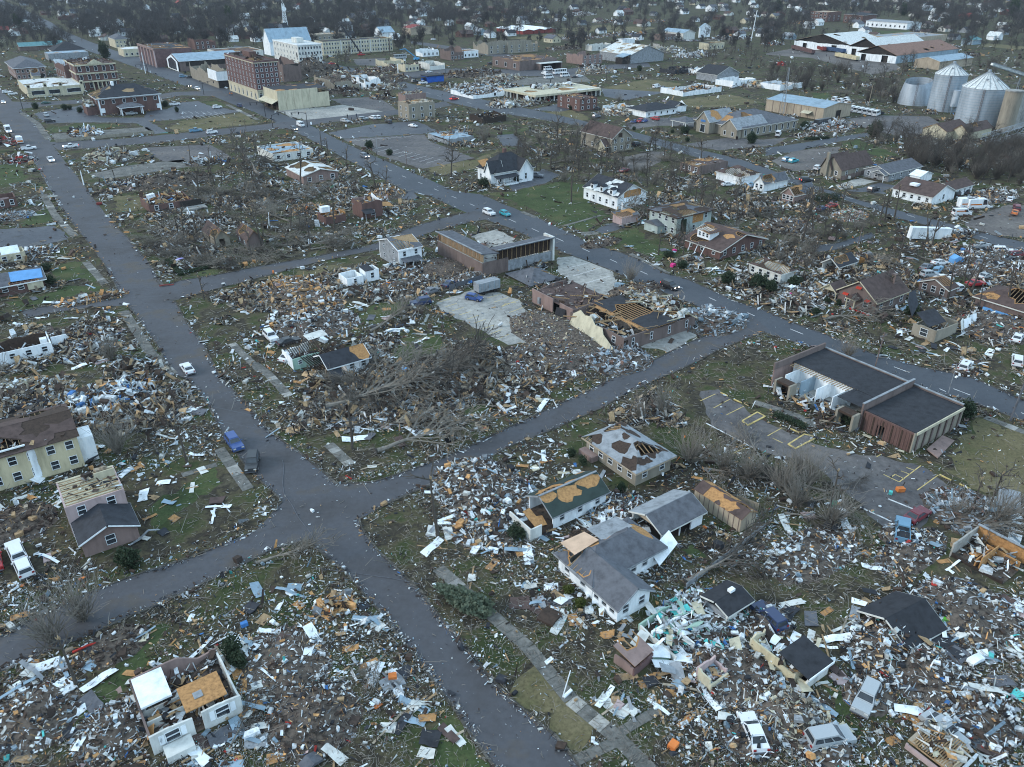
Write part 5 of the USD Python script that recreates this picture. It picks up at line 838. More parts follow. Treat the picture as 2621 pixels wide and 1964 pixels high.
t = Building('ornate_courthouse','three-storey brick and cream hall with a pediment and columned portico, roof gone','hall',(0,692,782),(0,1008,742),(0,640,720),14)
t.walls('brick', wins={'S': (5,3,1.5,2.6,1.4,4.5),'W': (3,3,1.4,2.4,1.4,4.5)}, jag=.8)
for z in (4.4,8.9,13.4): t.trim('cream', z,.7,.45)
t.roof('flat',0,'brownroof', h=13.6, hole=.3); c = t.W * .5
MB().slab(Polygon([(0,0),(9,0),(4.5,2.6)]),0,.8,(c - 4.5,.2,14.1),(1,0,0),(0,0,1)).build('pediment', m('cream'), t.t); t.box('portico_roof','cream', c - 4, c + 4,-2.6,-.5,4.6,5.2)
for i in range(4): t.box('portico_column','cream', c - 3.6 + i * 2.3, c - 3.1 + i * 2.3,-2.4,-1.9,0,4.6)
t.rubble(100,'brown',2, z=13, size=(1,3))
house('broken_brick_annex','gashed brick annex with a hanging white wall, left of the ornate brick hall',(0,590,745),(0,690,730),(0,405,690),12,'brick','none', jag=4.5, n=130, mix='brick', hmax=5, cat='ruin', wins={'W': (5,2,1.3,2.2,1.5,4)}, looks={'N': 'white'})
t = Building('pillared_annex','low cream building with round-holed pillars and a white flat roof','hall',(0,255,842),(0,692,785),(0,165,762),5)
t.walls('cream', wins={'S': (3,1,7,2.0,1.4,0)}); t.roof('flat',0,'membrane', hole=.12); t.rubble(60,'white',.8, z=4.7)
for f in (.0,.3,.58,.97): t.box('pillar','cream', t.W * f - .2, t.W * f + 1.6,-.6,-.01,0,7.2); MB().slab(shapely.Point(0,0).buffer(.6),0,.06,(t.W * f + .7,-.61,6.0),(1,0,0),(0,0,1)).build('round_hole', M_VOID, t.t)
t = house('hip_roof_inn','two-storey tan brick building with a broad grey hip roof at the left edge',(0,150,688),(0,372,645),(0,-120,640),7,'brickpink','hip',4,'gray', hole=0, ply=0, wins={'S': (6,2,1.1,1.5,1.0,3.2),'W': (6,2,1.1,1.5,1.0,3.2)}, n=0, over=1.0, fascia='white', cat='hall'); t.box('arch_door', M_VOID, t.W * .75, t.W * .9,-.06,-.004,.2,3)
house('chapel_gables','small grey gabled chapel roof with a round window, before the tan hip-roofed building',(0,290,700),(0,350,690),(0,160,690),3.5,'cream','gable',3.4,'gray','x',.1,0, n=0, cat='chapel')
house('flat_blue_hall','long light blue flat-roofed hall',(0,425,525),(0,765,502),18,5,'ltgray','flat',0,'bluemetal', hole=0, n=0, cat='hall'); house('black_hip_hall','hall under a large black hip roof behind the light blue flat roof',(0,470,482),(0,762,475),24,3.5,'white','hip',6,'black', hole=0, ply=0, n=0, cat='hall', over=1)
house('teal_roof_house','long brown house with a teal metal roof',(0,175,440),(0,560,422),14,3.5,'brickbrown','gable',2.4,'teal','x',0,0, n=0, gable=True)
house('cream_lowrise','cream single-storey building with barred windows beside the wide street',(0,1070,490),(0,1280,470),(0,1015,470),5.5,'cream','flat',0,'membrane', hole=0, wins={'S': (5,1,1.4,1.6,1,0)}, n=0, cat='shop')
t = house('pillared_brick_store','large brick store whose left face has tall pink pillars',(0,1352,580),(0,1602,535),(0,1283,520),12,'plum','flat',0,'shingle', hole=.25, jag=.5, n=90, rz=11, wins={}, cat='store'); t.box('entrance_block','brickpink',-.8,-.01,.2, t.D,11,12.4)
for i in range(6): t.box('tall_pillar','pink',-.8,-.01, t.D * i / 5.2, t.D * i / 5.2 + 1.2,0,11)
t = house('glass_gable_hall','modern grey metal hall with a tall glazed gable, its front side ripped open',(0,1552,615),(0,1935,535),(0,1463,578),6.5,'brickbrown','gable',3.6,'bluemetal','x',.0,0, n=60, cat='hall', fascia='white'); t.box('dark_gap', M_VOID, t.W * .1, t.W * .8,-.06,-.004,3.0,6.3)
t.wall('W','white', blk=(-1.2,.5,1, t.D - 1), top=[(0,6.0),(.5,9.3),(1,6.0)]); MB().slab(Polygon([(0,.5),(t.D * .7,.5),(t.D * .7,6),(t.D * .35,8),(0,6)]),.01,.05,(-1.2, t.D * .85,0),(0,-1,0),(0,0,1)).build('glass_gable', M_GLASS, t.t)
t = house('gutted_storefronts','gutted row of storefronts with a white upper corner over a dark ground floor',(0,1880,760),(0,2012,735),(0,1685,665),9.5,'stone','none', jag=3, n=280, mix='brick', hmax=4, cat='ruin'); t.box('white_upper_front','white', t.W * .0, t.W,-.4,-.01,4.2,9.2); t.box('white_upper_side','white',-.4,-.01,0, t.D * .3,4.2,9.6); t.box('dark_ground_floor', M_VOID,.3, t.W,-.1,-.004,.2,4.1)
house('pale_hip_villa','pale two-storey villa with a grey hip roof among bare trees at the top left',(0,1000,415),(0,1108,402),(0,905,395),7,'cream','hip',3,'gray', hole=0, ply=0, wins={'S': w2(4,2,3)}, n=0)
house('white_front_store','white cinema-like front with a brown brick side, top of downtown',(0,2000,300),(0,2085,300),14,6,'white','gable',3,'shingle','y',0,0, n=0, cat='store')
# ------------------------------------------------------------------ industry on the right
for i,(N, R, L, lk, rl, h, rise, lab) in enumerate((((3,718,458),(3,990,420),(3,362,398),'white','membrane',6,6.5,'white warehouse with pale metal roof and black torn-open gable, leftmost of its group'),((3,968,492),(3,1155,425),(3,720,462),'white','membrane',6,6.5,'middle white warehouse with a sagging pale roof and dark open gable'),((3,1112,548),(3,1580,478),(3,862,500),'bluemetal','rust',5.5,5.5,'long warehouse with a rust-streaked roof and a white front eaten away'))):
    t = house('gabled_warehouse', lab, N, R, L, h, lk,'gable', rise, rl,'x',.02,.0, cat='warehouse', n=0, fascia=None, sides='SNE', gable=False, over=.2)
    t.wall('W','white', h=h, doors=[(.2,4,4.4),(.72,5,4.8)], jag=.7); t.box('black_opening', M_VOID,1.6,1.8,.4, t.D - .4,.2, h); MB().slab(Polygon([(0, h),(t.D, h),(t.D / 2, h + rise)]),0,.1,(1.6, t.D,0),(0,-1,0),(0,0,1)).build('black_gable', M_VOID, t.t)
house('blue_roof_shed','long beige shed with a light blue roof in front of the scrub',(3,1480,602),(3,1975,585),(3,1298,575),5.5,'tan','gable',2.2,'bluemetal','x',0,0, cat='warehouse', n=0); house('beige_metal_shed','beige shed behind the pale warehouses with a dark doorway',(3,1190,388),(3,1520,350),(3,1030,345),5.5,'tan','flat',0,'ltgray', hole=.0, n=0, cat='warehouse', doors={'W': [(.5,5,4)]})
house('brick_school','three-storey red brick school with white window bands',(3,520,190),(3,642,182),(3,395,178),10.5,'brick','flat',0,'tan', hole=0, wins={'W': (4,3,3.4,1.5,1.6,3.2),'S': (3,2,2,1.5,1.6,3.2)}, n=0, cat='school'); house('brick_school_wing','red brick school wing half behind bare trees',(3,820,205),(3,925,195),(3,715,190),9,'brick','hip',2,'shingle', hole=0, ply=0, wins={'W': (4,2,2,1.4,1.6,3.2)}, n=0, cat='school')
house('white_long_hall','long white hall with a row of small arched windows, far right',(3,1205,255),(3,1262,240),(3,975,220),6,'white','gable',1.5,'ltgray','y',0,0,{'W': (9,1,1.6,2,1.5,0)}, n=0, cat='hall'); house('teal_roof_cottage','light blue cottage with a teal roof beside the scrubland',(3,1770,388),(3,1850,380),(3,1690,378),4,'bluemetal','hip',3,'teal', hole=0, ply=0, n=0)
for i in range(3): house('storage_row',('nearest','middle','furthest')[i] + ' of three long white-roofed storage rows with red doors',(2,130 + 95 * i,298 - 7 * i),(2,165 + 95 * i,286 - 7 * i),(2,-60 + 125 * i,268 - 10 * i),3.4,'redroof','gable',1.2,'white','y',0,0, cat='storage units', n=0, fascia='white')
house('white_metal_hall','tall white metal hall, windowless, at the end of the long blue-roofed hall',(2,1640,325),(2,1732,318),(2,1500,335),9,'white','gable',3.5,'bluemetal','y',0,0, cat='hall', n=0); house('long_white_hall','long white hall with a pale blue roof near the yellow field',(2,1500,345),(2,1580,335),(2,1185,335),6,'offwhite','gable',2.5,'bluemetal','y',0,0,{'W': (9,1,1,1,2,0)}, cat='hall', n=0)
for i,(N, L, R) in enumerate((((3,1535,1205),(3,1338,1170),(3,1650,1150)),((3,1715,1212),(3,1540,1200),(3,1835,1150)))): house('twin_gabled_shed',('left','right')[i] + ' half of the cream double-gabled shed below the grain bins', N, R, L,3.6,'cream','gable',2.6,'brownroof','x',.03,0, cat='shed', n=0, fascia=None, doors={'W': [(.8,1.4,2.4)]} if i else {})
# grain bins
def bin_(label, k, xc, yb, rpx, h, rise, crumple=0.0):
    c = g((k, xc, yb)); r = rpx / 3.352 * (c[1] * CP + CAM_H * SP) / FPX * .97; c = c + c / np.linalg.norm(c) * r
    t = thing('grain_bin', label,'silo',(*c,0)); n = 40; a = np.arange(n) * 2 * np.pi / n; rows = int(h / 1.1)
    def ring(z, rr):
        s = 1 - crumple * (z / h) ** 1.5 * (.35 + .5 * np.cos(a * 1 + 1.0) ** 2 + .25 * np.sin(3 * a)); return np.column_stack([rr * s * np.cos(a) + crumple * z * .25 * np.sin(2 * a), rr * s * np.sin(a), np.full(n, z) * (1 - crumple * (.25 + .3 * np.cos(a + 2.2)))])
    shell, hoops = MB(), MB()
    for i in range(rows):
        z0, z1 = h * i / rows, h * (i + 1) / rows; v = np.vstack([ring(z0 + .04, r), ring(z1, r)]); j = np.arange(n); q = (j + 1) % n
        shell.add(v, np.vstack([np.column_stack([j, q, n + q]), np.column_stack([j, n + q, n + j])]))
        if not crumple and i: v = np.vstack([ring(z0 - .08, r + .07), ring(z0 + .08, r + .07)]); hoops.add(v, np.vstack([np.column_stack([j, q, n + q]), np.column_stack([j, n + q, n + j])]))
    shell.build('shell', m('metal'), t, smooth=40); hoops.build('hoop', m('bluemetal'), t)
    if rise:
        rf = MB(); m_ = 20
        for i in range(m_):
            a0, a1 = 2 * np.pi * i / m_,2 * np.pi * (i + 1) / m_; rr = r + .25
            rf.add([(rr * math.cos(a0), rr * math.sin(a0), h - .1),(rr * math.cos(a1), rr * math.sin(a1), h - .1),(.5 * math.cos(a1),.5 * math.sin(a1), h + rise),(.5 * math.cos(a0),.5 * math.sin(a0), h + rise)],[[0,1,2],[0,2,3]])
            MB().beam((rr * math.cos(a0), rr * math.sin(a0), h),(.5 * math.cos(a0),.5 * math.sin(a0), h + rise + .1),.14,.2).build('roof_rib', m('ltgray'), t)
        rf.build('roof', m('membrane' if rise > 4 else 'metal'), t); MB().tube([(0,0, h + rise - .2),(0,0, h + rise + .8)],.7,10, True).build('vent_cap', m('metal'), t)
        for i in range(3): MB().box(r * .5 * math.cos(4.2 + i) - .3, r * .5 * math.cos(4.2 + i) + .3, r * .5 * math.sin(4.2 + i) - .3, r * .5 * math.sin(4.2 + i) + .3, h + rise * .45, h + rise * .5 + .7).build('roof_hatch', m('ltgray'), t)
    d = -c / np.linalg.norm(c); p = d * (r + .25)
    for s_ in (-.3,.3): MB().beam((p[0] - d[1] * s_, p[1] + d[0] * s_,.2),(p[0] - d[1] * s_, p[1] + d[0] * s_, h * (1 - crumple * .3)),.12).build('ladder_rail', m('brickbrown'), t)
    for i in range(int(h / .9)): MB().beam((p[0] - d[1] * .3, p[1] + d[0] * .3,.5 + i * .9),(p[0] + d[1] * .3, p[1] - d[0] * .3,.5 + i * .9),.08).build('ladder_rung', m('brickbrown'), t)
    FOOT.append(shapely.Point(*c).buffer(r)); return t
bin_('tall intact grain bin with a conical metal roof, left of the widest one',3,1515,965,133,17.5,5.0); bin_('widest grain bin with a pale ribbed cone roof',3,1795,1092,185,16.5,6.5); bin_('grain bin crushed inward at the top, beside the tall one',3,1265,912,140,12.5,0,.32)
c = g((3,2040,1125)); t = thing('concrete_silo','round tan concrete silo at the right edge next to the widest bin','silo',(*c,0)); MB().tube([(0,0,0),(0,0,17)],3.6,24, True).build('shaft', m('stone'), t, smooth=40); MB().tube([(0,0,17),(0,0,17.5)],3.8,24, True).build('rim', m('concrete'), t)
t = Building('mill_building','grey windowless mill block at the right edge beside the concrete silo','mill',(3,2075,1120),(3,2500,1060),(3,2060,1090),15.5); t.walls('concrete'); t.roof('flat',0,'ltgray')
c = g((3,1600,975)); t = thing('hopper_tank','small steel hopper on legs between the two standing bins','tank',(*c,0)); MB().tube([(0,0,3.4),(0,0,11)],1.9,16, True).build('tank', m('metal'), t, smooth=40); MB().tube([(0,0,1.8),(0,0,3.4)],[.4,1.9],16).build('cone', m('metal'), t)
for i in range(4): MB().beam((1.7 * (-1) ** i,1.7 * (-1) ** (i // 2),0),(1.7 * (-1) ** i,1.7 * (-1) ** (i // 2),5),.2).build('leg', m('bluemetal'), t)
c = g((3,1850,1105)); t = thing('control_shed','pale metal box at the foot of the widest bin','shed',(*c,0), GRID); MB().box(-2,2,-1.4,1.4,0,2.8).build('cabinet', m('offwhite'), t); MB().box(-2.1,2.1,-1.5,1.5,2.8,3.0).build('lid', m('ltgray'), t); MB().box(-.5,.5,-1.46,-1.41,.1,2.2).build('door', m('ltgray'), t)
# grain conveyor still standing and the one that fell
def truss(t, p, q, w, hgt, n, look):
    p, q = np.asarray(p, float), np.asarray(q, float); d = (q - p) / np.linalg.norm(q - p); a = np.cross(d,[0,0,1.0]); a /= np.linalg.norm(a); u = np.cross(a, d)
    pt = lambda i, s, v: p + (q - p) * i / n + a * w / 2 * s + u * hgt * v
    for s in (-1,1):
        for v in (0,1): MB().beam(pt(0, s, v), pt(n, s, v),.16).build('chord', m(look), t)
    for i in range(n):
        for s in (-1,1): MB().beam(pt(i, s, i % 2), pt(i + 1, s,(i + 1) % 2),.1).build('brace', m(look), t)
        MB().beam(pt(i,-1,1), pt(i + 1,1,1),.1).build('brace', m(look), t)
wide = g((3,1795,1092)); wide = wide + wide / np.linalg.norm(wide) * 12
t = thing('conveyor','raised grey conveyor gallery slanting down from the widest bin to the right','conveyor'); p0, p1 = np.array([*wide,25.5]), np.array([*(g((3,2300,1010))),16.0]); truss(t, p0, p1,1.6,1.2,14,'ltgray'); MB().beam(p0 + (0,0,.5), p1 + (0,0,.5),1.2,.9).build('duct', m('offwhite'), t)
for f in (.55,.95): q = p0 + (p1 - p0) * f; MB().beam((q[0] - 1.5, q[1],0), q,.22).build('trestle_leg', m('ltgray'), t); MB().beam((q[0] + 1.5, q[1],0), q,.22).build('trestle_leg', m('ltgray'), t)
t = thing('fallen_conveyor','lattice conveyor lying collapsed in the yard below the mill','conveyor'); truss(t,(*g((3,1880,1215)),.4),(*g((3,2230,1130)),1.5),4.0,2.2,16,'metal'); truss(t,(*g((3,1900,1250)),.2),(*g((3,2250,1190)),.8),2.4,1.6,16,'ltgray')
# railway: rails and gondola cars
for i,(a, b, lk, lab) in enumerate((((3,230,425),(3,405,470),'plum','brown gondola rail car, leftmost in the yard'),((3,392,410),(3,500,445),'redroof','maroon gondola rail car by the open warehouse door'),((3,505,438),(3,672,462),'blue','dark blue gondola rail car before the white warehouse'),((3,603,492),(3,785,528),'yellow','yellow gondola rail car with torn lettering'))):
    p, q = g(a), g(b); L = np.linalg.norm(q - p); t = thing('rail_car', lab,'rail car',(*p,0), math.atan2(*(q - p)[::-1])); look = m(lk) if lk != 'blue' else mat('rail_blue_look',(.05,.09,.17))
    MB().box(0, L,-1.5,1.5,1.0,1.2).build('deck', look, t)
    for y in (-1.5,1.38): MB().box(0, L, y, y + .12,1.2,3.4).build('side', look, t)
    for x in (0, L - .12): MB().box(x, x + .12,-1.37,1.37,1.2,3.4).build('end', look, t)
    for k in range(int(L / 1.4)): MB().box(.4 + k * 1.4,.55 + k * 1.4,-1.62,-1.503,1.1,3.3).build('stake', look, t)
    for x in (1.6, L - 1.6): MB().box(x - 1.1, x + 1.1,-.9,.9,.15,.99).build('bogie', m('black'), t)
# radio mast
c = g((1,282,345)); t = thing('radio_mast','white lattice radio mast with a drum antenna, rising over downtown','mast',(*c,0),.3); H = 31.0
pt = lambda z, i: np.array([(3.4 - 2.2 * z / H) * math.cos(2.1 * i),(3.4 - 2.2 * z / H) * math.sin(2.1 * i), z])
for i in range(3): MB().beam(pt(0, i), pt(H, i),.45).build('leg', m('white'), t)
for k in range(15):
    for i in range(3): MB().beam(pt(k * 2, i), pt(k * 2 + 2,(i + 1) % 3),.24).build('brace', m('white'), t); MB().beam(pt(k * 2 + 2, i), pt(k * 2 + 2,(i + 1) % 3),.24).build('strut', m('white'), t)
MB().tube([(.8,-1.6,26.5),(.8,-2.8,26.5)],2.0,16, True).build('drum_antenna', m('white'), t); MB().tube([(0,0, H),(0,0, H + 5)],.2,6).build('aerial', m('white'), t)
c = g((3,140,985)); t = thing('lattice_pylon','thin grey lattice pylon in front of the tan metal warehouse','pylon',(*c,0),.5)
for i in range(3): MB().beam((1.2 * math.cos(2.1 * i),1.2 * math.sin(2.1 * i),0),(.3 * math.cos(2.1 * i),.3 * math.sin(2.1 * i),22),.14).build('leg', m('ltgray'), t)
for k in range(11):
    for i in range(3): f, e = 1.2 - .9 * k / 11,1.2 - .9 * (k + 1) / 11; MB().beam((f * math.cos(2.1 * i), f * math.sin(2.1 * i),2 * k),(e * math.cos(2.1 * i + 2.1), e * math.sin(2.1 * i + 2.1),2 * k + 2),.08).build('brace', m('ltgray'), t)
# ------------------------------------------------------------------ vehicles
CARCOL = dict(white=(.68,.70,.72), silver=(.36,.39,.41), black=(.018,.019,.022), blue=(.03,.07,.22), navy=(.02,.035,.09), red=(.32,.02,.025), maroon=(.13,.02,.03), teal=(.03,.30,.36), grey=(.13,.14,.16), green=(.02,.07,.06), paleblue=(.12,.25,.36), orange=(.55,.16,.03))
def paint(c):
    n = 'car_paint_' + c + '_look'
    if n not in LOOKS: LOOKS[n] = usdkit.material(stage,'/World/Looks/' + n,{'p': ('principled_bsdf',{'base_color': CARCOL[c],'roughness': .38,'specular_ior_level': .5,'coat_weight': .35,'coat_roughness': .15,'metallic': .15 if c == 'silver' else 0.0})},[], surface='p.BSDF')
    return LOOKS[n]
M_TYRE = mat('tyre_look',(.018,.018,.018), var=.2); M_RIM = mat('wheel_rim_look',(.3,.3,.31), metal=.5, rough=.4, var=.1)
M_HEAD = glow('lit_headlamp_look',(1.0,.82,.55),9.0); M_TAIL = glow('lit_tail_lamp_look',(1.0,.06,.04),3.0); M_LAMP = mat('lamp_glass_look',(.5,.5,.48), rough=.2, var=.05); M_TAILOFF = mat('tail_glass_look',(.22,.015,.015), rough=.3, var=.1)
CABS = {  # length, width, height, belt height, hood height, (cab base x0, x1), (cab top x0, x1)
    'sedan': (4.7,1.8,1.42,.92,.80,(-1.75,1.05),(-1.0,.25)),'hatch': (4.1,1.72,1.48,.95,.85,(-1.95,.95),(-1.6,.15)),'suv': (4.8,1.9,1.72,1.05,.98,(-2.3,.95),(-2.05,.3)),'pickup': (5.6,1.95,1.8,1.05,1.05,(-.75,1.25),(-.55,.6)),'minivan': (5.0,1.95,1.75,1.05,.9,(-2.35,1.35),(-2.15,.45)),
    'van': (5.6,2.0,2.2,1.15,1.1,(-2.72,2.0),(-2.65,1.35)),'minibus': (6.8,2.2,2.75,1.35,1.2,(-3.3,2.4),(-3.2,1.9)),'ambulance': (6.6,2.3,2.75,1.15,1.1,(-.2,2.2),(0,1.4)),'box_truck': (7.2,2.4,3.2,1.15,1.1,(.8,2.6),(1.0,2.0)),'bus': (10.5,2.5,3.2,1.5,1.5,(-5.2,5.1),(-5.15,4.9))}
def hullbox(b, prof_lo, prof_hi):
    """A frustum: (x0, x1, half width, z) below and above."""
    (a0, a1, w0, z0),(c0, c1, w1, z1) = prof_lo, prof_hi
    v = [(a0,-w0, z0),(c0,-w1, z1),(a0, w0, z0),(c0, w1, z1),(a1,-w0, z0),(c1,-w1, z1),(a1, w0, z0),(c1, w1, z1)]
    return b.add(v, BOXF)
def build_car(kind, col, lit, label, mtx, group=None):
    name = {'sedan': 'sedan_car','hatch': 'hatchback_car','suv': 'suv_car','pickup': 'pickup_truck','minivan': 'minivan','van': 'van','minibus': 'minibus','ambulance': 'ambulance','box_truck': 'box_truck','bus': 'coach'}[kind]
    t = thing(name, label,{'pickup': 'pickup truck','van': 'van','minivan': 'van','minibus': 'minibus','ambulance': 'ambulance','box_truck': 'truck','bus': 'bus'}.get(kind,'car'), mtx=mtx, group=group)
    L, W, H, belt, hood,(b0, b1),(t0, t1) = CABS[kind]; h, w = L / 2, W / 2; P = paint(col); b = MB()
    hullbox(b,(-h, h, w * .96,.28),(-h + .04, h - .02, w,.55)); hullbox(b,(-h + .04, h - .02, w,.55),(-h + .1, h - .12, w * .97, hood))
    if belt > hood: hullbox(b,(-h + .1, b1 + .1, w * .97, hood),(-h + .14, b1 - .05, w * .95, belt))
    b.build('body', P, t, smooth=35)
    cab = MB()
    if kind == 'pickup':
        for y in (-w * .95, w * .95 - .1): MB().box(-h + .12, b0, y, y + .1,1.05,1.32).build('bed_side', P, t)
        MB().box(-h + .1,-h + .18,-w * .9, w * .9,1.05,1.32).build('tailgate', P, t); MB().box(-h + .2, b0 - .02,-w * .85, w * .85,1.053,1.07).build('bed_floor', m('black'), t)
    hullbox(cab,(b0, b1, w * .93, belt),(t0, t1, w * .76 if kind not in ('van','minibus','bus') else w * .9, H - .06)); cab.build('cabin', P, t, smooth=35)
    MB().box(t0 + .02, t1 - .02,-w * .74, w * .74, H - .055, H).build('roof', P, t)
    wt = w * .76 if kind not in ('van','minibus','bus') else w * .9
    def glass(nm, pts): MB().add(pts,[[0,1,2],[0,2,3]]).build(nm, M_GLASS, t)
    f = lambda x0, x1, e: x0 + (x1 - x0) * e
    e0, e1 = .12,.88; sg = lambda e: f(belt, H - .06, e); wx = lambda e: f(w * .93, wt, e) + .012
    glass('windscreen',[(f(b1, t1, e0) + .015,-wx(e0) * .9, sg(e0)),(f(b1, t1, e0) + .015, wx(e0) * .9, sg(e0)),(f(b1, t1, e1) + .015, wx(e1) * .88, sg(e1)),(f(b1, t1, e1) + .015,-wx(e1) * .88, sg(e1))])
    glass('rear_window',[(f(b0, t0, e0) - .015, wx(e0) * .85, sg(e0)),(f(b0, t0, e0) - .015,-wx(e0) * .85, sg(e0)),(f(b0, t0, e1) - .015,-wx(e1) * .85, sg(e1)),(f(b0, t0, e1) - .015, wx(e1) * .85, sg(e1))])
    for s in (-1,1):
        xs = [b0, b1]; n = 1 if kind == 'pickup' else 2 if kind in ('sedan','hatch') else 3
        if kind in ('ambulance','box_truck'): n = 1
        if kind == 'bus': n = 6
        for i in range(n):
            if kind == 'van' and i < 2: continue
            u0, u1 = .06 + .9 * i / n,.06 + .9 * (i + 1) / n - .035
            q = lambda u, e: f(f(b0, t0, e), f(b1, t1, e), u)
            pts = [(q(u0, e0), s * wx(e0), sg(e0)),(q(u1, e0), s * wx(e0), sg(e0)),(q(u1, e1), s * wx(e1), sg(e1)),(q(u0, e1), s * wx(e1), sg(e1))]
            glass('side_window', pts if s < 0 else pts[::-1])
    for x in (-h * .62, h * .62):
        for s in (-1,1):
            r = .34 if W < 2.1 else .42; MB().tube([(x, s * (w - .2), r),(x, s * (w + .02), r)], r,14, True).build('wheel', M_TYRE, t); wh = MB().tube([(x, s * (w + .021), r),(x, s * (w + .03), r)], r * .58,12, True).build('wheel_rim', M_RIM, t)
    for s in (-1,1):
        MB().box(h - .1, h + .015, s * w * .68 - .2, s * w * .68 + .2, hood * .72, hood * .72 + .17).build('headlight', M_HEAD if lit else M_LAMP, t); MB().box(-h - .015,-h + .1, s * w * .78 - .14, s * w * .78 + .14, hood * .8, hood * .8 + .2).build('tail_light', M_TAIL if lit else M_TAILOFF, t)
        MB().box(f(b0, b1,.88), f(b0, b1,.88) + .14, s * (w + .1) - .08, s * (w + .1) + .08, belt, belt + .16).build('mirror', P, t)
    MB().box(h - .05, h + .04,-w * .9, w * .9,.3,.46).build('bumper', m('gray'), t); MB().box(-h - .04,-h + .05,-w * .9, w * .9,.32,.48).build('bumper', m('gray'), t)
    if kind in ('ambulance','box_truck'):
        x1 = b0 - .05; MB().box(-h, x1,-w, w,.75, H).build('box', m('white'), t); MB().box(-h * .9, x1 - .2,-w - .012,-w - .002,1.35,1.75).build('stripe', paint('red' if kind == 'ambulance' else 'orange'), t); MB().box(-h * .9, x1 - .2, w + .002, w + .012,1.35,1.75).build('stripe', paint('red' if kind == 'ambulance' else 'orange'), t)
        if kind == 'ambulance': MB().box(-h - .02,-h - .003,-w * .9, w * .9,.8,1.5).build('rear_chevrons', paint('orange'), t)
    if kind == 'van' and col == 'white' and 'red-lettered' in label: MB().box(-h * .8,.6,-w - .012,-w * .9 - .0,1.45,1.7).build('side_lettering', paint('orange'), t)
    return t
CARS = {}
HEAD = {'u': math.pi / 2,'-u': -math.pi / 2,'v': 0.0,'-v': math.pi}
def car(k, x, y, kind, col, head, label, lit=False, tilt=(0,0), z=0.0, group=None):
    hd = math.atan2(*(g((k,*head[2:])) - g((k,*head[:2])))[::-1]) if isinstance(head, tuple) else (HEAD[head] if isinstance(head, str) else math.radians(head)) + GRID; c = g((k, x, y)); FOOT.append(shapely.Point(*c).buffer(2.0))
    key = (kind, col, lit,'red-lettered' in label); mtx = pose((*c, z), hd,*tilt)
    if key in CARS: return dup(CARS[key], mtx, label, group)
    CARS[key] = build_car(kind, col, lit, label, mtx, group); return CARS[key]
# on the near streets
car(4,1612,1575,'sedan','white','u','white saloon car driving up the left street, the only car in mid-road there')
car(8,2015,575,'suv','blue','-u','blue estate car parked at the left kerb, ahead of the black one'); car(8,2170,745,'suv','black',(2190,640,2160,800),'black car with a pale windscreen parked at the kerb behind the blue one')
car(6,1388,862,'suv','black','-u','black car with lit headlamps driving on the middle street past the concrete lots', True); car(5,2018,232,'suv','white','-u','white off-roader on the middle street, next to the turquoise car'); car(5,2155,240,'hatch','teal','-u','turquoise small car on the middle street')
car(5,148,1300,'suv','white','-u','white off-roader parked among pale debris, left of the black car'); car(5,300,1340,'sedan','black','v','black car half under a grey sheet beside the white off-roader'); car(5,300,1470,'sedan','white',30,'white car with a white sheet across its bonnet by the mint green wall')
car(5,1430,1005,'suv','navy',170,'crumpled dark blue car on the grass left of the striped lot'); car(5,1690,845,'sedan','navy',15,'dark blue car wrecked by the grey fence'); car(5,1530,905,'sedan','grey',10,'grey car buried in rubble behind the fence'); car(5,1890,965,'hatch','blue',-60,'small bright blue wrecked car at the edge of the striped lot')
t = thing('trailer','grey box trailer tipped behind the small blue wreck','trailer', mtx=pose((*g((5,2000,900)),0), GRID)); MB().box(-3,3,-1.2,1.2,.9,3.0).build('box', m('ltgray'), t); MB().box(-2.9,2.9,-.9,.9,.5,.898).build('chassis', m('black'), t)
for i in range(5): MB().box(-2.8 + i * 1.35,-2.7 + i * 1.35,-1.24,-1.203,.95,2.95).build('rib', m('bluemetal'), t)
for x in (-1.6,1.6):
    for s in (-1,1): MB().tube([(x, s * .9,.45),(x, s * 1.15,.45)],.45,12, True).build('wheel', M_TYRE, t)
car(8,150,1510,'suv','white',95,'white car near the left edge, upper of two beside the brick gable'); car(8,210,1640,'suv','white',95,'white car near the left edge, lower of two beside the brick gable'); car(8,-40,1590,'sedan','red',90,'red car cut by the left edge of the picture')
# wrecks bottom right
car(15,835,1110,'suv','silver',(880,930,780,1140),'silver estate car standing alone on a patch of grass'); car(15,525,1440,'minivan','silver',(400,1430,650,1385),'pale silver van with its roof bars showing, buried to the doors'); car(15,1490,1370,'sedan','silver',(1320,1200,1650,1470),'silver saloon with shattered blue windscreen beside the tan lath'); car(14,2060,1390,'sedan','white',60,'white car with a black window facing the bottom right house wall')
car(15,20,420,'suv','navy',80,'dark blue car under junk beside the low black shed'); car(11,1165,1330,'pickup','paleblue',30,'blue-grey pickup stranded at the foot of the shop car park'); car(11,1290,1195,'sedan','maroon',0,'small maroon wreck at the end of the car park')
car(7,1705,1555,'suv','white',15,'white car below the twisted-roof house, left of two'); car(7,2150,1510,'suv','white',25,'white car at the right edge under the road, right of two'); car(7,2155,1310,'sedan','white',15,'white car among rubble above the right of those two')
car(7,725,640,'sedan','white',-20,'white car behind the black-roofed garage'); car(7,475,195,'sedan','navy',10,'navy car next to the red one by the hedge'); car(7,565,170,'sedan','red',0,'red car by the dark hedge'); car(7,920,30,'suv','black','v','black car on the dark forecourt by the far street')
car(7,1675,240,'van','white',-30,'white red-lettered hire van by the gravel yard', group=None); car(7,1740,175,'box_truck','white',-30,'white box lorry with orange stripe, taller one behind the hire van'); car(7,1810,180,'box_truck','white',-30,'white box lorry with orange stripe, furthest right by the hire van')
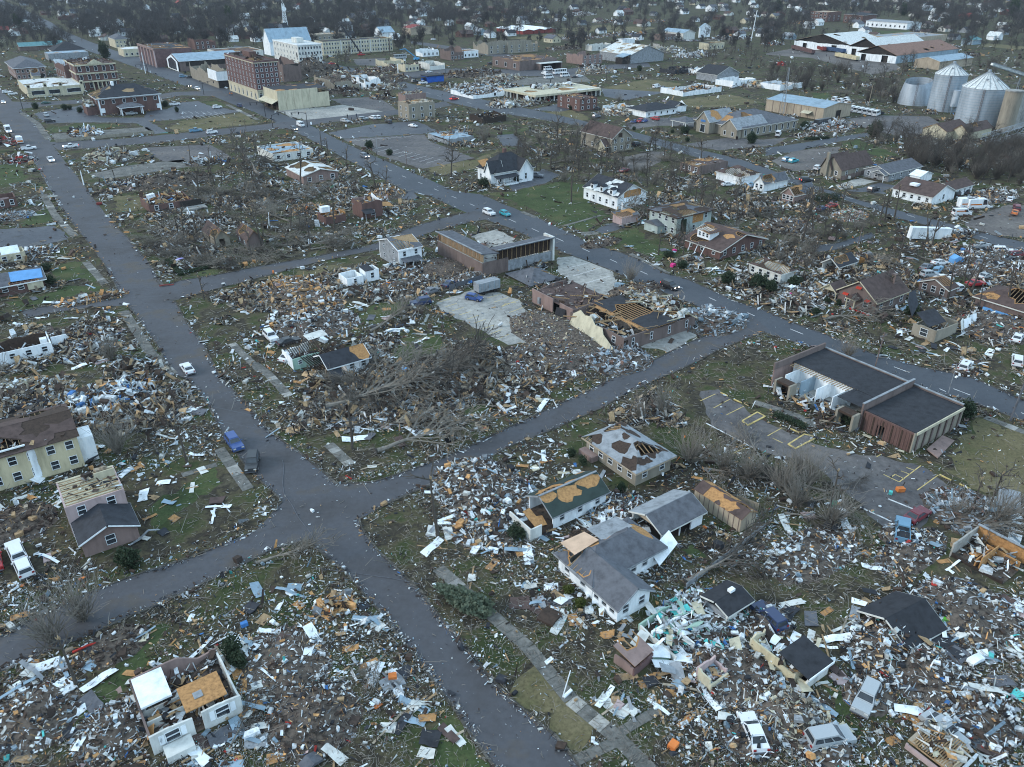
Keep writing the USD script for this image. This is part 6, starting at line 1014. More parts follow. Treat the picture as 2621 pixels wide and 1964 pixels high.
car(7,1640,75,'suv','black',20,'dark car parked beside the white gable'); car(7,1720,50,'sedan','black',20,'second dark car parked right of the white gable'); car(7,2090,115,'sedan','white',20,'white car at the edge of the gravel yard')
# heap of wrecked cars, right side
W_ = [(1850,520,'silver','sedan',-20,'pale grey car on top of the wrecks by the far street'),(1840,560,'black','suv',-25,'black battered car at the head of the wrecks'),(2030,560,'white','minivan',-60,'white minivan beside the far street among wrecks'),(2160,600,'maroon','suv',-30,'maroon wreck at the right edge by the far street'),(1745,590,'maroon','sedan',-15,'dark red wreck left of the black one'),(2070,645,'black','sedan',0,'black car crushed under a pale panel'),(1830,670,'grey','sedan',15,'grey wreck below the bright blue tarp'),(1990,690,'silver','sedan',-20,'silver wreck in the middle of the heap'),(2140,700,'white','sedan',20,'white flattened wreck at the right'),(1490,670,'white','sedan',-20,'white wreck left of the blue tarp'),(1370,705,'grey','sedan',10,'grey upturned wreck nearest the fallen branches'),(1470,730,'paleblue','sedan',15,'pale blue car with doors sprung open'),(1400,770,'silver','suv',-20,'silver wreck above the small brick house'),(1520,800,'white','sedan',-25,'white wreck right above the small brick house'),(1870,780,'silver','sedan',0,'grey car beside the round white hole of a torn bonnet'),(1790,850,'red','sedan',-20,'red wreck by the dark brown roof'),(1620,890,'white','suv',60,'white wreck on end beside the small brick house'),(2180,1080,'maroon','sedan',10,'maroon wreck under the leaning trunk at the right edge'),(2150,190,'plum' if 0 else 'maroon','suv',30,'maroon car at the gravel yard edge'),(2130,235,'orange','sedan',20,'rusty orange car shell in the gravel yard')]
for x, y, c, kd, hd, lab in W_: car(7, x, y, kd, c, hd, lab, tilt=(rnd.uniform(-.12,.12), rnd.uniform(-.18,.18)), z=rnd.uniform(.0,.35))
# middle distance
for k, x, y, kd, c, hd, lab, lit in ((0,440,1385,'pickup','white','-u','white pickup with lit headlamps coming down the left street', True),(0,250,1285,'pickup','white','v','white pickup crossing the left street', False),(0,610,1268,'pickup','white','-v','white pickup with lit headlamps on the cross street, carrying ladders', True),(0,170,1225,'ambulance','white','u','white ambulance with orange chevrons at the left crossing', True),(0,75,1135,'ambulance','white','-u','white rescue van with flashing front at the left edge', True),
        (0,430,1050,'suv','black','v','black car in the left car park of the bank', False),(0,400,1000,'suv','silver','-u','silver car in the left car park of the bank', False),(0,395,892,'sedan','green','v','dark green car on the street behind the bank car park', False),(0,30,885,'sedan','white','-u','white car with lit headlamps at the far left crossing', True),(0,60,800,'suv','white','v','white car parked before the cream annex, left one', False),(0,112,815,'suv','white','v','white car parked before the cream annex, right one', False),
        (0,1500,905,'pickup','white','v','white pickup parked right of the bank', False),(0,1865,930,'suv','white','v','white off-roader crossing the lot right of the bank', False),(0,1130,985,'pickup','silver','v','silver pickup under the bank canopy', False),(0,1680,1132,'pickup','paleblue','v','blue pickup on the cross street', False),(0,1820,1147,'suv','white','v','white car following the blue pickup on the cross street', False),(0,2055,918,'suv','navy','u','dark blue car on the wide street opposite the brick hotel', False),(0,1620,745,'sedan','black','-u','dark car with lit lamps, leftmost at the hotel crossing', True),(0,1695,770,'suv','white','-u','pale car with lit lamps, nearer at the hotel crossing', True),(0,1570,665,'suv','paleblue','v','blue-grey car before the gutted storefronts', False),(0,1630,670,'sedan','black','v','black car before the gutted storefronts', False),(0,640,362,'sedan','silver','-u','silver car far up the wide street', False),(0,600,345,'sedan','black','-u','black car far up the wide street', False),
        (1,345,1118,'suv','grey','-u','grey car with lit lamps turning at the mid crossing', True),(1,403,1085,'van','white','-u','white van at the mid crossing', False),(1,950,1352,'suv','grey','-u','grey car with lit lamps driving past the middle car parks', True),(1,785,1050,'suv','silver',-70,'silver car standing askew at the lot edge, leftmost of its row', False),(1,940,1030,'suv','silver','v','silver car at the lot edge, second of its row', False),(1,1020,1022,'minivan','white','u','white minivan at the lot edge, third of its row', False),(1,1060,1020,'suv','white','u','white car at the lot edge, fourth of its row', False),(1,1155,1055,'suv','black','u','black car in litter on the upper lot', False),(1,1365,1090,'sedan','white',-70,'white saloon alone on the dark lot', False),(1,1720,858,'suv','red','v','bright red car on the second street', True),(1,1410,778,'pickup','grey','-u','grey pickup on the second street', False),(1,1260,752,'sedan','silver','-u','silver car entering the second street', False),(1,1330,680,'sedan','white',0,'white car left of the blue booth', False),(1,1380,705,'suv','silver',10,'silver car before the blue booth', False),(1,1450,720,'pickup','white',5,'white pickup before the blue booth', False),(1,1500,625,'sedan','white','v','white car on the cross street above the blue booth', False),(1,2030,555,'suv','black','v','black car before the long brown brick store', False),(1,2090,562,'pickup','white','v','white pickup before the long brown brick store', False),(1,670,555,'suv','red','v','red car below the white hotel', True),(1,650,490,'sedan','white','v','white car left of the bare trees downtown', False),(1,920,478,'pickup','red','v','red truck at the foot of the long beige block', False),(1,1255,505,'bus','silver','v','silver coach parked near the blue lift', False),(1,1540,345,'suv','white','v','white car on the road by the depots', False),
        (2,345,605,'minibus','white','v','white minibus nearest the brick store canopy', False),(2,445,635,'bus','white','v','long white coach in the brick store car park', False),(2,350,675,'minibus','white','v','white minibus in front of the coach', False),(2,490,660,'minibus','white','v','short white minibus right of the coach', False),(2,315,640,'van','white','u','white van left of the coach', False),(2,570,668,'sedan','black','v','black car beside a white one, brick store car park', False),(2,615,662,'suv','white','v','white car beside a black one, brick store car park', False),(2,910,668,'sedan','silver','v','silver car on the open lot by a standing trunk', False),(2,1275,755,'van','white','v','white van on the dry grass', False),(2,1335,765,'suv','black','v','black car behind the white van on dry grass', False),(2,1080,1055,'sedan','blue',200,'blue car, left of three by the cream hall', False),(2,1130,1050,'suv','red',200,'red car in the middle of three by the cream hall', False),(2,1170,1048,'sedan','blue',200,'blue car, right of three by the cream hall', False),(2,1263,1030,'suv','red','u','red car alone on the pale hall car park', False),(2,760,1010,'suv','grey',10,'grey car by the pale rubble, left of the three bright cars', False),(2,1110,1250,'suv','black','v','black car next to the tan gabled house', False),(2,250,1520,'suv','grey',-60,'grey car in the drive of the Victorian house', False),(2,1885,1595,'sedan','white',-20,'white car under the charred rafters', False),(2,2100,1600,'sedan','paleblue',10,'light blue car right of the charred rafters', False),(2,1930,755,'suv','white',10,'white car pressed against the two-part ruin', False),(2,770,940,'sedan','black',30,'black car right of the square brick house', False),(2,1000,1475,'sedan','maroon',10,'maroon car in the brush by the gravel drive', False),
        (3,180,1385,'suv','paleblue',5,'blue-grey car on the gravel lot, left of two', False),(3,235,1395,'suv','teal',5,'blue-green car on the gravel lot, right of two', False),(3,440,1455,'suv','white',20,'white car left of the stone house', False),(3,350,1560,'suv','black',-30,'black car with a lit tail lamp on the far street', True),(3,480,1080,'bus','black','v','black bus with a white roof by the tan warehouse', False),(3,105,1165,'van','white',30,'white trailer-like van below the cream hall', False),(3,2080,1330,'suv','white',10,'white car beyond the scrub at the right edge', False)):
    car(k, x, y, kd, c, hd, lab, lit)
for i in range(6): car(3,735 + 42 * i,955 + 8 * i,'minibus','white',15,'white minibus in the row right of the tan warehouse', group='row of white minibuses beside the tan warehouse')
car(3,945,992,'suv','white',15,'small white car at the end of the minibus row')
for i,(x, y) in enumerate(((590,865),(640,880),(690,870),(700,888))): car(3, x, y,'van','white',15,'white van in the back row behind the minibuses', group='white vans in the back row behind the minibuses')
for i in range(14): car(3,1270 + 22 * (i % 7),262 + 12 * (i // 7),'sedan', rnd.choice(['black','grey','silver','navy']),10,'parked car in the distant lot by the white arched hall', group='cars parked in the distant lot by the white arched hall')
for i in range(9): car(2,1440 + 26 * i,352 + 3 * (i % 3),'sedan', rnd.choice(['black','silver','white','grey']),20,'parked car before the distant long white hall', group='cars parked before the distant long white hall')
# works vehicles and booths
t = thing('blue_booth','blue flat-roofed booth among parked cars on the second street','booth', mtx=pose((*g((1,1560,705)),0), GRID)); MB().box(-6,6,0,8,0,3.6).build('wall', mat('booth_blue_look',(.02,.10,.42)), t); MB().box(-6.4,6.4,-.4,8.4,3.6,4.0).build('roof', m('shingle'), t); MB().box(-14,-6.4,1,7,2.8,3.2).build('canopy', m('shingle'), t)
for x in (-13.5,-7): MB().box(x, x + .3,1.2,1.5,0,2.8).build('post', m('shingle'), t)
t = thing('boom_lift','blue crane arm lift near the silver coach downtown','crane', mtx=pose((*g((1,1395,520)),0), GRID)); P_ = mat('lift_blue_look',(.08,.3,.55)); MB().box(-2,2,-1.1,1.1,.6,2).build('chassis', P_, t); MB().beam((0,0,2),(-8,2,8.5),.6).build('arm', P_, t); MB().beam((-8,2,8.5),(-12,3,8.0),.4).build('jib', P_, t)
for x in (-1.4,1.4):
    for s in (-1,1): MB().tube([(x, s * .9,.55),(x, s * 1.2,.55)],.55,12, True).build('wheel', M_TYRE, t)
t = thing('crane_arm','dark lattice boom rising from the red truck by the beige block','crane', mtx=pose((*g((1,915,470)),1.5),0)); MB().beam((0,0,0),(-14,4,20),.9).build('boom', m('black'), t); MB().box(-1.2,1.2,-1,1,-1.4,.6).build('base', m('redroof'), t)
# people, far off
def person(k, x, y, top, legs, label):
    t = thing('person', label,'person', mtx=pose((*g((k, x, y)),0), rnd.uniform(0,6)))
    import manifold3d as m3
    sp = lambda p, r: m3.Manifold.sphere(r,10).translate(p)
    bone = lambda a, ra, b, rb: m3.Manifold.batch_hull([sp(a, ra), sp(b, rb)])
    legs_ = bone((0,-.1,.92),.11,(.05,-.11,.5),.08) + bone((.05,-.11,.5),.08,(0,-.11,.08),.06) + bone((0,.1,.92),.11,(.02,.11,.5),.08) + bone((.02,.11,.5),.08,(-.06,.11,.08),.06) + bone((0,-.11,.05),.05,(.16,-.12,.05),.045) + bone((-.06,.11,.05),.05,(.1,.12,.05),.045)
    torso = bone((0,-.09,.95),.13,(0,-.13,1.38),.12) + bone((0,.09,.95),.13,(0,.13,1.38),.12) + bone((0,-.2,1.42),.07,(.04,-.26,1.12),.055) + bone((.04,-.26,1.12),.055,(.16,-.24,.9),.045) + bone((0,.2,1.42),.07,(-.02,.27,1.12),.055) + bone((-.02,.27,1.12),.055,(.06,.28,.88),.045) + bone((0,0,1.45),.07,(.01,0,1.56),.06)
    head = sp((.01,0,1.66),.105) + bone((.1,0,1.66),.02,(.12,0,1.64),.015); hair = sp((-.01,0,1.70),.108)
    for nm, q, lk in (('body', legs_, mat(legs + '_cloth_look', CARCOL[legs])),('jacket', torso, mat(top + '_cloth_look', CARCOL[top])),('head', head, mat('skin_look',(.42,.26,.19))),('hat', hair, mat(top + '_cloth_look', CARCOL[top]))):
        q = q.to_mesh(); MB().add(q.vert_properties[:,:3], q.tri_verts).build(nm, lk, t, smooth=60)
person(0,1975,822,'orange','navy','person in orange at the kerb of the brick hotel, left of two'); person(0,1992,822,'orange','black','person in orange at the kerb of the brick hotel, right of two'); person(1,803,1012,'black','black','person in dark clothes walking on the cross street, left one'); person(1,880,1005,'navy','black','person in dark clothes walking on the cross street, right one')
# ------------------------------------------------------------------ trees, branches, bushes
def branch(r, p, d, L, rad, lev, out, spread=.62, up=.12, kids=3):
    """One limb of three bends, its side limbs after it."""
    q, n = np.array(p, float),3
    for i in range(n):
        d = d + np.array([r.gauss(0,.14), r.gauss(0,.14), r.gauss(0,.08) + up * .4]); d = d / np.linalg.norm(d)
        e = q + d * L / n; out.append((q, e, rad * (1 - i / n * .45), rad * (1 - (i + 1) / n * .45))); q = e
        if lev > 0:
            for _ in range(kids if i else max(1, kids - 1)):
                a = r.uniform(0,6.28); t = np.cross(d,[math.cos(a), math.sin(a),.3]); t /= np.linalg.norm(t) + 1e-9
                nd = d * (1 - spread) + t * spread * r.uniform(.7,1.3) + np.array([0,0, up]); nd /= np.linalg.norm(nd)
                branch(r, q, nd, L * r.uniform(.45,.72), rad * .5, lev - 1, out, spread, up, kids)
def limbs(name, out, look, t, split=.045, n1=6, n2=3):
    big = [s for s in out if s[2] > split]; small = [s for s in out if s[2] <= split]
    for nm, ss, n, lk in ((name, big, n1, look[0]),('twigs', small, n2, look[1])):
        if ss:
            v, f = segs_mesh([s[0] for s in ss],[s[1] for s in ss],[s[2] for s in ss],[s[3] for s in ss], n); MB().add(v, f).build(nm, lk, t)
def bare_tree(label, mtx, seed, h=12.0, thin=1.0, group=None, look=None, kids=3, lev=3):
    r = random.Random(seed); t = thing('bare_tree', label,'tree', mtx=mtx, group=group); lk = look or (M_TRUNK, M_TWIG); tr, cr = [],[]
    q, d = np.zeros(3), np.array([0,0,1.0])
    for i in range(5):
        d = d + [r.gauss(0,.06), r.gauss(0,.06),0]; d /= np.linalg.norm(d); e = q + d * h * .15; tr.append((q, e,.028 * h * (1 - i * .13),.028 * h * (1 - (i + 1) * .13))); q = e
        if i >= 1:
            for _ in range(2):
                a = r.uniform(0,6.28); branch(r, q, np.array([math.cos(a) * .8, math.sin(a) * .8,.55]), h * r.uniform(.2,.33),.010 * h, lev - 1, cr, kids=kids)
    branch(r, q, d, h * .3,.011 * h, lev - 1, cr, kids=kids)
    v, f = segs_mesh(*[[s[i] for s in tr] for i in range(4)],7); MB().add(v, f).build('trunk', lk[0], t)
    mn = .042 * thin
    v, f = segs_mesh([s[0] for s in cr],[s[1] for s in cr],[max(s[2], mn) for s in cr],[max(s[3], mn * .7) for s in cr],3); MB().add(v, f).build('crown', lk[1], t); return t
def snapped_tree(label, mtx, seed, h=8.0, stubs=5, group=None, name='snapped_tree'):
    """A trunk broken off by the wind: torn pale wood on top, a few stripped limbs."""
    r = random.Random(seed); t = thing(name, label,'tree', mtx=mtx, group=group); q, d, tr = np.zeros(3), np.array([0,0,1.0]),[]
    for i in range(6):
        d = d + [r.gauss(0,.05), r.gauss(0,.05),0]; d /= np.linalg.norm(d); e = q + d * h / 6; tr.append((q, e,.045 * h ** .8 * (1 - i * .1),.045 * h ** .8 * (1 - (i + 1) * .1))); q = e
    v, f = segs_mesh(*[[s[i] for s in tr] for i in range(4)],8); MB().add(v, f).build('trunk', M_TRUNK, t); R = tr[-1][3]; b = MB()
    for i in range(7):
        a = i * .9; p0 = q + np.array([math.cos(a), math.sin(a),0]) * R * .6 - (0,0,.1); b.beam(p0, p0 + (r.gauss(0,.12), r.gauss(0,.12), r.uniform(.3,.11 * h)), R * .5)
    b.build('torn_top', M_WOODPALE, t)
    for i in range(stubs):
        k = tr[r.randint(2,5)]; a = r.uniform(0,6.28); out = []; branch(r, k[1], np.array([math.cos(a), math.sin(a), r.uniform(.2,.9)]), h * r.uniform(.15,.42),.03 * h ** .7,1 if h > 5 else 0, out, kids=2)
        v, f = segs_mesh(*[[s[j] for s in out] for j in range(4)],5); MB().add(v, f).build('broken_limb', M_TRUNK, t)
    return t
def shrub(label, mtx, seed, h=4.0, n=46, group=None, look=None, fan=.75, name='bare_shrub'):
    """Many stems from one root, leafless."""
    r = random.Random(seed); t = thing(name, label,'shrub', mtx=mtx, group=group); st, tw = [],[]
    for i in range(n):
        a, s = r.uniform(0,6.28), r.uniform(.1, fan); d = np.array([math.cos(a) * s, math.sin(a) * s,1.0]); d /= np.linalg.norm(d); out = []
        branch(r,(r.gauss(0,.15 * h / 4), r.gauss(0,.15 * h / 4),0), d, h * r.uniform(.6,1.1),.011 * h ** .7,1, out, spread=.35, up=.15, kids=1); st += out[:3]; tw += out[3:]
    for nm, ss, k, mn in (('stem', st,4,.042),('twigs', tw,3,.016)):
        v, f = segs_mesh([s[0] for s in ss],[s[1] for s in ss],[max(s[2], mn) for s in ss],[max(s[3], mn) for s in ss], k); MB().add(v, f).build(nm,(look or (M_STEM, M_TWIG))[0 if nm == 'stem' else 1], t)
    return t
def bush(label, mtx, seed, sx=1.5, sy=1.5, sz=1.4, n=900, look=None, group=None, leaf=.16, cat='bush', name='evergreen_bush', box_=False):
    r = np.random.default_rng(seed); t = thing(name, label, cat, mtx=mtx, group=group)
    if box_: p = (r.random((n,3)) - [.5,.5,0]) * 2 * [sx, sy, sz * .5]
    else:
        d = r.normal(size=(n,3)); d /= np.linalg.norm(d, axis=1, keepdims=True); rr = r.random(n) ** .35 * (.45 + .95 * meshkit.noise(d * 2.3 + seed)); p = d * rr[:, None] * [sx, sy, sz]; p[:,2] += sz * .85; p = p[p[:,2] > .02]
    k = len(p); a = r.normal(size=(k,3)); a /= np.linalg.norm(a, axis=1, keepdims=True); b = np.cross(a, r.normal(size=(k,3))); b /= np.linalg.norm(b, axis=1, keepdims=True); s = leaf * r.uniform(.6,1.4,(k,1))
    v = np.stack([p - a * s, p + b * s * .7, p + a * s, p - b * s * .7],1).reshape(-1,3); i = np.arange(k)[:, None] * 4; MB().add(v, np.vstack([i + [0,1,2], i + [0,2,3]])).build('foliage', look or M_LEAF, t)
    tr = MB()
    for j in range(5): tr.tube([(0,0,0),(sx * .4 * math.cos(j * 1.3), sy * .4 * math.sin(j * 1.3), sz * .9)],[.06,.03],5)
    tr.build('stem', M_TRUNK, t); return t
def at(k, x, y): return g((k, x, y))
# snapped trunks that stand out
SNAPS = []
for i,(k, x, y, h, n, lab) in enumerate(((9,842,600,8.6,3,'tall broken trunk by the crossing pavement, splintered at the top'),(8,1605,725,7.5,2,'thin dark trunk on the lawn left of the parked blue car'),(9,1578,1352,9.5,2,'slim pale stem on the verge beside the near side street'),(12,640,965,7,4,'blurred dark trunk on the verge above the white bungalow'),(4,1752,965,5.5,4,'short trunk by the pavement corner below the side street'),(4,2160,605,6.5,2,'pale stump stem right of the grey gabled house'),(1,1695,1515,10.5,14,'dark many-limbed trunk right of the gravel kiosk, before the Victorian house'),(1,1042,1625,9,6,'forked broken trunk left of the middle street, nearer of two'),(1,1128,1645,8,3,'straight broken trunk left of the middle street, beside the forked one'),(1,795,1455,7,7,'stubby-limbed trunk between the membrane-roofed house and the middle street'),(1,640,1345,7,4,'trunk by the kerb right of the flat-roofed clinic'),(1,588,1325,9,1,'leaning bare pole-like trunk right of the flat-roofed clinic'),(0,1635,1395,7,0,'leaning pole-like trunk on the empty lot'),(0,1795,1360,4.5,5,'small forked trunk on the empty lot'),(0,2112,1570,9,6,'ragged trunk in the heap left of the clinic, right of two'),(0,2000,1530,7,3,'pale torn trunk in the heap left of the clinic, left of two'),(0,985,1535,5,7,'spreading bare limbed trunk on the pale lot by the rubble pile'),
        (6,545,132,10,3,'dark straight trunk on the green lawn of the dormer house'),(6,1185,340,9.5,6,'snapped trunk whose crown hangs over the pink outhouse'),(6,1290,580,6.5,1,'grey trunk by the kerb before the sage green house'),(7,315,465,13,5,'great leaning trunk with a torn top above the brush, right of the bungalow'),(7,978,300,9,1,'leftmost of three dark trunks by the far street'),(7,1020,300,9.5,1,'middle of three dark trunks by the far street'),(7,1100,285,10,2,'rightmost of three dark trunks by the far street, pale bark torn'),(7,1385,470,8,1,'leaning trunk in front of the torn white trailer sheet'),(7,1560,965,9,5,'trunk at the corner of the small brick house'),(7,1680,935,8.5,4,'dark trunk behind the twisted-roof house'),(7,2060,1070,11,3,'thick trunk leaning over the blue tarps at the right edge'),(7,1030,980,6,8,'trunk wrapped in hanging grey sheets beside the red-awning house'),(7,690,350,6,1,'thin trunk beside the coloured heap'),(7,310,800,6,8,'dark tangled trunk hung with white sheets by the white stucco ruin'),
        (2,842,690,10,5,'dark trunk over the open lot behind the cream market'),(2,1028,612,9,4,'trunk in front of the grey gabled hall'),(2,1655,1395,8,9,'bare crown trunk at the kerb of the far street'),(2,545,1640,9,6,'trunk at the lawn edge behind the dormer house'),(2,690,1560,8,4,'splintered pale trunk in the brush above the dormer house'),(2,1195,1480,8,8,'tree skeleton on the gravel drive'),(2,1410,560,8,6,'trunk in the brush behind the charred heap'),(5,690,360,10,4,'tall trunk standing before the brick mansion ruin'),(5,1625,1250,5,2,'dark leaning trunk at the edge of the striped lot'),(5,840,420,3.5,0,'stake of torn wood on the side street verge'),(11,545,1115,6.5,5,'pale slim trunk rising from the shrubs at the car park edge'),(11,1900,1180,6.5,6,'bare limbs over junk at the right, left one'),(11,1760,1130,5.5,5,'bare limbs over junk at the right, nearer the car park'),(7,1090,640,4,4,'short stump among the grey fallen branches'))):
    SNAPS.append(snapped_tree(lab, pose((*at(k, x, y),0), rnd.uniform(0,6), rnd.uniform(-.08,.08), rnd.uniform(-.08,.08)),100 + i, h, n))
# bare shrubs by the near car park
SH = [shrub('multi-stemmed bare shrub fanning out behind the grey hip-roofed house', pose((*at(10,1330,300),0)),1,4.6,52, fan=.95)]
for i,(k, x, y, s, lab) in enumerate(((10,1560,720,1.25,'big bare shrub pressed against the hip roof'),(10,1840,780,1.1,'bare shrub between the wooden shed and the car park'),(10,1120,330,.8,'small bare shrub at the near side street'),(10,2060,860,1.0,'bare shrub at the lower edge of the car park, leftmost of its thicket'),(11,130,960,1.15,'bare shrub in the car park thicket, second from its left'),(11,260,1080,1.1,'bare shrub in the car park thicket, lowest'),(11,380,900,1.0,'bare shrub in the car park thicket, nearest the asphalt'),(11,560,1240,1.1,'bare shrub above the green bin lid'),(11,300,800,.9,'bare shrub at the painted line of the car park'),(11,2000,1250,1.2,'bare shrub over the wreck heap right of the car park'),(11,1640,1200,.8,'bare shrub at the right end of the car park'),(8,1010,640,1.3,'round grey twiggy shrub right of the cream apartment house'),(7,700,1470,.9,'bare shrub at the kerb before the long black roof'),(6,1050,810,1.0,'leafless bush at the corner of the lower concrete lot'),(12,700,420,1.2,'pale bare shrub over the side street at the lower left'),(12,430,600,1.2,'pale bare shrub hanging above the kerb at the lower left'),(4,950,1480,1.1,'grey twiggy shrub beside the long white cottage'),(2,950,880,.9,'rust-brown bush on dry grass behind the square brick house'),(1,1980,1220,1.3,'large bare shrub right of the crumpled metal canopy'))):
    c = at(k, x, y); q = dup(SH[0], pose((*c,0), rnd.uniform(0,6),0,0, s), lab)
# dense brush: the nearest as single shrubs and small trees, the rest as undergrowth
TW = (M_TRUNK, M_TWIGM); TD = (M_TRUNK, M_TWIGD)
PROT = [bare_tree('small bare tree in the brush between the two streets, nearest the gravel drive', pose((*at(2,900,1560),0)),21,8,.8, look=TW, kids=2), bare_tree('tall bare tree in the brush left of the tan gabled house', pose((*at(2,640,1250),0)),22,11,.8, look=TW, kids=2), bare_tree('dark bare tree by the tudor house', pose((*at(3,800,1430),0)),23,9,.8, look=TW, kids=2)]
def scatter(poly, n, seed, avoid=True):
    r = np.random.default_rng(seed); q = np.array([S(*p) for p in poly]); P = Polygon(q); x0, y0, x1, y1 = P.bounds; out = np.zeros((0,2))
    while len(out) < n:
        s = np.column_stack([r.uniform(x0, x1, n * 3), r.uniform(y0, y1, n * 3)]); s = s[shapely.contains_xy(P, s[:,0], s[:,1])]; w = ground(s[:,0], s[:,1])
        if avoid: w = w[~blocked(w)]
        out = np.vstack([out, w])
        if len(s) == 0: break
    return out[:n]
ALLROAD = unary_union([p.buffer(.4) for p in ROADS]); ALLLOT = unary_union(LOTS); ALLFOOT = unary_union([f.buffer(.3) for f in FOOT]); ALLLAWN = unary_union(LAWNS)
for p in (ALLROAD, ALLLOT, ALLFOOT, ALLLAWN): shapely.prepare(p)
def blocked(w): return shapely.contains_xy(ALLROAD, w[:,0], w[:,1]) | shapely.contains_xy(ALLFOOT, w[:,0], w[:,1]) | shapely.contains_xy(ALLLOT, w[:,0], w[:,1])
BR = [('brush between the two streets',[(2,60,1080),(2,500,1090),(2,1000,1200),(2,1600,1400),(2,1500,1640),(6,1600,60),(6,1200,0),(2,420,1560),(2,0,1440)],60,.75),('scrub below the warehouse yard',[(3,0,560),(3,600,600),(3,1150,680),(3,1120,900),(3,720,880),(3,560,780),(3,0,800)],62,.9),('scrub below the grain yard',[(3,1180,1260),(3,2212,1260),(3,2300,1640),(3,1500,1480),(3,1300,1480),(3,1200,1380)],66,.95),('scrub behind the grain bins',[(3,1150,560),(3,2212,560),(3,2212,640),(3,1730,640),(3,1420,640),(3,1180,680)],26,.9),('tangle over the fallen hedge at mid-right',[(6,1600,0),(6,2212,100),(6,2100,330),(6,1680,250)],16,.5),('young trees west of the red-awning house',[(7,0,480),(7,420,480),(7,460,700),(7,100,640)],16,.5),('row of saplings by the far street',[(7,460,420),(7,900,330),(7,980,330),(7,700,440),(7,480,480)],16,.55),('brush right of the cream hall',[(3,850,1150),(3,1150,1200),(3,1180,1260),(3,900,1250)],14,.8),('bare trees by the middle street downtown',[(1,680,540),(1,830,480),(1,830,560),(1,720,590)],8,.9),('scrub behind the ruins at centre right',[(2,1640,440),(2,2212,470),(2,2212,580),(2,1880,600),(2,1500,520)],30,.8),('dark copse at the top of the wide street',[(0,1050,300),(0,1300,280),(0,1350,380),(0,1100,380)],16,1.0)]
for nm, poly, n, sc in BR:
    for i, w in enumerate(scatter(poly, n, n * 7 + len(nm))):
        dup(PROT[i % 3] if i % 3 else SH[0], pose((*w,0), rnd.uniform(0,6), rnd.uniform(-.15,.15), rnd.uniform(-.15,.15), sc * rnd.uniform(.6,1.2)),('bare tree in the ' if i % 3 else 'bare shrub in the ') + nm,('bare trees in the ' if i % 3 else 'bare shrubs in the ') + nm)
# fallen trees: trunk along the ground, crown crushed beside it
FT, FTS = None,[]
def fallen(p, q, label, group=None, seed=0):
    global FT
    a, b = g(p), g(q); L = np.linalg.norm(b - a); yaw = math.atan2(*(b - a)[::-1])
    if FT is None or seed:
        r = random.Random(40 + seed); FTn = thing('fallen_tree', label,'tree', mtx=pose((*a,.15), yaw,0,0, L / 10), group=group); qv, d, tr, cr = np.array([0,0,.25]), np.array([1.0,0,.04]),[],[]
        for i in range(6):
            d = d + [0, r.gauss(0,.10), r.gauss(.02,.04)]; d /= np.linalg.norm(d); e = qv + d * .95; tr.append((qv, e,.24 - i * .03,.24 - (i + 1) * .03)); qv = e
            if i > 1:
                for s in (-1,1):
                    branch(r, qv, np.array([.9, s * r.uniform(.25,.7), r.uniform(.0,.4)]), r.uniform(2.4,4.6),.085,2, cr, spread=.45, up=0.0, kids=2)
        branch(r, qv, d,4.0,.09,2, cr, spread=.4, up=0, kids=2)
        v, f = segs_mesh(*[[s[i] for s in tr] for i in range(4)],7); MB().add(v, f).build('trunk', M_LOG, FTn)
        cl = lambda z: np.maximum(np.array(z),[-99,-99,.04])
        v, f = segs_mesh([cl(s[0]) for s in cr],[cl(s[1]) for s in cr],[max(s[2],.034) for s in cr],[max(s[3],.026) for s in cr],3); MB().add(v, f).build('crown', M_TWIGM if seed == 3 else M_STEM, FTn)
        rt = MB()
        for j in range(9): a_ = j * .7; rt.tube([(0,0,.25),(-.35,.5 * math.cos(a_),.25 + .5 * math.sin(a_))],[.1,.02],4)
        rt.build('roots', M_TRUNK, FTn)
        FTS.append(FTn); FT = FT or FTn; return FTn
    return dup(rnd.choice(FTS), pose((*a,.12), yaw,0, rnd.choice([0,0,.5,-.5]), L / 10 * rnd.uniform(.9,1.1)), label, group)
